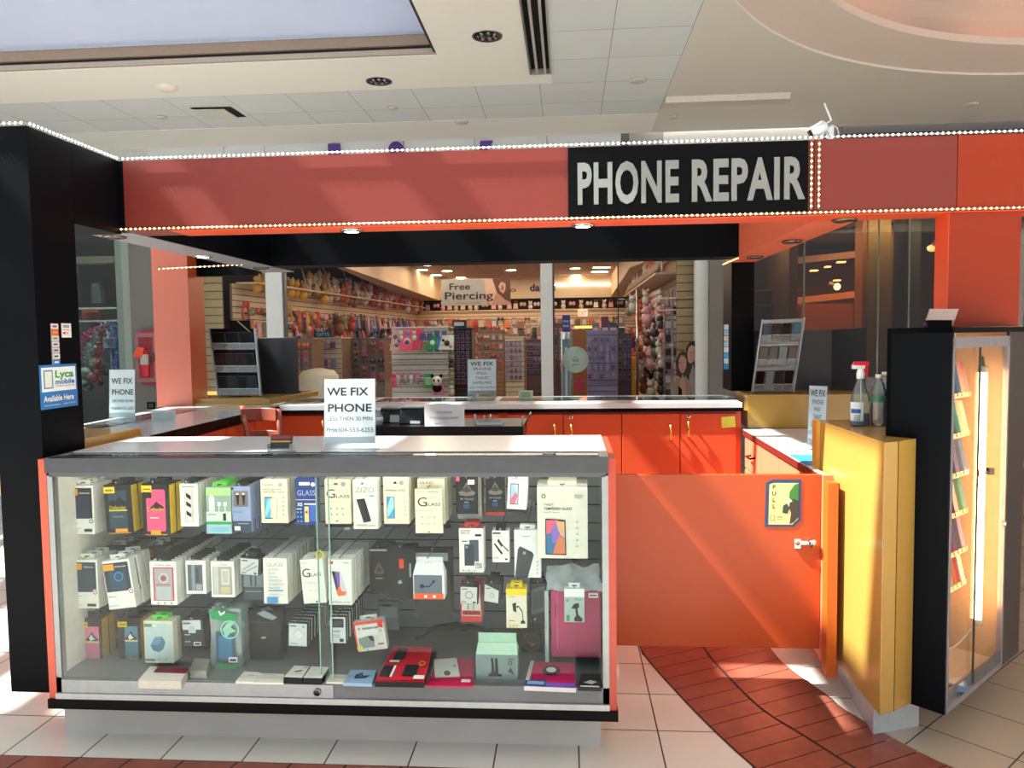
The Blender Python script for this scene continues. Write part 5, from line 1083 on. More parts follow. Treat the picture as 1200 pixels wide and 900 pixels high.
pack('screen_protector_box', 'tilted white GLASS box with yellow key ring in the second row', 'screen protector box', (356, 383, 655, 707), 2.75, .012, c('#e2e0d6'),
     [('t', 'G', .06, .60, .19, .34, INK), ('t', 'LASS', .44, .61, .07, .44, INK), ('t', 'iPhone', .06, .90, .04, .28, GY1), ('r', .1, .9, .47, .475, GY2)]+[('c', .36+.22*(i % 2), .30+.15*(i//2), .035, GY2) for i in range(4)]+[('r', .55, .64, .03, .06, BK)], n=5, gap=.012, tilt=-4, bott=c('#20302f'), back_label='white boxed protector behind the tilted GLASS box')
k = MB(); P = aY(374.5, 650, 2.745); k.tube(arc((P.x, 2.745, P.z), .014, 0, 360, 16), .0035, YL, n=6, cap=False); one(k, 'hook_ring', 'yellow ring on the hook above the tilted GLASS box', 'ring')
pack('screen_protector_box', 'white tempered glass box with slanted orange and violet phone', 'screen protector box', (385.5, 413, 655.5, 709), 2.75, .012, c('#e6e4de'),
     [('p', [(.13, .76), (.52, .74), (.82, .26), (.78, .2), (.42, .18)], c('#c9ccd4')), ('p', [(.16, .74), (.48, .72), (.5, .30), (.38, .22)], c('#2c2440')), ('p', [(.3, .72), (.46, .72), (.48, .46), (.4, .4)], c('#7c56b0')), ('p', [(.34, .3), (.46, .44), (.58, .3), (.76, .3), (.70, .22), (.42, .20)], c('#ea6a3a')), ('r', .05, .22, .90, .96, RDc), ('r', .66, .9, .92, .94, GY1), ('t', 'TEMPERED GLASS', .08, .05, .035, .84, INK2)], n=14, gap=.006, bott=BK, back_label='boxed protector in the long line behind the orange and violet phone')
pack('phone_case_box', 'black case box with pyramid emblem in the second row', 'boxed case', (434, 456, 643, 696), 2.86, .03, BK, [('r', .02, .98, .95, .99, GY1), ('p', [(.2, .48), (.5, .72), (.8, .48), (.5, .42)], c('#4d4a47')), ('p', [(.35, .5), (.5, .62), (.66, .5)], c('#22211f')), ('r', .3, .7, .34, .36, GY1)], n=4, tilt=0, back_label='black box behind the pyramid case box of the second row')
def pouch(m1):
    def f(mb, w, h, d):
        n = 6; vs = []
        for j in range(n+1):
            for i in range(n+1):
                u, v = i/n, j/n; bl_ = math.sin(math.pi*u)*math.sin(math.pi*min(1, v*1.05)); vs.append(((u-.5)*w*(1+.03*math.sin(9*v)), -.007*bl_-.003*math.sin(13*u+7*v), v*h))
        o = len(vs)
        for j in range(n+1):
            for i in range(n+1):
                u, v = i/n, j/n; vs.append(((u-.5)*w, d*.4, v*h))
        fs = []
        for j in range(n):
            for i in range(n):
                a = j*(n+1)+i; fs += [(a, a+1, a+n+2, a+n+1), (o+a, o+a+n+1, o+a+n+2, o+a+1)]
        mb.add(vs, fs, m1, True)
    return f
pack('accessory_pouch', 'black pouch with red tag right of the pyramid case box', 'pouch', (455, 487, 642, 702), 2.80, .03, BK, [('r', .45, .62, .62, .80, c('#d8432c')), ('r', .82, .88, .45, .72, GY1), ('p', [(.38, .36), (.5, .40), (.56, .34), (.44, .31)], GY1)], n=3, back_label='black pouch behind the one with the red tag', bodyshape=pouch(c('#1a1c1f', .45)))
pack('accessory_pouch', 'silver and black bag behind the white earphone box', 'pouch', (487, 529, 645, 722), 2.84, .04, BK, [('r', .05, .95, .86, .98, c('#9fa6aa', .2))], n=2, back_label='black bag further back behind the earphone box', bodyshape=pouch(c('#262a2e', .3)))
def wedge(mb, w, h, d):
    m1 = c('#e3e6e4'); mb.box(-w/2, w/2, 0, d, 0, h*.62, m1)
    mb.hexa([(-w/2, 0, h*.62), (w/2, 0, h*.62), (w/2, d, h*.62), (-w/2, d, h*.62)], [(-w/2*.86, d*.45, h*.88), (w/2*.86, d*.45, h*.88), (w/2*.86, d*.55, h*.88), (-w/2*.86, d*.55, h*.88)], m1)
    mb.box(-w/2*.86, w/2*.86, d*.47, d*.53, h*.86, h, c('#cfd0cf'))
pack('earphone_box', 'white roof-topped earphone box with red bottom stripe', 'earphone box', (484.5, 521, 655, 702), 2.72, .055, WH,
     [('r', .03, .93, .08, .60, c('#5d6a78')), ('c', .28, .32, .07, BK), ('c', .66, .44, .05, BK), ('p', [(.3, .3), (.52, .3), (.66, .42), (.64, .44), (.5, .33), (.3, .33)], BK), ('r', .03, .97, 0, .15, c('#e0542f')), ('t', 'e Pro', .4, .90, .04, .2, INK), ('c', .4, .07, .05, WH), ('c', .68, .07, .05, WH)], n=1, bodyshape=wedge)
pack('power_bank_box', 'white power bank box with two grey power banks', 'power bank box', (538.5, 567, 619, 671), 2.78, .025, WH,
     [('t', 'POWER', .08, .92, .04, .4, INK), ('t', 'BRICK', .08, .87, .04, .36, INK), ('r', .66, .92, .82, .87, BK), ('r', .12, .34, .70, .72, BK), ('r', .43, .8, .26, .74, c('#434c5c')), ('r', .22, .62, .16, .64, c('#2c3440')), ('c', .32, .58, .05, GY1), ('r', .66, .94, .1, .22, GY1), ('t', 'k', .7, .12, .06, .12, WH), ('c', .16, .06, .03, GY1), ('c', .4, .06, .03, GY1), ('c', .64, .06, .03, GY1)], n=3, tab=c('#c23a32'), top=c('#b13530'), back_label='power bank box behind the front one')
pack('cable_pack', 'small white cable pack with two black plugs right of the power bank', 'cable pack', (577, 597, 622, 659), 2.79, .012, WH,
     [('r', .05, .5, .90, .95, BK), ('p', [(.3, .68), (.38, .76), (.62, .56), (.56, .48)], BK), ('p', [(.1, .58), (.16, .62), (.5, .38), (.62, .3), (.56, .24), (.44, .32)], BK), ('p', [(.6, .54), (.64, .56), (.96, .38), (.94, .34)], BK), ('t', '2.4A', .08, .12, .06, .3, INK), ('r', .75, .9, .08, .13, BK), ('t', 'CABLE', .1, .82, .04, .5, GY1)], n=4, tab=BK, back_label='small white cable pack behind the front one')
pack('charger_pack', 'white pack with slanted dark charger below the tilted phone box', 'charger pack', (603, 634, 621, 677), 2.79, .02, c('#dfe1e0'),
     [('p', [(.02, .0), (.50, .0), (.74, .48), (.68, .54), (.22, .66), (.14, .60)], c('#3b4046')), ('c', .38, .52, .06, GY1), ('r', .3, .6, .86, .88, GY1)]+[('c', .86, .1+.08*i, .03, GY1) for i in range(4)], n=2, tab=c('#d8dada'), back_label='white pack behind the slanted charger')
pack('cable_pack', 'small dark and white cable pack above the red pack', 'cable pack', (539, 560, 684, 708), 2.74, .012, c('#25221f'),
     [('r', .02, .94, .02, .84, c('#c3c4c0')), ('g', .5, .45, .22, .17, c('#8a8078')), ('r', .08, .4, .72, .76, INK), ('r', .7, .88, .06, .14, INK), ('r', .08, .35, .1, .13, INK)], n=3, tilt=2, tab=BK, back_label='small cable pack behind the one above the red pack')
pack('cable_pack', 'red and white cable pack hanging lowest left of the phone holder', 'cable pack', (540, 565, 683, 729), 2.80, .02, c('#c23a34'),
     [('r', .06, .94, .16, .96, c('#cfcac3')), ('r', .08, .92, .18, .30, c('#b9352f')), ('t', 'LINKPIN', .1, .2, .07, .8, BK, .03), ('r', .34, .37, .32, .55, BK), ('r', .6, .63, .32, .55, BK)], n=3, hook=False, side=c('#d8d8d4'), back_label='red cable pack behind the lowest one')
pack('cable_pack', 'dark cable pack with white card beside the yellow phone holder box', 'cable pack', (567, 587, 684, 707), 2.76, .022, c('#2a2d30'),
     [('p', [(.02, .96), (.02, .1), (.84, .02), (.84, .66)], c('#c3c5c2')), ('g', .45, .4, .14, .10, c('#8f8c88')), ('r', .08, .35, .74, .78, INK)], n=4, tab=BK, tilt=3, back_label='dark cable pack behind the one with the white card')
pack('phone_holder_box', 'yellow topped box with gooseneck phone holder', 'phone holder box', (593.5, 617.5, 690, 736), 2.75, .03, c('#dcd6c2'),
     [('r', 0, 1, .84, 1, c('#e6cc1e')), ('t', 'HOLDER', .06, .77, .05, .4, c('#c9a818')), ('p', [(.3, .62), (.34, .44), (.5, .40), (.48, .66)], BK), ('p', [(.5, .56), (.60, .58), (.80, .44), (.84, .2), (.80, .2), (.76, .42), (.6, .54), (.5, .52)], BK), ('p', [(.68, .12), (.94, .12), (.88, .2), (.74, .2)], BK), ('r', .15, .4, .18, .2, c('#c9702c')), ('c', .18, .07, .05, YL), ('c', .34, .07, .05, YL), ('c', .5, .07, .05, YL)], n=2, tab=c('#e6cc1e'), top=c('#e6cc1e'), back_label='yellow topped box behind the gooseneck holder box')
pack('cable_pack', 'dark pack hanging between the phone holder box and the tablet case', 'cable pack', (621, 641, 684, 730), 2.80, .03, c('#1d2023'),
     [('p', [(.1, .85), (.9, .95), (.9, .3), (.1, .2)], c('#4a4f54')), ('p', [(.2, .78), (.8, .86), (.8, .42), (.2, .32)], c('#33383d')), ('c', .3, .1, .06, GY1)], n=3, tab=BK, back_label='dark pack behind the one left of the tablet case')
# tablet case in a bag with plastic
def slab_case(mb, w, h, d): mb.box(-w/2, w/2, 0, d*.5, 0, h, c('#b0345c', .35)); mb.box(-w/2+.004, w/2-.004, d*.5, d, .004, h-.004, c('#1c1d22'))
pack('tablet_case', 'raspberry pink tablet case in a clear bag at the right end', 'tablet case', (646, 704, 692, 770), 2.80, .03, BK,
     [('r', .01, .99, .01, .99, c('#b13a63', .3)), ('r', .09, .15, .6, .82, c('#8a2247')), ('r', .12, .14, .1, .95, c('#c7608a', .2)), ('r', .76, .95, .90, .97, WH), ('r', .78, .93, .925, .945, INK)], n=2, gap=.02, bodyshape=slab_case, back_label='dark tablet case in a bag behind the raspberry one')
k = MB(); A0, A1 = aY(640, 692, 2.79), aY(706, 692, 2.79); zt = aY(670, 663, 2.83).z; n = 10; vs = []; PLB = glassmat('plastic_bag', '#dfe8ec', .45, .12)
for j in range(5):
    for i in range(n+1):
        u, v = i/n, j/4; vs.append((A0.x+(A1.x-A0.x)*u*(1-.06*v)+.004*math.sin(9*v), 2.79+.05*v+.012*math.sin(17*u+5*v), A0.z+(zt-A0.z)*(v-.08*math.sin(11*u)*v)))
k.add(vs, [(j*(n+1)+i, j*(n+1)+i+1, (j+1)*(n+1)+i+1, (j+1)*(n+1)+i) for j in range(4) for i in range(n)], PLB, True)
bz = aY(670, 776, 2.79).z; k.hexa([(A0.x-.006, 2.785, bz), (A0.x+.008, 2.785, bz), (A0.x+.008, 2.85, bz), (A0.x-.006, 2.85, bz)], [(A0.x-.006, 2.785, A0.z), (A0.x+.008, 2.785, A0.z), (A0.x+.008, 2.85, A0.z), (A0.x-.006, 2.85, A0.z)], PLB)
one(k, 'plastic_bag', 'crinkled clear plastic bag around the raspberry tablet case', 'plastic bag')
pack('phone_holder_box', 'white and green hanging box with car phone mount over the raspberry case', 'phone holder box', (661.5, 685, 690, 729), 2.74, .03, c('#d3dbd6'),
     [('r', 0, 1, 0, .76, c('#9fb0aa')), ('r', 0, 1, .76, 1, c('#dfe8e6')), ('p', [(.34, .42), (.5, .56), (.72, .58), (.74, .46), (.6, .40)], c('#20262c')), ('p', [(.54, .44), (.64, .44), (.70, .22), (.92, .1), (.86, .02), (.5, .03), (.48, .12), (.58, .2)], c('#20262c')), ('r', .1, .26, .04, .22, c('#3f8a5a')), ('t', 'Mount', .55, .66, .06, .35, c('#2f6a4a')), ('g', .15, .66, .06, .03, c('#2f6a4a'))], n=1, tab=c('#dfe4e4'))
# --- row 3
def rug(lab, rect, col, tint, bl_, **k):
    pack('phone_case_box', lab, 'boxed case', rect, 2.82, .045, BK, [('r', .30, .88, .10, .82, c(col)), ('p', [(.34, .56), (.48, .64), (.58, .72), (.68, .62), (.84, .56), (.84, .52), (.34, .52)], c('#1c2226')), ('p', [(.44, .58), (.56, .66), (.62, .60), (.72, .56), (.5, .52)], c('#dfe3e0')), ('r', .30, .88, .48, .52, c('#d9cf8c')), ('p', [(.0, .80), (.42, .80), (.42, .92), (.0, .92)], c('#d9b723')), ('r', .06, .36, .845, .87, c('#6d5a14')), ('r', .42, .82, .04, .12, c('#a8823a')), ('r', .2, .9, .005, .02, c('#c9963a'))], side=c('#d2a21e'), n=2, back_label=bl_, **k)
rug('black rugged case box with pale pink case in the third row', (94, 121, 724, 780), '#e07a9c', '', 'black case box behind the pale pink one', tab=BK)
rug('black rugged case box with teal case in the third row', (140, 166, 724, 777), '#4f7f92', '', 'black case box behind the teal one', tab=BK)
pack('phone_case_box', 'pale green box with blue hexagon charger in the third row', 'charger box', (170, 204, 727.5, 777), 2.75, .03, c('#d9d2bd'),
     [('r', .03, .97, .05, .93, c('#b5c7c3')), ('p', [(.22, .42), (.38, .62), (.62, .64), (.74, .5), (.66, .34), (.5, .26), (.30, .30)], c('#3f6f8c')), ('p', [(.22, .42), (.38, .62), (.62, .64), (.56, .48), (.4, .44)], c('#5f8fab')), ('r', .03, .3, .86, .93, c('#4f8a68')), ('r', .03, .36, .05, .10, c('#4f8a5a')), ('r', .3, .46, .86, .93, c('#cfe0e6')), ('c', .5, .1, .03, GY1), ('c', .75, .1, .03, GY1), ('c', .18, .74, .02, WH)], n=2, gap=.006, tab=c('#58c23a'), back_label='pale box behind the one with the blue hexagon')
pack('charger_pack', 'dark pack with white window card and barcode in the third row', 'charger pack', (215.5, 240, 726, 757), 2.78, .035, c('#2a323a'),
     [('r', 0, .88, .62, .98, c('#c9cecf')), ('r', .28, .62, .50, .80, c('#dfe4e6')), ('r', .3, .6, .52, .78, c('#b4bcc0')), ('r', .08, .36, .42, .46, GY1), ('r', .08, .34, .16, .2, GY1), ('r', .5, .84, .02, .16, WH), ('r', .54, .8, .05, .13, INK), ('r', .05, .4, .85, .89, INK)], n=3, tilt=-2, back_label='dark pack behind the one with window card')
def bagged(m1, m2):
    def f(mb, w, h, d): pouch(m1)(mb, w, h*.9, d)
    return f
pack('headphone_bag', 'clear zip bag with green top and swirl logo holding a blue headset', 'headphone bag', (248, 284, 713, 781), 2.76, .05, BK,
     [('p', [(0, .97), (.4, 1.0), (.95, .9), (.9, .82), (.6, .80), (.1, .84)], c('#1f8f52')), ('r', .22, .82, .10, .62, c('#33566e')), ('r', .3, .74, .15, .55, c('#3f7398')), ('g', .68, .66, .30, .26, c('#8fd0b8')), ('p', [(.45, .66), (.62, .78), (.9, .82), (.72, .70), (.9, .64), (.7, .60), (.55, .52)], c('#8fc9b4')), ('r', .62, .90, .10, .19, WH), ('r', .66, .86, .12, .16, INK), ('p', [(.15, .02), (.3, .1), (.6, .05), (.9, .06), (.94, .0), (.2, -.02)], c('#1f9a5a')), ('p', [(.34, .98), (.4, .90), (.54, .94), (.58, .99), (.52, .97), (.42, .94), (.38, .99)], c('#e6efe9'))], n=2, bodyshape=pouch(glassmat('clear_pouch', '#9fb0b0', .55, .1)), back_label='clear zip bag behind the green topped one')
pack('accessory_pouch', 'black zip bag with small white mark in the third row', 'pouch', (293, 330, 716, 772), 2.82, .04, BK, [('r', .42, .56, .45, .49, GY1), ('p', [(.3, .98), (.55, 1.04), (.95, .9), (.8, .84), (.5, .9)], c('#8b979b', .2)), ('r', .05, .95, .78, .8, c('#3a4044'))], n=2, bodyshape=pouch(c('#24282b', .35)), back_label='black zip bag behind the one with white mark')
pack('charger_pack', 'small white carded pack with cable drawing in the third row', 'charger pack', (338.5, 360, 730, 757), 2.76, .02, c('#2b2f33'),
     [('r', .0, .98, .0, .98, c('#c6cbcc')), ('p', [(.22, .5), (.5, .78), (.86, .5), (.6, .26)], c('#aab1b3')), ('p', [(.26, .5), (.5, .72), (.8, .5), (.58, .3)], c('#d3d8d8')), ('c', .8, .85, .08, GY1), ('r', .08, .4, .85, .89, INK), ('r', .08, .5, .1, .14, GY1)], n=9, tilt=2, gap=.012, back_label='dark pack in the line behind the small white carded pack')
pack('charger_pack', 'narrow white and black carded pack left of the motorola box', 'charger pack', (387.5, 405.5, 723, 753.5), 2.77, .02, c('#2b2f33'),
     [('r', 0, 1, 0, 1, c('#d2d6d5')), ('r', .1, .88, .6, .94, c('#20262b')), ('r', .15, .8, .66, .86, c('#39424a')), ('t', 'multi', .15, .42, .09, .5, INK), ('r', .12, .6, .3, .33, GY1), ('r', .12, .7, .22, .25, GY1), ('r', .6, .86, .06, .18, INK), ('r', .12, .4, .08, .1, GY1)], n=8, gap=.012, back_label='dark pack in the line behind the narrow carded pack')
pack('charger_pack', 'tilted red and white motorola box in the third row', 'charger box', (419, 454.5, 727, 762), 2.76, .03, c('#c9c5be'),
     [('r', .0, 1, .0, .86, c('#d7d5cf')), ('r', 0, 1, .90, 1, c('#d8402f')), ('r', 0, .05, 0, 1, c('#d8402f')), ('t', 'motorola', .28, .72, .10, .52, BK, .02), ('g', .17, .77, .04, .02, INK), ('p', [(.1, .45), (.4, .5), (.56, .5), (.62, .44), (.6, .12), (.12, .1)], c('#7f8783')), ('p', [(.42, .5), (.56, .5), (.6, .44), (.6, .3), (.5, .34)], c('#2b2f30')), ('p', [(.8, .98), (.97, .98), (.97, .72), (.8, .76)], c('#c22e28')), ('g', .86, .64, .05, .035, INK), ('c', .12, .13, .1, c('#d3cf6a')), ('r', .72, .92, .18, .22, c('#8a3a30')), ('r', .68, .76, .3, .5, GY2), ('c', .36, .04, .02, INK)], n=1, tilt=-8, tab=c('#b8b5b0'), side=c('#c9c5be'))
k = MB(); A0 = aY(443, 738, 2.95); B0 = aY(467, 705, 2.95); k.box(A0.x, B0.x, 2.95, 2.97, A0.z, B0.z, c('#6a6e72', .3)); k.box(A0.x+.008, B0.x-.008, 2.945, 2.95, A0.z+.05, B0.z-.02, c('#868b8e', .3)); k.box(A0.x+.01, B0.x-.03, 2.943, 2.945, B0.z-.018, B0.z-.01, INK); one(k, 'accessory_pouch', 'faint grey bagged pack hanging behind the motorola box', 'pouch')
# cable bundle draped low right
k = MB(); pts = [aY(487+i*8, 748-14*math.sin(i/13*math.pi)**.7+random.uniform(-2, 2), 3.0+.02*math.sin(i)) for i in range(14)]
k.tube(pts, [.004+.010*math.sin(math.pi*i/13) for i in range(14)], c('#1a1c1e', .6), n=8)
pts = [p+Vector((.0, .01, -.006)) for p in pts]; k.tube(pts, .006, c('#24282a', .5), n=6)
one(k, 'cable_bundle', 'dark cable bundle draped low behind the phone holder boxes', 'cable')
pack('watch_pouch', 'round brown and black mouse pack hanging beside the tablet case', 'pouch', (612, 636, 737, 764), 2.9, .03, BK, [('c', .45, .5, .42, c('#3a2a26')), ('g', .45, .5, .46, .40, c('#55504c')), ('p', [(.2, .6), (.5, .3), (.8, .5), (.5, .4)], c('#b0705a'))], n=1, bodyshape=pouch(c('#26282a', .4)))
# --- goods lying on the deck
ZD = DZ+.001
def flat(name, lab, cat, corners, th, top, art=None, z=ZD, side=None, grp=None):
    P = [aZ(px, py, z+th) for px, py in corners]       # near-left, near-right, far-right, far-left
    b = MB(); b.hexa([(p.x, p.y, z) for p in P], [(p.x, p.y, z+th) for p in P], side or top)
    o = one(b, name, lab, cat, group=grp)
    a = MB(); 
    def Q(u, v, k): 
        q = P[0].lerp(P[1], u).lerp(P[3].lerp(P[2], u), v); return (q.x, q.y, z+th+.0006*k)
    a.quad([Q(.0, .0, 1), Q(1, .0, 1), Q(1, 1, 1), Q(0, 1, 1)], top)
    for i, it in enumerate(art or []):
        if it[0] == 'r': _, u0, u1, v0, v1, m = it; a.quad([Q(u0, v0, i+2), Q(u1, v0, i+2), Q(u1, v1, i+2), Q(u0, v1, i+2)], m)
        elif it[0] == 'c': _, u, v, r, m = it; a.quad([Q(u+r*math.cos(t*.5236), v+r*math.sin(t*.5236), i+2) for t in range(12)], m)
        elif it[0] == 'p': a.quad([Q(u, v, i+2) for u, v in it[1]], it[2])
    k = a.build('printed_top', parent=o); kids(o, k); return o
flat('flat_box', 'flat white box with dark red end lying on the deck under the hexagon box', 'flat box', [(162, 797), (212, 798), (222, 783), (176, 781)], .03, c('#cfcac0'), [('r', .2, 1, .55, 1, c('#7c2a35'))], side=c('#bab4a8'))
flat('flat_box', 'grey carton lying on the deck left of the green topped bag', 'carton', [(222, 785), (242, 786), (246, 773), (228, 771)], .03, c('#8f8b84'))
flat('flat_box', 'flat white packet on the deck left of the two small cable boxes', 'packet', [(276, 798.5), (296, 799), (305, 788), (286, 787)], .008, c('#dcd8ca'), [('r', .4, .8, .6, .66, GY1)])
flat('flat_box', 'second flat white packet on the deck touching the small cable boxes', 'packet', [(296, 799.5), (332, 800), (333, 790), (304, 789)], .007, c('#dad6c6'), [('r', .2, .7, .8, .86, GY1)])
flat('cable_box', 'left of the two small black and white cable boxes on the deck', 'cable box', [(332.5, 793.5), (354, 794.5), (363, 781), (345, 780)], .022, c('#d9d5c6'), [('p', [(.3, .5), (.7, .65), (.75, .55), (.4, .42)], BK), ('p', [(.7, .8), (.95, .9), (.95, .86), (.72, .76)], INK)], side=BK)
flat('cable_box', 'right of the two small black and white cable boxes on the deck', 'cable box', [(355, 794.5), (377, 795), (385.5, 782), (365, 781)], .022, c('#dbd8ca'), [('r', .2, .7, .7, .74, GY2)], side=BK)
flat('flat_box', 'flat white packet behind the door joint on the deck', 'packet', [(382, 799), (402, 799.5), (408, 791), (388, 790)], .007, c('#cfcbbd'))
flat('flat_box', 'light blue flat box with dark laptop stand picture on the deck', 'flat box', [(402, 800), (436, 801), (441, 785.5), (411, 785)], .012, c('#8fadc9'), [('p', [(.3, .3), (.7, .35), (.85, .6), (.6, .55), (.5, .8), (.3, .6)], c('#2f4152')), ('p', [(.35, .4), (.6, .42), (.5, .7)], c('#54677a'))])
KB = c('#c42a36')
for i in range(3):
    flat('tablet_case_box', ('bottom', 'middle', 'top')[i]+' black and red tablet box of the stack on the deck', 'tablet box', [(439, 799-i*.0), (497, 800), (507, 759), (462, 757)], .018, c('#1e1e21') if i < 2 else KB, None if i < 2 else [('r', .02, .98, .0, .05, c('#9b1e28')), ('r', .02, .3, .12, .42, c('#262a2e')), ('r', .25, .3, .12, .42, WH), ('r', .5, .8, .15, .45, c('#262a2e')), ('r', .14, .4, .58, .92, c('#30353a')), ('r', .1, .32, .50, .56, c('#cfd3d6')), ('r', .76, .98, .06, .16, WH), ('c', .86, .48, .08, c('#d98a3c')), ('c', .86, .48, .04, KB)], z=ZD+i*.0195, side=c('#141416'))
flat('tablet_case', 'flat raspberry tablet sleeve on the deck under the white card', 'tablet sleeve', [(499, 803), (554, 804), (556, 772), (514, 771)], .006, c('#c22850'), [('r', .74, .94, .12, .22, WH)])
flat('hang_card', 'white hang card with a slot lying on the raspberry sleeve', 'card', [(510, 793), (539, 792), (535, 771), (508, 773)], .004, c('#dcd9d0'), [('c', .5, .16, .14, c('#55504c')), ('r', .8, .9, .5, .56, INK)], z=ZD+.0075)
# green box standing on the deck
def tent(mb, w, h, d):
    m1 = c('#9fc5ae'); mb.box(-w/2, w/2, 0, d, 0, h*.58, c('#8b9b98')); mb.hexa([(-w/2, 0, h*.58), (w/2, 0, h*.58), (w/2, d, h*.58), (-w/2, d, h*.58)], [(-w/2*.94, d*.42, h*.78), (w/2*.94, d*.42, h*.78), (w/2*.94, d*.56, h*.78), (-w/2*.94, d*.56, h*.78)], c('#bcdcc4'))
    mb.box(-w/2*.92, w/2*.92, d*.46, d*.52, h*.76, h, m1)
A0 = aZ(583, 804, ZD)
yy = 2.70
o = pack('phone_holder_box', 'mint green topped car mount box standing on the deck', 'phone holder box', (558, 607, 752.5, 803), yy, .08, WH,
     [('r', .02, .98, .02, .57, c('#76878a')), ('p', [(.36, .5), (.42, .5), (.44, .22), (.5, .1), (.34, .1), (.38, .24)], BK), ('p', [(.46, .5), (.52, .5), (.54, .14), (.46, .12)], BK), ('r', .3, .62, .08, .14, BK), ('g', .82, .40, .05, .03, INK), ('p', [(.76, .2), (.84, .3), (.92, .12), (.84, .16)], INK), ('r', .78, .9, .48, .5, INK)], n=1, bodyshape=tent, hook=False)
o.location.z = ZD
a = MB(); a.box(-.02, .02, .033, .035, .165, .172, BK); 
flat('tablet_case_box', 'pink tablet box with violet border and black ring on the deck', 'tablet box', [(614, 804), (675, 806.5), (672, 777), (622, 775)], .016, c('#c2285a'), [('r', .0, 1, 0, .16, c('#7a58b8')), ('r', .0, .42, .02, .24, c('#33507c')), ('r', .05, .38, .06, .18, c('#86a9c9')), ('r', .0, .08, .2, 1, c('#cfc7c0')), ('c', .5, .62, .2, BK), ('c', .5, .64, .11, c('#d3cfcf'))], side=c('#c4bfc0'))
for i in range(4):
    flat('flat_box', ('lowest', 'second lowest', 'second highest', 'topmost')[i]+' dark flat box of the stack in the right corner of the deck', 'flat box', [(677, 805), (705, 806), (704, 790), (681, 789)], .013, c('#1f2423') if i % 2 else c('#2e3331'), [('p', [(.2, .3), (.5, .5), (.8, .4), (.6, .2)], c('#9aa39f')), ('r', .1, .9, .0, .08, c('#c6c9c4'))], z=ZD+i*.0145, side=c('#202423'))
# ------------------------------------------------------------------ the shop behind
rnd = random.Random(11)
SX0, SX1 = -3.75, 1.5; SYB = 18.0; SZ = 2.95
SLB = mat('#e2c4a4', .6, var=.02); SLB2 = mat('#c7ab84', .6, var=.02); GRV = mat('#7d5a44', .8)
SHC = mat('#c9a48a', .8, var=.01)
b = MB(); b.box(-5.0, 3.0, 9.1, SYB+.3, -.02, .004, mat('#4c3f44', .35, var=.1)); struct(b, 'floor.004')
b = MB(); b.box(-5.0, 3.0, 9.1, SYB+.3, SZ, SZ+.05, tilemat('shop_ceiling', '#c9a58c', '#8f7362', .6, 0, 0, 0, .8, .012)); struct(b, 'ceiling.011')
def slat(name, p0, p1, z0, z1, m, pitch=.0762, th=.03):
    """slatwall running from p0 to p1 (xy)"""
    p0 = Vector((*p0, 0)); p1 = Vector((*p1, 0)); d = (p1-p0).normalized(); n = Vector((d.y, -d.x, 0))
    mb = MB(); mb.hexa([p0+Vector((0, 0, z0)), p1+Vector((0, 0, z0)), p1-n*th+Vector((0, 0, z0)), p0-n*th+Vector((0, 0, z0))], [p0+Vector((0, 0, z1)), p1+Vector((0, 0, z1)), p1-n*th+Vector((0, 0, z1)), p0-n*th+Vector((0, 0, z1))], GRV)
    z = z0
    while z < z1-.01:
        a, e = z+.006, min(z+pitch-.006, z1)
        mb.hexa([p0+n*.012+Vector((0, 0, a)), p1+n*.012+Vector((0, 0, a)), p1+Vector((0, 0, a)), p0+Vector((0, 0, a))], [p0+n*.012+Vector((0, 0, e)), p1+n*.012+Vector((0, 0, e)), p1+Vector((0, 0, e)), p0+Vector((0, 0, e))], m); z += pitch
    return struct(mb, name)
LWX = -3.62
def LW(y): return -4.15+(y-9.3)/8.7*.56
zl0, zl1 = 2.32, 2.12
slat('wall_left.001', (LW(9.3), 9.3), (LW(18), SYB), .05, 2.24, SLB, .0762)
o = bpy.data.objects['wall_left.001']
slat('wall_left.002', (aY(238, 400, 9.35).x, 9.35), (aY(263, 400, 9.35).x, 9.35), .05, 2.6, SLB2, .10)
slat('wall_back.004', (LWX-.1, SYB), (2.2, SYB), .05, 2.18, SLB, .0762)
slat('wall_right.001', (1.42, 15.0), (1.42, 9.55), .05, 2.35, SLB2, .0762)
slat('wall_right.002', (1.30, 9.35), (1.56, 9.35), .05, 3.0, SLB2, .10)
b = MB(); b.box(-4.2, 2.9, SYB, SYB+.1, 2.44, SZ, mat('#ead2b4', .7)); b.box(-4.2, 2.9, SYB+.25, SYB+.3, 2.1, 2.5, mat('#2a1a1a', .8)); b.box(-4.2, 2.9, SYB-.05, SYB+.25, 2.15, 2.18, SLB); struct(b, 'wall_back.005')
b = MB(); b.box(-5.0, -4.35, 9.5, SYB+.3, 0, SZ, mat('#3a2420', .8)); struct(b, 'wall_left.005')
b = MB(); b.box(-4.35, -3.65, SYB-.1, SYB+.3, 2.2, SZ, mat('#3a2420', .8)); struct(b, 'wall_left.006')
b = MB(); b.box(2.6, 2.7, 9.3, SYB+.3, 0, SZ, mat('#c9a890', .8)); b.box(1.46, 1.55, 9.5, 15, 0, SZ, mat('#d9bfa0', .8)); struct(b, 'wall_left.003')
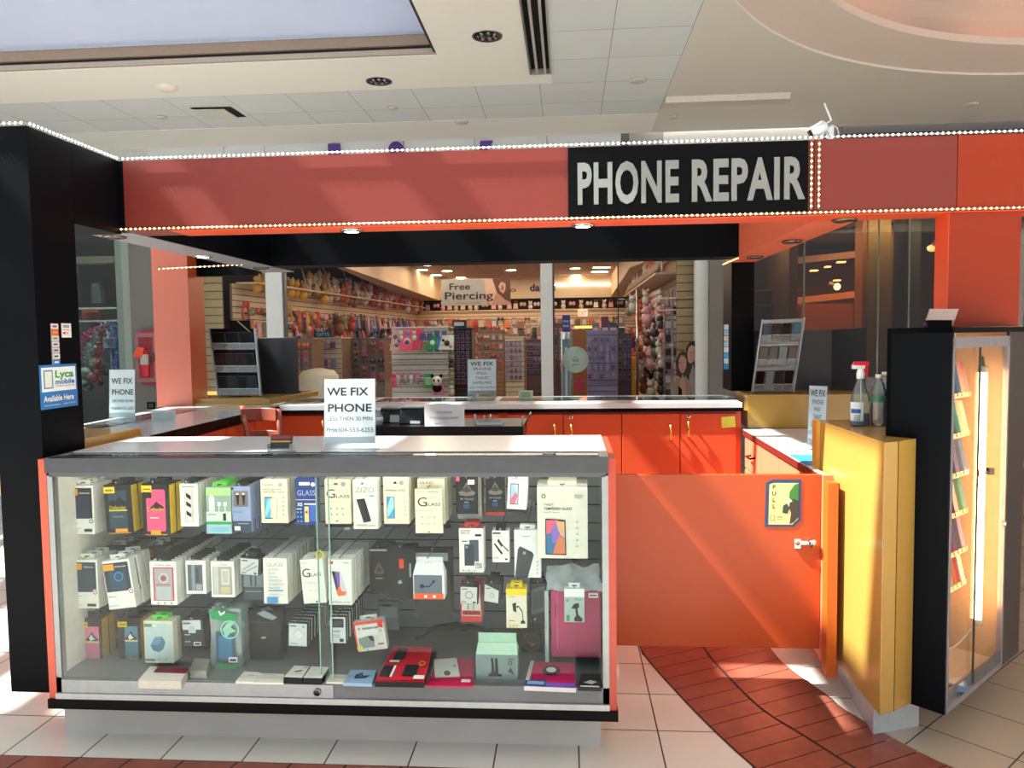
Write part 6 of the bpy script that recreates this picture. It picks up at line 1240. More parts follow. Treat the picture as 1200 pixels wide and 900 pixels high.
# soffit along the left and right walls
b = MB(); b.hexa([(-3.7, 9.4, 2.93), (-3.3, 9.4, 2.62), (-3.0, SYB, 2.42), (-3.62, SYB, 2.42)], [(-3.7, 9.4, 2.95), (-3.3, 9.4, 2.95), (-3.0, SYB, 2.95), (-3.62, SYB, 2.95)], mat('#e3c3a2', .7)); struct(b, 'trim_3')
b = MB(); b.hexa([(1.42, 9.4, 2.6), (1.0, 12.5, 2.62), (1.0, SYB, 2.44), (1.42, SYB, 2.44)], [(1.42, 9.4, 2.95), (1.0, 12.5, 2.95), (1.0, SYB, 2.95), (1.42, SYB, 2.95)], mat('#e3c3a2', .7)); struct(b, 'trim_4')

# shop front frame
FRM = mat('#e4edf0', .35, var=.02)
pillars = []
for x0, x1, lab in ((aY(313, 400, S).x, aY(332, 400, S).x, 'pale aluminium shopfront post left of the FREE PIERCING sign'), (aY(634, 400, S).x, aY(648, 400, S).x, 'pale aluminium shopfront post in the middle of the window'), (aY(815, 400, S).x, aY(830, 400, S).x, 'pale aluminium shopfront post at the right end of the window')):
    t = thing('window_post', lab, 'shopfront post', ((x0+x1)/2, S, 0)); b = MB(); b.box(x0, x1, S, S+.12, 0, 3.0, FRM); b.build('post_body', t, bev=.003)
    b = MB(); b.box(x1, x1+.02, S+.03, S+.12, 0, 3.0, mat('#4a5256', .4)); b.build('gasket', t)
b = MB()
for x0, x1 in ((-4.75, aY(313, 400, S).x), (aY(335, 400, S).x, aY(634, 400, S).x), (aY(648, 400, S).x, aY(725, 400, S).x-.006), (aY(725, 400, S).x+.006, aY(815, 400, S).x)): b.box(x0, x1, S+.06, S+.066, .1, 3.0, GLASS)
struct(b, 'window_2')
b = MB(); xx = aY(725, 400, S).x; b.box(xx-.006, xx+.006, S+.055, S+.07, .1, 3.0, mat('#20282a', .3)); b.build('glass_joint', parent=bpy.data.objects['window_2'])
b = MB(); b.box(-4.75, 1.9, S, S+.12, 2.98, 3.05, FRM); b.box(-4.75, 1.9, S, S+.12, 0, .1, FRM); struct(b, 'trim_5')
# grey piers
b = MB(); b.box(aY(830, 400, S).x, aY(857, 400, S).x+.15, S-.1, S+.4, 0, 3.0, mat('#7d7a78', .6, var=.03)); struct(b, 'wall_back.006')
b = MB(); b.box(aY(160, 400, S).x, -4.72, S-.1, S+.4, 0, 3.0, mat('#7a7a78', .6, var=.03)); struct(b, 'wall_back.007')
# shop name letters
PUR = mat('#5a3a96', .4)
t = thing('shop_sign', 'purple raised shop name letters on the white header, mostly hidden', 'sign', (-1.7, S, 3.05))
def letter(fn): mb = MB(); fn(mb); mb.build('letter', t)
def xof(px): return aY(px, 175, S-.05).x
zt = aY(391, 168.5, S-.05).z
letter(lambda m: m.box(xof(384.5), xof(398), S-.06, S-.005, 3.02, zt, PUR))
dz_ = aY(464, 174.5, S-.05).z
letter(lambda m: (m.disc((xof(464), S-.005, dz_), (0, -1, 0), .085, .055, PUR, 28), m.box(xof(464)-.07, xof(464)+.07, S-.06, S-.005, 3.02, dz_-.16, PUR)))
q_ = aY(568, 165, S-.05)
letter(lambda m: m.prismY([(q_.x-.085, q_.z-.22), (q_.x-.01, q_.z-.22), (q_.x+.09, q_.z), (q_.x-.05, q_.z)], S-.06, S-.005, PUR))
for px, ch_ in ((350, 'c'), (425, 'a'), (496, 'r'), (535, 'e'), (604, 's')):
    letter(lambda m: m.text(ch_, (xof(px), S-.06, 3.02), .62, PUR, align='c', bold=.03, depth=-.05))

# ceiling lamps of the shop
LMP = mat('#ffe3b8', .5, emit=16)
def slamp(px, py, lab, sq=False, w=.1):
    p = aZ(px, py, SZ-.012); b = MB()
    t = thing('shop_downlight', lab, 'ceiling light', (p.x, p.y, SZ-.012))
    if sq: b.box(p.x-.3, p.x+.3, p.y-.3, p.y+.3, SZ-.014, SZ-.002, LMP)
    else: b.disc((p.x, p.y, SZ-.002), (0, 0, -1), w, .012, LMP, 18)
    b.build('lens', t)
    b = MB(); b.lathe([(w*1.0, 0), (w*1.25, -.004), (w*1.25, .01)], (p.x, p.y, SZ-.004), WHITE, 18) if not sq else b.box(p.x-.32, p.x+.32, p.y-.32, p.y+.32, SZ-.006, SZ-.001, WHITE); b.build('trim_ring', t)
nm = ['round shop ceiling light above the left half of the FREE PIERCING sign', 'round shop ceiling light nearest the glass above the ear picture', 'round shop ceiling light farther back over the ear picture', 'round shop ceiling light just left of the middle post', 'small shop ceiling light over the sign, farther back', 'shop ceiling light near the glass left of the sign', 'round shop ceiling light just right of the middle post', 'second round shop ceiling light right of the middle post', 'shop ceiling light close to the glass joint']
for (px, py), l in zip(((524, 318), (599, 317), (608, 325), (592, 317.5), (540, 325.5), (500, 311), (674, 315), (675, 323)), nm):
    if px == 592: continue
    slamp(px, py, l)
for px, py, l in ((702, 314, 'bright strip light right of the middle post, front one'), (700, 319, 'bright strip light right of the middle post, second one'), (703, 323.5, 'bright strip light right of the middle post, rear one'), (488, 317, 'thin strip light left of the FREE PIERCING sign'), (505, 323, 'thin strip light at the upper left corner of the FREE PIERCING sign')):
    p = aZ(px, py, SZ-.012); b = MB(); b.box(p.x-.12, p.x+.22, p.y-.05, p.y+.05, SZ-.015, SZ-.002, LMP); one(b, 'shop_strip_light', l, 'ceiling light')
# banner FREE PIERCING
BY = 15.0
t = thing('hanging_banner', 'grey hanging banner reading Free Piercing beside a picture of an ear', 'banner', (aY(557, 344, BY).x, BY, 2.1))
b = MB(); a0, a1 = aY(517.5, 358.5, BY), aY(598, 326, BY); b.box(a0.x, a1.x, BY, BY+.02, a0.z, a1.z, mat('#a9a7a6', .5)); b.build('banner_sheet', t)
bw = a1.x-a0.x; bh = a1.z-a0.z
b = MB(); b.text('Free', (a0.x+.12*bw, BY-.004, a0.z+.60*bh), bh*.24, mat('#1e1a26', .5), w=.30*bw, bold=.012)
b.text('Piercing', (a0.x+.05*bw, BY-.004, a0.z+.24*bh), bh*.27, mat('#1e1a26', .5), w=.70*bw, bold=.012)
b.text('with purchase of earrings', (a0.x+.2*bw, BY-.004, a0.z+.08*bh), bh*.045, mat('#55505a', .5), w=.36*bw); b.build('lettering', t)
b = MB(); X = lambda u, v, k=2: (a0.x+u*bw, BY-.001*k, a0.z+v*bh)
b.quad([X(.66, 0), X(1, 0), X(1, 1), X(.62, 1)], mat('#b98d7c', .5)); b.quad([X(.72, 0, 3), X(.80, .5, 3), (a0.x+.76*bw, BY-.003, a0.z+bh), X(.62, 1, 3), X(.64, .5, 3)], mat('#d8b3a2', .5))
b.quad([X(.74, 1, 4), X(.80, .5, 4), X(.92, .2, 4), X(1, .1, 4), X(1, 1, 4)], mat('#5d3a30', .5)); b.quad([X(.85, .52, 6), X(.90, .42, 6), X(.93, .6, 6), X(.93, .8, 6), X(.87, .88, 6), X(.83, .72, 6)], mat('#cf9f88', .5)); b.quad([X(.865, .58, 7), X(.895, .54, 7), X(.905, .68, 7), X(.88, .78, 7)], mat('#8d5c4a', .5)); b.build('ear_picture', t)
for xx in (a0.x+.1, a1.x-.1): b = MB(); b.tube([(xx, BY+.01, a1.z), (xx, BY+.01, SZ)], .003, STEEL, n=4); b.build('hanging_wire', t)
# welcome lettering on the back wall
t = thing('wall_lettering', 'dark red and purple wall lettering on the cream band at the back', 'lettering', (0, SYB, 2.5))
w0, w1 = aY(596, 341, SYB-.01), aY(617, 341, SYB-.01); b = MB(); b.text('welcome to', (aY(620, 343, SYB-.01).x-1.75, SYB-.012, aY(610, 342, SYB).z), .11, mat('#a02a4a', .5), w=1.45, bold=.015)
b.build('letters', t); b = MB(); x0_ = aY(621, 342, SYB-.01).x; b.text("daires", (x0_, SYB-.012, aY(630, 341, SYB).z), .16, mat('#3a2a70', .5), w=aY(651, 342, SYB).x-x0_, bold=.03); b.build('letters', t, label='larger purple letters')
# exit sign
t = thing('exit_sign', 'small lit red EXIT sign on the back wall', 'exit sign', (aY(683, 366, SYB-.05).x, SYB-.05, 2.0))
a, e = aY(677.5, 371, SYB-.06), aY(688.5, 362.5, SYB-.06); b = MB(); b.box(a.x, e.x, SYB-.06, SYB, a.z, e.z, mat('#e8d8c8', .5, emit=.5)); b.build('housing', t)
b = MB(); b.text('EXIT', (a.x+.02, SYB-.064, a.z+.03), (e.z-a.z)*.6, mat('#ff4a2a', .5, emit=2), w=(e.x-a.x)-.04, bold=.03); b.build('lettering', t)
# white light line
b = MB(); p, q = aY(650, 334, SYB-.02), aY(724, 333, SYB-.02); b.box(p.x, q.x, SYB-.04, SYB, p.z-.01, p.z+.015, mat('#fff3dc', .5, emit=5)); one(b, 'shop_strip_light', 'thin white light line on the back wall above the dark niche', 'light')
# small wall camera
b = MB(); p = aY(485, 334.5, 17.5); b.ball(p, .05, .05, .05, BLACK); b.tube([p, p+Vector((-.06, .1, .04))], .02, BLACK); one(b, 'dome_camera', 'small black camera on the cream soffit left of the banner', 'camera')

# ---------------- hanging goods
HUES = [('#b5345a', 'magenta'), ('#d8703a', 'orange'), ('#c9403a', 'red'), ('#6a4a86', 'purple'), ('#e3a3a8', 'pink'), ('#8a5a3a', 'brown'), ('#3d3644', 'dark'), ('#c9b49a', 'tan'), ('#8f86b8', 'lilac'), ('#d9cfc6', 'white'), ('#4a5a8a', 'blue'), ('#7f8a6a', 'olive'), ('#e0a43a', 'golden')]
def proto_card(hx, kind):
    m = mat(hx, .5, var=.15, scale=60); wc = mat('#cbbcc8', .5); mb = MB(); wc = mat('#93839f', .5) if kind == 0 else wc
    if kind == 0:      # carded jewellery
        mb.box(-.045, .045, -.004, 0, -.15, 0, wc); mb.box(-.035, .035, -.012, -.004, -.125, -.03, m)
    elif kind == 1:    # bow / scrunchie
        mb.ball((-.035, -.02, -.07), .035, .025, .045, m, 8, 5); mb.ball((.035, -.02, -.07), .035, .025, .045, m, 8, 5); mb.ball((0, -.03, -.07), .014, .014, .018, wc, 6, 4)
    elif kind == 2:    # hanging strands
        for k in range(5): mb.tube([(-.03+.015*k, -.01-.006*(k % 2), 0), (-.034+.016*k, -.02, -.1), (-.03+.015*k, -.012, -.2-.01*(k % 3))], .007, m, n=5)
    elif kind == 3:    # small bag
        mb.hexa([(-.05, -.04, -.16), (.05, -.04, -.16), (.05, 0, -.16), (-.05, 0, -.16)], [(-.04, -.02, -.05), (.04, -.02, -.05), (.04, 0, -.05), (-.04, 0, -.05)], m); mb.tube([(-.03, -.01, -.05), (-.02, -.01, 0), (.02, -.01, 0), (.03, -.01, -.05)], .004, m, n=5)
    elif kind == 4:    # plush
        mb.ball((0, -.05, -.13), .05, .045, .06, m, 8, 5); mb.ball((0, -.06, -.05), .042, .04, .04, m, 8, 5); mb.ball((-.03, -.06, -.012), .015, .012, .018, wc, 6, 4); mb.ball((.03, -.06, -.012), .015, .012, .018, wc, 6, 4)
    elif kind == 5:    # headband
        mb.tube(arc((0, -.01, -.07), .055, -40, 220, 10), .008, m, n=5); mb.ball((-.03, -.015, -.005), .02, .012, .025, m, 6, 4); mb.ball((.03, -.015, -.005), .02, .012, .025, m, 6, 4)
    me = bpy.data.meshes.new('goods'); me.from_pydata(mb.v, [], mb.f)
    for mm in mb.mats: me.materials.append(mm)
    me.polygons.foreach_set('material_index', mb.mi); me.polygons.foreach_set('use_smooth', mb.sm); return me
PC = {}
KN = [('carded_jewellery', 'jewellery card', 'jewellery card'), ('hair_bow', 'hair bow', 'hair accessory'), ('necklace_bundle', 'bundle of hanging strands', 'necklaces'), ('small_handbag', 'small bag', 'bag'), ('plush_toy', 'plush toy', 'plush toy'), ('headband', 'headband', 'headband')]
def put(kind, hi, loc, rz, sc, where, grp, ry=0.):
    hx, hn = HUES[hi]; k = (kind, hi)
    if k not in PC: PC[k] = proto_card(hx, kind)
    o = bpy.data.objects.new(KN[kind][0], PC[k]); COL.objects.link(o); o.location = loc; o.rotation_euler = (0, ry, rz); o.scale = (sc, sc, sc)
    o['label'] = '%s %s %s' % (hn, KN[kind][1], where); o['category'] = KN[kind][2]; o['group'] = '%s %ss %s' % (hn, KN[kind][1], where)
ORD = ['top', 'second', 'third', 'fourth', 'fifth', 'sixth', 'seventh']
# left wall (faces +X): rows
for r in range(5):
    z = 1.98-r*.2
    y = 9.5
    while y < 17.8:
        hi = rnd.choice([0, 1, 2, 4, 5, 6, 12, 2, 3, 11, 5] if y < 13.5 else [3, 8, 4, 0, 6, 9, 3, 6, 10])
        kd = rnd.choice([1, 1, 0, 2, 5] if y < 12.5 else [0, 2, 3, 3, 4, 0])
        put(kd, hi, (LW(y)+.05, y, z+rnd.uniform(-.02, .02)), math.pi/2, rnd.uniform(1.35, 2.0)*(.62 if kd == 1 else 1), 'in the %s row on the left shop wall' % ORD[r], '')
        y += rnd.uniform(.13, .19)*(1+.02*(y-9))
# back wall
for r in range(4):
    z = 1.98-r*.2; x = -3.45
    while x < 1.3:
        hi = rnd.choice([1, 2, 4, 5, 7, 6, 0, 9, 1]); kd = rnd.choice([0, 2, 5, 1, 0, 3])
        put(kd, hi, (x, SYB-.03, z+rnd.uniform(-.02, .02)), 0, rnd.uniform(1.15, 1.6), 'in the %s row on the back shop wall' % ORD[r], '')
        x += rnd.uniform(.12, .17)
# niche shelf goods
x = -3.3
while x < 1.6:
    put(rnd.choice([3, 4, 1]), rnd.choice([9, 4, 7]), (x, SYB+.05, 2.18+.2), 0, 1.1, 'on the shelf of the dark niche at the back', ''); x += rnd.uniform(.14, .22)
# right wall (faces -X)
for r in range(7):
    z = 2.15-r*.17; y = 9.6
    while y < 14.8:
        big = y < 12.6 and y > 10.2
        kd = 4 if (big and rnd.random() < .75) else rnd.choice([0, 0, 3, 4]); hi = rnd.choice([4, 9, 6, 11, 7, 6]) if y < 12.6 else rnd.choice([1, 1, 2, 4])
        if y < 10.2: kd, hi = 0, rnd.choice([7, 9, 8, 3])
        put(kd, hi, (1.37-(.08 if kd == 4 else 0), y, z), -math.pi/2, rnd.uniform(.9, 1.3) if kd == 4 else 1.15, 'in the %s row on the right shop wall' % ORD[r], '')
        y += .22 if kd == 4 else .18
# extra plush clusters hanging from an arm rack in front of the right wall
for i, (px, py, yy, hi, s_) in enumerate([(745, 350, 11.6, 9, 2.4), (758, 344, 11.2, 9, 2.0), (737, 358, 11.9, 11, 2.0), (762, 362, 10.9, 4, 2.6), (775, 362, 10.7, 4, 2.4), (748, 378, 11.4, 1, 1.8), (741, 386, 11.6, 1, 2.0), (742, 397, 11.7, 10, 1.8), (758, 392, 11.1, 5, 2.0), (772, 388, 10.8, 6, 2.8), (751, 408, 11.3, 1, 2.0), (768, 400, 10.8, 11, 2.4), (766, 412, 10.9, 4, 2.8), (776, 412, 10.7, 4, 2.6), (752, 424, 11.3, 9, 2.0), (762, 432, 11.0, 6, 2.2), (772, 430, 10.8, 11, 2.2), (754, 444, 11.2, 5, 2.4), (766, 448, 10.9, 9, 2.4), (776, 446, 10.7, 6, 2.2), (748, 436, 11.4, 7, 2.0)]):
    p = aY(px, py-5, yy); put(4, hi, p, -.6+.3*(i % 3), s_*.62, 'hanging in the toy cluster at the right shop wall', '')
t = thing('toy_rack', 'spinner rack with arms hung full of plush toys at the right shop wall', 'toy rack', (1.0, 11.2, .005))
b = MB(); b.tube([(1.0, 11.2, .005), (1.0, 11.2, 2.2)], .02, STEEL, n=8); b.lathe([(.3, 0), (.28, .03), (.03, .04)], (1.0, 11.2, .005), STEEL, 16); b.build('pole', t)
for i in range(6):
    zz = 1.05+.2*i; b = MB(); b.tube([(.72, 11.05, zz), (1.0, 11.2, zz), (1.3, 11.3, zz)], .006, STEEL, n=5); b.build('arm', t)
# sloping bins of plush high on the left: wooden rods and toys
for i in range(42):
    y = 9.6+i*.2; 
    for k in range(1 if i < 8 else 2):
        put(4, rnd.choice([7, 5, 1, 4, 9, 0] if i > 12 else [7, 12, 5, 7]), (LW(y)+.12-.02*k, y+.1*k, 2.36+.17*k+rnd.uniform(0, .08)), math.pi/2+rnd.uniform(-.5, .5), rnd.uniform(1.1, 1.6), 'in the high bin along the left shop wall', '')
b = MB(); b.prism([(LW(9.4), 9.4), (LW(9.4)+.3, 9.4), (LW(17.9)+.3, 17.9), (LW(17.9), 17.9)], 2.24, 2.262, mat('#d9b99a', .5)); one(b, 'wall_shelf', 'long high shelf carrying plush toys along the left shop wall', 'shelf')
for i in range(8):
    y = 10.3+i*.9; b = MB(); b.tube([(LW(y)+.02, y, 2.90), (LW(y)+.30, y-.35, 2.27)], .012, mat('#b8a184', .4), n=5)
    one(b, 'bin_rod', 'slanting metal rod of the high bins on the left shop wall', 'rod', group='slanting rods of the left bins')
# right high racks: fanned rods with goods
b = MB(); b.box(1.08, 1.40, 9.6, 15, 2.28, 2.30, mat('#d9b99a', .5)); one(b, 'wall_shelf', 'long high shelf along the right shop wall', 'shelf')
for i in range(20):
    y = 9.8+i*.26; b = MB(); b.tube([(1.38, y+.1, 2.93), (1.08, y-.25, 2.32)], .011, mat('#d6bba0', .4), n=5)
    one(b, 'bin_rod', 'slanting pale rod of the high racks on the right shop wall', 'rod', group='slanting rods of the right racks')
    for k in range(2): put(rnd.choice([2, 5]), rnd.choice([1, 2, 4, 9, 5]), (1.30-.12*k, y-.06-.1*k, 2.80-.22*k), -math.pi/2, 1.3, 'on the slanting racks high at the right shop wall', '')

# fixtures
def gondola(px0, px1, pt, y, lab, m, depth=.5, rows=(), z0=0.):
    a, e = aY(px0, pt, y), aY(px1, pt, y); t = thing('display_stand', lab, 'display stand', ((a.x+e.x)/2, y, 0))
    b = MB(); b.box(a.x, e.x, y, y+depth, 0, a.z, GRV)
    z = .1
    while z < a.z-.02: b.box(a.x, e.x, y-.012, y, z, min(z+.066, a.z), m); z += .0762
    b.box(a.x-.01, e.x+.01, y-.02, y+depth, a.z, a.z+.02, m); b.build('slat_panel', t)
    b = MB(); b.box(a.x-.02, e.x+.02, y-.04, y+depth+.02, 0, .1, mat('#8d8580', .5)); b.build('base', t)
    return t, a.x, e.x, a.z
def fill(x0, x1, zs, y, kinds, hues, step, sc, where):
    for z in zs:
        x = x0
        while x < x1: put(rnd.choice(kinds), rnd.choice(hues), (x, y-.03, z), 0, sc, where, ''); x += step
t, x0, x1, zt = gondola(368, 400, 397, 11.6, 'pale slatwall stand with purple cards behind the left phone rack', mat('#cdbfae', .5))
fill(x0+.05, x1-.03, (zt-.03, zt-.3, zt-.52), 11.58, [0], [3, 8, 3], .13, .95, 'on the pale stand with purple cards')
b = MB(); p, q = aY(368, 397, 11.6), aY(388.5, 386, 11.6); b.box(p.x, q.x, 11.6, 11.62, zt+.02, q.z, mat('#27406e', .4)); b.text('ONLY', (p.x+.04, 11.597, zt+.11), .05, WHITE, w=.15, bold=.02); b.text('GIFTS', (p.x+.04, 11.597, zt+.04), .05, mat('#9fd3e6', .4), w=.2, bold=.02); one(b, 'counter_sign', 'small blue sign standing on the pale slatwall stand', 'sign')
t, x0, x1, zt = gondola(404, 450, 398, 12.2, 'brown stand crowded with dark sunglasses and hair goods', mat('#7d6858', .5))
fill(x0+.05, x1, [zt-.02-.13*i for i in range(6)], 12.18, [5, 1, 0], [6, 5, 2, 6, 0], .14, .8, 'on the brown stand of sunglasses')
t, x0, x1, zt = gondola(347, 366, 398, 10.6, 'narrow stand with orange hair goods left of the pale slatwall stand', mat('#8d7460', .5))
fill(x0+.03, x1, [zt-.02-.13*i for i in range(5)], 10.58, [1, 0], [1, 2, 1, 5], .12, .85, 'on the narrow stand with orange goods')
# white table end
b = MB(); p = aY(374, 462, 9.9); b.lathe([(.26, 0), (.28, .04), (.27, .9), (.26, 1.05), (.2, 1.12), (.05, 1.15)], (p.x, 9.9, .005), mat('#d8cbb6', .5), 28); one(b, 'round_stand', 'low cream rounded stand beside the black board', 'stand')
# white gondola with pink bags on top
t, x0, x1, zt = gondola(459, 525, 385, 10.6, 'white display stand with clear shelves, cups and small bags', mat('#e6e0da', .5), .55)
xm_ = aY(494, 385, 10.6).x
for z in (zt-.22, zt-.46, zt-.70):
    b = MB(); b.box(x0, x1, 10.40, 10.6, z-.012, z, ACRYL); b.build('clear_shelf', t)
b = MB(); b.box(x0-.03, x1+.03, 10.36, 10.62, zt+.0, zt+.014, ACRYL); b.build('clear_shelf', t)
def bag(px0, px1, pt, pb, y, hx, lab, art=None):
    A_, B_ = aY(px0, pb, y), aY(px1, pb, y); tz = aY(px0, pt, y).z; b = MB(); m = mat(hx, .5); sl = (B_.x-A_.x)*.25
    b.hexa([(A_.x, y-.03, A_.z), (B_.x, y-.03, A_.z), (B_.x, y+.05, A_.z), (A_.x, y+.05, A_.z)], [(A_.x+sl, y, tz), (B_.x+sl*.3, y, tz), (B_.x+sl*.3, y+.04, tz), (A_.x+sl, y+.04, tz)], m)
    if art:
        cxx = (A_.x+B_.x)/2+.02; cz = (A_.z+tz)/2
        for k, (dx, dz, r, hh) in enumerate(art): b.disc((cxx+dx, y-.02, cz+dz), (0, -1, 0), r, .006+.002*k, mat(hh, .5), 10)
    one(b, 'folded_bag', lab, 'bag', bev=.01)
bag(457, 474, 387.5, 411, 10.45, '#e8b3a6', 'peach patterned bag on the white stand, left of the hot pink ones', [(-.04, .05, .03, '#5a6aa8'), (.02, 0, .03, '#7a5a98'), (-.02, -.06, .03, '#5a6aa8'), (.03, .07, .02, '#d87a9a')])
bag(468, 484, 386.5, 411, 10.42, '#f0507a', 'hot pink bag with round purple picture on the white stand', [(0, -.02, .055, '#f7b8c8'), (0, -.03, .035, '#5a3a8a')])
bag(480, 494, 385, 410, 10.46, '#f04a70', 'second hot pink bag behind the one with purple picture')
bag(500, 511, 393, 410, 10.45, '#1f9a4a', 'green bag with white figure on top of the white stand', [(0, 0, .035, '#e8efe8')])
bag(509, 517, 394, 410, 10.47, '#3f86c8', 'small blue bag between the green and black white bags')
bag(514, 531, 393, 410, 10.44, '#ddd9d4', 'white and black bag at the right end of the white stand', [(.0, -.01, .04, '#1d1d20'), (-.05, .03, .02, '#1d1d20'), (.05, -.05, .025, '#d87a9a')])
for i, (px, hx, hn) in enumerate(((467, '#e6d9de', 'white'), (475, '#d6a6c0', 'rose'), (482, '#efe4e6', 'cream'), (489, '#d0a4c4', 'lilac'))):
    p = aY(px, 450, 10.48); zz = aY(px, 451, 10.48).z; t2 = thing('drinking_cup', '%s cup with pink lid and straw on the white stand' % hn, 'cup', (p.x, 10.48, zz)); b = MB(); b.lathe([(.022, 0), (.034, .13), (.034, .14)], (p.x, 10.48, zz), mat(hx, .3), 12); b.build('cup_body', t2)
    b = MB(); b.lathe([(.037, .14), (.03, .16), (.006, .165)], (p.x, 10.48, zz), mat('#e06a9a', .4), 12); b.build('lid', t2); b = MB(); b.tube([(p.x, 10.48, zz+.16), (p.x+.006, 10.48, zz+.23)], .005, mat('#e79ab8', .4), n=5); b.build('straw', t2)
fill(x0+.08, xm_-.02, (zt-.03,), 10.5, [4, 3], [9, 8, 9], .09, .8, 'in the top row of the white stand')
fill(xm_+.04, x1-.02, (zt-.03, zt-.2), 10.5, [0, 3], [8, 3, 10, 11], .1, .9, 'on the right half of the white stand')
p = aY(512, 455, 10.4); b = MB(); b.ball((p.x, 10.4, p.z+.10), .075, .06, .07, mat('#e8e4de', .7)); b.ball((p.x-.03, 10.35, p.z+.11), .016, .012, .02, BLACK, 8, 5); b.ball((p.x+.03, 10.35, p.z+.11), .016, .012, .02, BLACK, 8, 5); b.ball((p.x-.06, 10.4, p.z+.17), .025, .02, .025, BLACK, 8, 5); b.ball((p.x+.06, 10.4, p.z+.17), .025, .02, .025, BLACK, 8, 5); b.ball((p.x, 10.42, p.z), .07, .05, .06, BLACK, 8, 5); one(b, 'plush_toy', 'black and white panda-like plush on the right side of the white stand', 'plush toy')
b = MB(); a, e = aY(497, 455, 10.42), aY(507, 438, 10.42); b.box(a.x, e.x, 10.42, 10.44, a.z, e.z, mat('#2f9a55', .4)); b.box(a.x+.015, e.x-.015, 10.412, 10.42, a.z+.05, e.z-.05, mat('#8fc9a0', .4)); one(b, 'carded_toy', 'green carded toy in the middle of the white stand', 'toy')
b = MB(); a, e = aY(507, 463, 10.42), aY(519, 452, 10.42); b.box(a.x, e.x, 10.42, 10.5, a.z, e.z, mat('#e38ab0', .4)); b.box(a.x+.03, a.x+.045, 10.415, 10.42, a.z, e.z, mat('#c04a80', .4)); one(b, 'gift_box', 'pink gift box low on the white stand under the panda plush', 'box')
b = MB(); p = aY(462, 447, 10.5); b.ball((p.x, 10.48, p.z), .05, .04, .09, mat('#f0508a', .7)); b.ball((p.x, 10.46, p.z+.09), .03, .03, .03, mat('#f0508a', .7)); one(b, 'plush_toy', 'hot pink plush at the left edge of the white stand', 'plush toy')
for i in range(7):
    z = zt-.05-.12*i; put(4, rnd.choice([11, 6, 11, 9]), (x1+.05, 10.55, z), 0, .9, 'hanging on the right side of the white stand', '')
# black earring rack
t, x0, x1, zt = gondola(529, 553, 386, 11.2, 'black earring rack beside the white display stand', mat('#2a2630', .5), .4)
fill(x0+.03, x1, [zt-.02-.10*i for i in range(8)], 11.18, [0], [6, 6, 6, 3], .07, .52, 'on the black earring rack')
b = MB(); a, e = aY(530, 386, 11.1), aY(546, 375, 11.1); b.box(a.x, e.x, 11.1, 11.2, a.z, e.z, mat('#2a2742', .4)); b.box(a.x+.03, e.x-.03, 11.095, 11.1, a.z+.05, e.z-.03, mat('#b8b8c8', .4)); one(b, 'counter_sign', 'dark box sign on top of the black earring rack', 'sign')
# purple jewellery racks
def jrack(px0, px1, pt, y, lab, m, hues, sc=.5, st=.065, kd=(0,)):
    t, x0, x1, zt = gondola(px0, px1, pt, y, lab, m, .35)
    n = int((zt-.9)/(.1*sc/.5)); fill(x0+.03, x1-.01, [zt-.06-.1*sc/.5*i for i in range(n)], y-.01, list(kd), hues, st, sc, 'on the '+' '.join(lab.split()[:5]))
    return t
jrack(592, 614, 396, 11.6, 'cream framed rack of lilac cards near the middle post', mat('#d2bfa2', .5), [3, 8, 3])
jrack(616, 636, 399, 12.4, 'dark rack of lilac cards behind the middle post', mat('#6a5a60', .5), [3, 8, 6])
jrack(688, 723, 389, 10.5, 'wide blue lilac rack of carded earrings near the round sign', mat('#8a86b4', .5), [8, 3, 10, 8], .62, .08)
jrack(724, 740, 392, 10.9, 'narrow dark lilac rack right of the glass joint', mat('#5a5578', .5), [3, 6, 8])
jrack(560, 590, 388, 14.0, 'brown back rack left of the cream framed rack', mat('#9a8068', .5), [2, 5, 7, 4], .8, .13, (0, 1))
jrack(648, 662, 380, 12.5, 'narrow dark rack right of the middle post', mat('#5d4a44', .5), [5, 6, 2], .7, .1, (0, 2))
for px, hx, w_, l in ((694, '#6f6a68', 8, 'grey'), (705, '#5d2a48', 8, 'wine'), (714, '#3a3a58', 9, 'navy')):
    a, e = aY(px, 389, 10.55), aY(px+w_, 378 if l != 'wine' else 371, 10.55); b = MB(); b.box(a.x, e.x, 10.55, 10.68, a.z, e.z, mat(hx, .5)); b.box(a.x+.01, e.x-.01, 10.545, 10.55, a.z+.02, a.z+.06, mat('#b9b4c4', .4)); one(b, 'gift_box', '%s box on top of the wide blue lilac rack' % l, 'box')
# tall silver tower with signs
t = thing('display_tower', 'tall silver spinning display tower with purple sign right of the post', 'display stand', (aY(663, 400, 9.6).x, 9.6, 0))
a, e = aY(657, 388, 9.55), aY(671, 388, 9.55); b = MB(); b.lathe([((e.x-a.x)/2*1.05, 0), ((e.x-a.x)/2, a.z)], ((a.x+e.x)/2, 9.65, 0), mat('#aeb4b8', .25, metal=.4), 20); b.build('tower_body', t)
b = MB(); b.box(a.x+.02, (a.x+e.x)/2+.03, 9.54, 9.55, .6, a.z-.1, mat('#6f8fb0', .3)); b.box(a.x+.05, a.x+.08, 9.535, 9.54, .6, a.z-.2, mat('#cfdbe2', .3)); b.build('clear_panel', t)
b = MB(); p, q = aY(659, 389, 9.5), aY(668, 369.5, 9.5); b.box(p.x, q.x, 9.55, 9.57, p.z, q.z, mat('#3a3fa0', .4)); b.text('tatty', (p.x+.012, 9.546, (p.z+q.z)/2+.02), .03, WHITE, w=.07); b.text('beads', (p.x+.012, 9.546, (p.z+q.z)/2-.04), .03, WHITE, w=.07); b.build('header_sign', t)
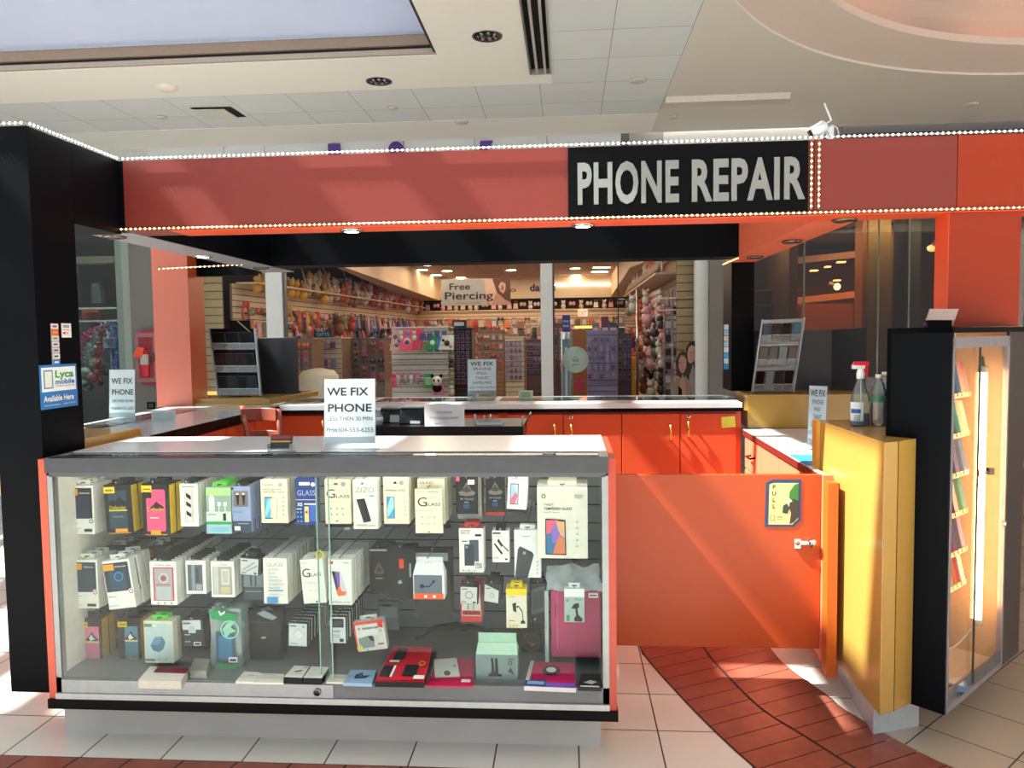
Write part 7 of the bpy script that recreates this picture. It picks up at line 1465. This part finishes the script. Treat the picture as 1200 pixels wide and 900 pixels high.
# round sign on the glass
p = aY(674.5, 421.5, S+.05); b = MB(); b.disc((p.x, S+.058, p.z), (0, -1, 0), .155, .003, mat('#a9c2bf', .5), 36)
for i, (s_, hh) in enumerate((('+', .02), ('get a', .016), ('FREE', .026), ('gift card', .016))): b.text(s_, (p.x, S+.053, p.z+.07-.045*i), hh, INK, align='c')
one(b, 'window_sticker', 'round pale green sticker on the shop window right of the silver tower', 'sticker')
# pink star
b = MB(); p = aY(679, 451, 10.2); b.prismY([(p.x+.09*(1 if i % 2 == 0 else .55)*math.cos(math.pi*i/5+math.pi/2), p.z+.13*(1 if i % 2 == 0 else .55)*math.sin(math.pi*i/5+math.pi/2)) for i in range(10)], 10.2, 10.26, mat('#b0305a', .5)); one(b, 'star_cushion', 'crimson star shaped cushion low behind the window right of the tower', 'cushion')
# yellow crate far back right
b = MB(); a, e = aY(732, 442, 13.5), aY(746, 419, 13.5); b.box(a.x, e.x, 13.5, 13.9, .3, e.z, mat('#c9972a', .5)); b.box(a.x+.03, e.x-.03, 13.49, 13.5, .35, e.z-.05, mat('#b3841e', .5)); one(b, 'yellow_cabinet', 'small yellow cabinet deep in the shop right of the glass joint', 'cabinet')
# orange lit opening
b = MB(); a, e = aY(668, 386, 16.5), aY(702, 376, 16.5); b.box(a.x, e.x, 16.5, 16.6, .004, a.z, mat('#8a5a3a', .5)); b.box(a.x+.1, e.x-.1, 16.49, 16.5, a.z+.02, a.z+.07, mat('#ffc04a', .5, emit=2)); b.box(a.x, e.x, 16.5, 16.7, e.z+.05, e.z+.1, mat('#c79a78', .5)); one(b, 'till_counter', 'dark till counter with glowing orange strip at the back of the shop', 'counter')
# wire grid panel
b = MB(); a, e = aY(778, 455, 9.7), aY(801, 348, 9.7)
for i in range(6): b.tube([(a.x+(e.x-a.x)*i/5, 9.7, .3), (a.x+(e.x-a.x)*i/5, 9.7, e.z)], .005, mat('#b8b4aa', .3, metal=.5), n=5)
z = .4
while z < e.z: b.tube([(a.x, 9.7, z), (e.x, 9.7, z)], .004, mat('#b8b4aa', .3, metal=.5), n=5); z += .12
one(b, 'wire_grid', 'tall wire grid panel near the right end of the shop window', 'wire rack')
for i in range(7):
    for j in range(3): put(0, rnd.choice([7, 9, 6, 4]), (a.x+.05+.1*j, 9.69, e.z-.1-.17*i), 0, .9, 'on the wire grid near the right end of the window', '')
for i, (py0, l) in enumerate(((349, 'upper'), (363, 'lower'))):
    b = MB(); b.tube([aY(772, py0+1, 9.55), aY(818, py0-1, 9.25)], .008, mat('#d8d4ca', .3, metal=.4), n=6); one(b, 'display_rail', '%s pale rail reaching across the right shop wall' % l, 'rail')
# window poster of two people (a flat cut-out print on the glass)
t = thing('window_poster', 'cut-out poster of two dark haired young women hugging, on the window', 'poster', (aY(808, 462, S+.04).x, S+.04, .9))
def PP(px, py, k): p = aY(px, py, S+.05-.0015*k); return (p.x, p.y, p.z)
SK = mat('#a87f70', .6); SK2 = mat('#b58a78', .6); HR = mat('#241815', .6); JK = mat('#20242c', .6); HD = mat('#85745f', .6)
b = MB()
b.quad([PP(x, y, 1) for x, y in ((806, 475), (826, 475), (826, 428), (819, 424), (812, 412), (804, 418), (803, 440))], JK)
b.quad([PP(x, y, 2) for x, y in ((804, 436), (803, 420), (804, 408), (808, 401), (813, 399.5), (817, 402), (820, 409), (822, 424), (818, 440), (812, 450))], HR)
b.quad([PP(x, y, 3) for x, y in ((806, 424), (805.5, 414), (807, 407), (811, 404.5), (815, 407), (816, 415), (814, 422), (810, 426))], SK2)
b.quad([PP(x, y, 3) for x, y in ((806, 475), (808, 440), (812, 426), (816, 440), (818, 475))], mat('#8c8a84', .6))
b.build('taller_figure', t)
b = MB()
b.quad([PP(x, y, 4) for x, y in ((787, 475), (789, 452), (793, 443), (803, 440), (810, 450), (812, 475))], HD)
b.quad([PP(x, y, 5) for x, y in ((793, 440), (792, 424), (795, 415), (800, 411), (805, 414), (806.5, 424), (806, 438), (800, 444))], HR)
b.quad([PP(x, y, 6) for x, y in ((795, 430), (795.5, 421), (798, 416.5), (802, 417), (804.5, 422), (804, 431), (801, 437), (798, 437))], SK)
b.quad([PP(x, y, 6) for x, y in ((794, 475), (797, 450), (800, 438), (803, 450), (805, 475))], SK)
b.quad([PP(x, y, 7) for x, y in ((795, 475), (795, 452), (799, 456), (800, 475))], BLACK)
for (x, y) in ((797.5, 425), (801.6, 425.2), (808.6, 413.5), (812.8, 413.6)): b.quad([PP(x-.9, y, 8), PP(x+.9, y, 8), PP(x+.9, y-.8, 8), PP(x-.9, y-.8, 8)], HR)
for (x, y) in ((799.6, 432.5), (810.8, 420.6)): b.quad([PP(x-1.5, y, 8), PP(x, y+.9, 8), PP(x+1.5, y, 8), PP(x, y-.5, 8)], mat('#9a4a48', .6))
for (x, y) in ((799.6, 429), (810.8, 417.5)): b.quad([PP(x-.5, y, 8), PP(x+.6, y, 8), PP(x+.1, y-3, 8)], mat('#8c6254', .6))
b.build('shorter_figure', t)

# ------------------------------------------------------------------ fire extinguisher cabinet on the left grey pier
fy = S-.1
t = thing('extinguisher_cabinet', 'red fire extinguisher cabinet with clear door on the grey pier', 'fire cabinet', (aY(177, 420, fy).x, fy, 1.1))
FR_ = mat('#b8283a', .35); a, e = aY(162, 451, fy-.16), aY(188, 387, fy-.16)
b = MB(); b.box(a.x+.02, e.x, fy-.16, fy, a.z, e.z, FR_); b.build('cabinet_body', t, bev=.03, seg=3)
b = MB(); b.box(a.x, e.x-.04, fy-.185, fy-.16, a.z+.03, e.z-.03, mat('#9f6a74', .3)); b.box(a.x+.035, e.x-.085, fy-.19, fy-.184, a.z+.08, e.z-.08, mat('#8f1f2b', .3)); b.build('door', t, bev=.01)
ex_ = (a.x+e.x)/2-.03; b = MB(); b.lathe([(.045, 0), (.05, .02), (.05, .26), (.03, .31), (.015, .33)], (ex_, fy-.20, a.z+.09), mat('#c8202c', .25), 16, 1, .5); b.build('extinguisher', t)
b = MB(); b.box(ex_-.04, ex_+.05, fy-.235, fy-.20, a.z+.24, a.z+.36, mat('#b9b6b0', .4)); b.build('label', t)
b = MB(); b.quad([(ex_-.13, fy-.24, a.z+.34), (ex_-.02, fy-.24, a.z+.32), (ex_+.02, fy-.24, a.z+.44), (ex_-.06, fy-.24, a.z+.45)], mat('#f0582a', .5)); b.build('tag', t, label='orange tag')
b = MB(); b.box(e.x-.10, e.x-.05, fy-.21, fy-.185, a.z+.28, a.z+.38, mat('#4a4a4c', .3, metal=.5)); b.build('handle', t)
b = MB(); a, e = aY(173, 479, fy), aY(182, 471, fy); b.box(a.x, e.x, fy-.012, fy, a.z, e.z, BLACK); b.box(a.x+.02, e.x-.02, fy-.016, fy-.012, a.z+.02, a.z+.035, mat('#55555a', .4)); b.box(a.x+.02, e.x-.02, fy-.016, fy-.012, e.z-.035, e.z-.02, mat('#55555a', .4)); one(b, 'wall_outlet', 'black wall outlet low on the grey pier under the fire cabinet', 'outlet')
# left dark shop
t0 = aY(87, 400, S).x; t1 = aY(148, 400, S).x
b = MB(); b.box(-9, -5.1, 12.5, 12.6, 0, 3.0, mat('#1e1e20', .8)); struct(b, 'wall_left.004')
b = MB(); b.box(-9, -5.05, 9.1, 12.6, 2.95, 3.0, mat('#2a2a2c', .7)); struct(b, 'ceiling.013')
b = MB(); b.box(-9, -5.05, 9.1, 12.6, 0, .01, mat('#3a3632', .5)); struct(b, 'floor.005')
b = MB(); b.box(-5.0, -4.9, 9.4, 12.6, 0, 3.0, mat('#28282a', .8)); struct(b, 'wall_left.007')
b = MB(); b.box(-8.9, t1-.04, S+.06, S+.066, .1, 3.0, glassmat('left_shop_glass', '#c4d0ce', .005, .02, .6)); struct(b, 'window_3')
b = MB(); b.box(t1-.10, t1-.02, S, S+.12, 0, 3.0, mat('#7f958f', .4)); b.box(t1-.02, aY(157, 400, S).x, S, S+.1, 0, 3.0, mat('#9fada6', .4)); b.box(aY(157.5, 400, S).x, aY(160, 400, S).x, S+.01, S+.1, 0, 3.0, BLACK); struct(b, 'trim_6')
for px0, px1, py, l in ((92, 136, 361.5, 'upper'), (92, 137, 376.5, 'lower')):
    b = MB(); p, q = aY(px0, py, 10.5), aY(px1, py, 10.5); b.box(p.x, q.x, 10.5, 10.62, p.z-.012, p.z+.012, mat('#b9b6b0', .4)); one(b, 'glass_shelf', '%s pale shelf edge inside the dark left shop window' % l, 'shelf')
b = MB(); p, q = aY(96, 375, 10.7), aY(115, 363, 10.7); b.box(p.x, q.x, 10.7, 10.8, p.z, q.z, mat('#a8472f', .5)); one(b, 'orange_box', 'orange box between the two shelves in the dark left shop', 'box')
b = MB(); p, q = aY(82, 309, 10.9), aY(134, 304, 10.9); b.box(p.x, q.x, 10.9, 11.2, p.z, p.z+.1, mat('#8d7a66', .5)); one(b, 'ceiling_beam', 'tan beam high inside the dark left shop', 'beam')
b = MB(); p, q = aY(107, 355, 10.8), aY(118, 331, 10.8); b.hexa([(p.x, 10.8, p.z), (q.x, 10.8, p.z), (q.x, 10.9, p.z), (p.x, 10.9, p.z)], [(p.x+.02, 10.8, q.z), (q.x-.03, 10.8, q.z), (q.x-.03, 10.9, q.z), (p.x+.02, 10.9, q.z)], mat('#4a5252', .7)); one(b, 'hanging_shirt', 'grey garment hanging in the dark left shop window', 'garment')
# tinsel garland display
TN = thing('tinsel_display', 'fountain of magenta, silver and blue tinsel garlands in the left window', 'tinsel display', (aY(128, 470, 10.0).x, 10.0, 0))
ctr = aY(129, 386, 10.0)
def garland(ends, hx, lab):
    m = mat(hx, .25, metal=.5, var=.3, scale=80); b = MB(); rr = random.Random(hx)
    P = [ctr+Vector((0, 0, .04))]; E_ = aY(*ends, 10.0)
    for i in range(1, 15):
        u = i/14; P.append(Vector((ctr.x+(E_.x-ctr.x)*math.sin(u*math.pi/2), 10.0-.1*u, ctr.z+(E_.z-ctr.z)*(1-math.cos(u*math.pi/2))+.03)))
    b.tube(P, .012, m, n=5)
    for p in P:
        for k in range(34):
            v = Vector((rr.gauss(0, 1), rr.gauss(0, 1), rr.gauss(0, 1))).normalized()*rr.uniform(.03, .06); o_ = Vector((rr.uniform(-.04, .04), 0, rr.uniform(-.04, .04)))
            w_ = v.orthogonal().normalized()*.008; b.quad([p+o_, p+o_+w_, p+o_+v+w_, p+o_+v], m)
    b.build('garland', TN, label=lab)
garland((97, 420), '#c23a6a', 'magenta tinsel'); garland((108, 428), '#b9c4c0', 'silver tinsel'); garland((152, 432), '#2a5fb8', 'blue tinsel'); garland((142, 436), '#3a74c8', 'blue tinsel'); garland((120, 445), '#c9302f', 'red tinsel'); garland((136, 408), '#9fb9c4', 'pale tinsel')
b = MB(); b.tube([(ctr.x, 10.02, 0), (ctr.x, 10.02, ctr.z+.05)], .02, STEEL, n=8); b.build('pole', TN)
for i, (px, py, hx, l) in enumerate(((100, 436, '#c9c4b9', 'cream'), (110, 444, '#a8435a', 'dusty red'), (98, 450, '#8f9a98', 'grey'), (118, 432, '#3a4650', 'slate'), (112, 425, '#b0a07a', 'tan'))):
    p = aY(px, py, 10.3); b = MB(); b.ball(p, .09, .07, .07, mat(hx, .5, metal=.2, var=.3, scale=60), 10, 6); b.ball(p+Vector((.06, .02, -.05)), .07, .06, .06, mat(hx, .4, metal=.2, var=.3, scale=50), 8, 5); one(b, 'tinsel_bundle', '%s tinsel bundle low behind the left shop window' % l, 'tinsel')
b = MB(); p, q = aY(121, 408, 9.9), aY(134, 395, 9.9); b.box(p.x, q.x, 9.9, 9.92, p.z, q.z, mat('#9fb6c8', .4)); b.box(p.x+.02, q.x-.02, 9.895, 9.9, p.z+.07, q.z-.02, mat('#b86a86', .4)); one(b, 'price_card', 'pale blue card hanging in the middle of the tinsel fountain', 'card')

# ------------------------------------------------------------------ dark shop on the right
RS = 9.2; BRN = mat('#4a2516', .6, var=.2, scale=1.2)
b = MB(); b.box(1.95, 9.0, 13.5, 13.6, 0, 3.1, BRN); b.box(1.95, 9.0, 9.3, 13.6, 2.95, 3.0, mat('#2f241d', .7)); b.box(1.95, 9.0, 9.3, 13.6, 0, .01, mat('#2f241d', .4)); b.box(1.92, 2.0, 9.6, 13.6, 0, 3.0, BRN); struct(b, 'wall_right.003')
x_ = lambda px, y=RS: aY(px, 350, y).x
b = MB()
for p0, p1 in ((866, 941.5), (942.5, 1028.5), (1029.5, 1064), (1065.5, 1200)): b.box(x_(p0), x_(p1), RS, RS+.01, .1, 3.0, glassmat('right_shop_glass', '#b0a898', .0, .01, 1.1))
struct(b, 'window_4')
b = MB()
for px in (942, 1029, 1065): b.box(x_(px)-.008, x_(px)+.008, RS-.005, RS+.015, .1, 3.0, mat('#6a8078', .3))
b.build('glass_joint', parent=bpy.data.objects['window_4'])
b = MB(); b.box(x_(1017, 9.6), x_(1043, 9.6), 9.6, 9.9, 0, 3.0, mat('#8f7c45', .5)); b.box(x_(1012, 9.6), x_(1017, 9.6), 9.65, 9.9, 0, 3.0, mat('#a5702f', .5)); struct(b, 'trim_7')
b = MB(); b.box(x_(1067, 10), x_(1078, 10), 10, 10.2, 0, 3.0, mat('#41474a', .4)); b.box(x_(1046, 10.2), x_(1064, 10.2), 10.2, 10.4, 0, 3.0, mat('#2e2820', .5)); struct(b, 'trim_8')
b = MB(); b.box(x_(884, 11), x_(912, 11), 11, 11.1, 0, 2.3, mat('#c07030', .6, var=.08)); b.box(x_(942, 11.3), x_(1000, 11.3), 11.3, 11.4, 0, 1.95, mat('#a05a22', .6, var=.1)); one(b, 'kiosk_reflection_panel', 'orange panels standing in for the kiosk reflection in the right shop glass', 'reflection panel')  # orange panels take the place of the kiosk mirrored in the glass
b = MB()
for py in (340.5, 358): p, q = aY(883, py, 10), aY(942, py-1, 10); b.box(p.x, q.x, 10, 10.25, p.z-.006, p.z+.008, mat('#a88a70', .3)); 
one(b, 'glass_shelf', 'pair of thin glass shelves behind the right phone rack', 'shelves')
b = MB(); p, q = aY(901, 371, 10.05), aY(910, 361, 10.05); b.box(p.x, q.x, 10.05, 10.15, p.z, q.z, mat('#a3593a', .5)); b.box(p.x-.05, p.x+.03, 10.03, 10.1, p.z-.04, p.z+.03, mat('#7c3a22', .5)); one(b, 'small_box', 'small rust coloured boxes on the shelf above the right phone rack', 'box')
b = MB(); p = aY(923, 366, 10.0); b.box(p.x-.05, p.x+.04, 10, 10.08, p.z-.04, p.z+.05, mat('#4a1f18', .3)); b.ball((p.x+.04, 10, p.z+.02), .012, .012, .012, mat('#ffe9c8', .3, emit=1.5), 6, 4); one(b, 'small_device', 'small dark device with a bright dot above the right phone rack', 'device')
EW = mat('#ffe3bd', .5, emit=3)
for i, (px, py, w_, l) in enumerate(((955, 317, 8, 'leftmost'), (971, 312.5, 6, 'second'), (987, 307, 9, 'third'), (982, 328.5, 7, 'lowest'))):
    p, q = aY(px-w_/2, py, 12.2), aY(px+w_/2, py, 12.2); b = MB(); b.box(p.x, q.x, 12.2, 12.3, p.z-.012, p.z+.012, EW); one(b, 'shop_strip_light', '%s small light bar in the dark right shop' % l, 'light')
b = MB(); p = aY(981, 336, 12.0); b.ball(p, .055, .03, .055, mat('#fff2d8', .3, emit=6), 10, 6); b.tube([p, p+Vector((-.1, .05, .06))], .03, mat('#77706a', .3), n=8); one(b, 'spot_light', 'bright spotlight in the dark right shop', 'light')
b = MB(); p = aY(1092, 291, 11.5); b.ball(p, .07, .05, .05, mat('#ffdcae', .3, emit=3), 10, 6); b.tube([p, p+Vector((.1, .05, .1))], .05, mat('#77706a', .3), n=8); one(b, 'spot_light', 'warm spotlight beside the orange right panel in the dark shop', 'light')
b = MB(); p, q = aY(1088, 259.5, 11), aY(1099, 259, 11); b.box(p.x, q.x, 11, 11.1, p.z, p.z+.03, EW); one(b, 'shop_strip_light', 'short light bar high in the right shop near the orange panel', 'light')
b = MB()
for py0, py1, m_ in ((303, 284, '#5d544a'), (350, 345, '#9a6a44')): 
    p, q = aY(900, py0+6, 12.8), aY(1030, py0-8, 12.0); b.hexa([(p.x, p.y, p.z-.05), (q.x, q.y, q.z-.05), (q.x, q.y+.1, q.z-.05), (p.x, p.y+.1, p.z-.05)], [(p.x, p.y, p.z+.05), (q.x, q.y, q.z+.05), (q.x, q.y+.1, q.z+.05), (p.x, p.y+.1, p.z+.05)], mat(m_, .5))
one(b, 'ceiling_beam', 'pair of slanting pale bars standing in for reflections in the right shop glass', 'beam')  # bars drawn for reflections in the glass, the lower one a light cove

# ------------------------------------------------------------------ light
w = bpy.data.worlds.new('sky'); SC.world = w; w.use_nodes = True
nt = w.node_tree; bg = nt.nodes['Background']
tc = nt.nodes.new('ShaderNodeTexCoord'); sx = nt.nodes.new('ShaderNodeSeparateXYZ'); rp = nt.nodes.new('ShaderNodeValToRGB')
nt.links.new(tc.outputs['Generated'], sx.inputs[0]); nt.links.new(sx.outputs['Z'], rp.inputs['Fac']); nt.links.new(rp.outputs['Color'], bg.inputs['Color'])
rp.color_ramp.elements[0].position = .05; rp.color_ramp.elements[0].color = (.30, .31, .33, 1)
rp.color_ramp.elements[1].position = .55; rp.color_ramp.elements[1].color = (.86, .94, 1, 1)
bg.inputs['Strength'].default_value = 1.05
sun = bpy.data.lights.new('sun', 'SUN'); sun.energy = 15; sun.angle = .012; sun.color = (1, .96, .9)
so = bpy.data.objects.new('sun', sun); COL.objects.link(so); so.location = (-3, 3, 8)
so.rotation_euler = Vector((.61, .10, -.76)).to_track_quat('-Z', 'Y').to_euler()
def area(loc, sx, sy, e, colr, d=(0, 0, -1), nm='lamp'):
    l = bpy.data.lights.new(nm, 'AREA'); l.shape = 'RECTANGLE'; l.size = sx; l.size_y = sy; l.energy = e; l.color = colr
    o = bpy.data.objects.new(nm, l); COL.objects.link(o); o.location = loc; o.rotation_euler = Vector(d).to_track_quat('-Z', 'Y').to_euler(); return o
# the rows of recessed lamps in the shop ceiling
area((-1.2, 9.9, 2.9), 3.8, .8, 26, (1, .80, .62), nm='shop_lamps'); area((-1.2, 11.7, 2.9), 3.6, 1.5, 26, (1, .78, .58), nm='shop_lamps'); area((-1.2, 14.0, 2.9), 3.6, 2, 38, (1, .76, .55), nm='shop_lamps'); area((-1.2, 16.6, 2.9), 3.6, 1.5, 38, (1, .76, .55), nm='shop_lamps')
area((3.8, 11.5, 2.9), 2.5, 1.5, 230, (1, .5, .25), nm='right_shop_fill'); area((3.9, 9.35, 2.9), 3.6, .2, 50, (1, .75, .5), d=(0, .5, -1), nm='right_shop_fill'); area((-6.3, 9.5, 2.9), 2, .3, 40, (.9, .95, 1), d=(0, .4, -1), nm='left_shop_fill')  # unseen area lights added for the right shop glow, olive column and tinsel

vs_ = SC.view_settings; vs_.view_transform = 'Standard'; vs_.look = 'None'; vs_.gamma = 1; vs_.use_curve_mapping = False; vs_.exposure = 0.6
SC.display_settings.display_device = 'sRGB'
SC.cycles.max_bounces = 8; SC.cycles.diffuse_bounces = 4; SC.cycles.glossy_bounces = 4; SC.cycles.transparent_max_bounces = 24; SC.cycles.use_denoising = True; SC.cycles.sample_clamp_indirect = 6
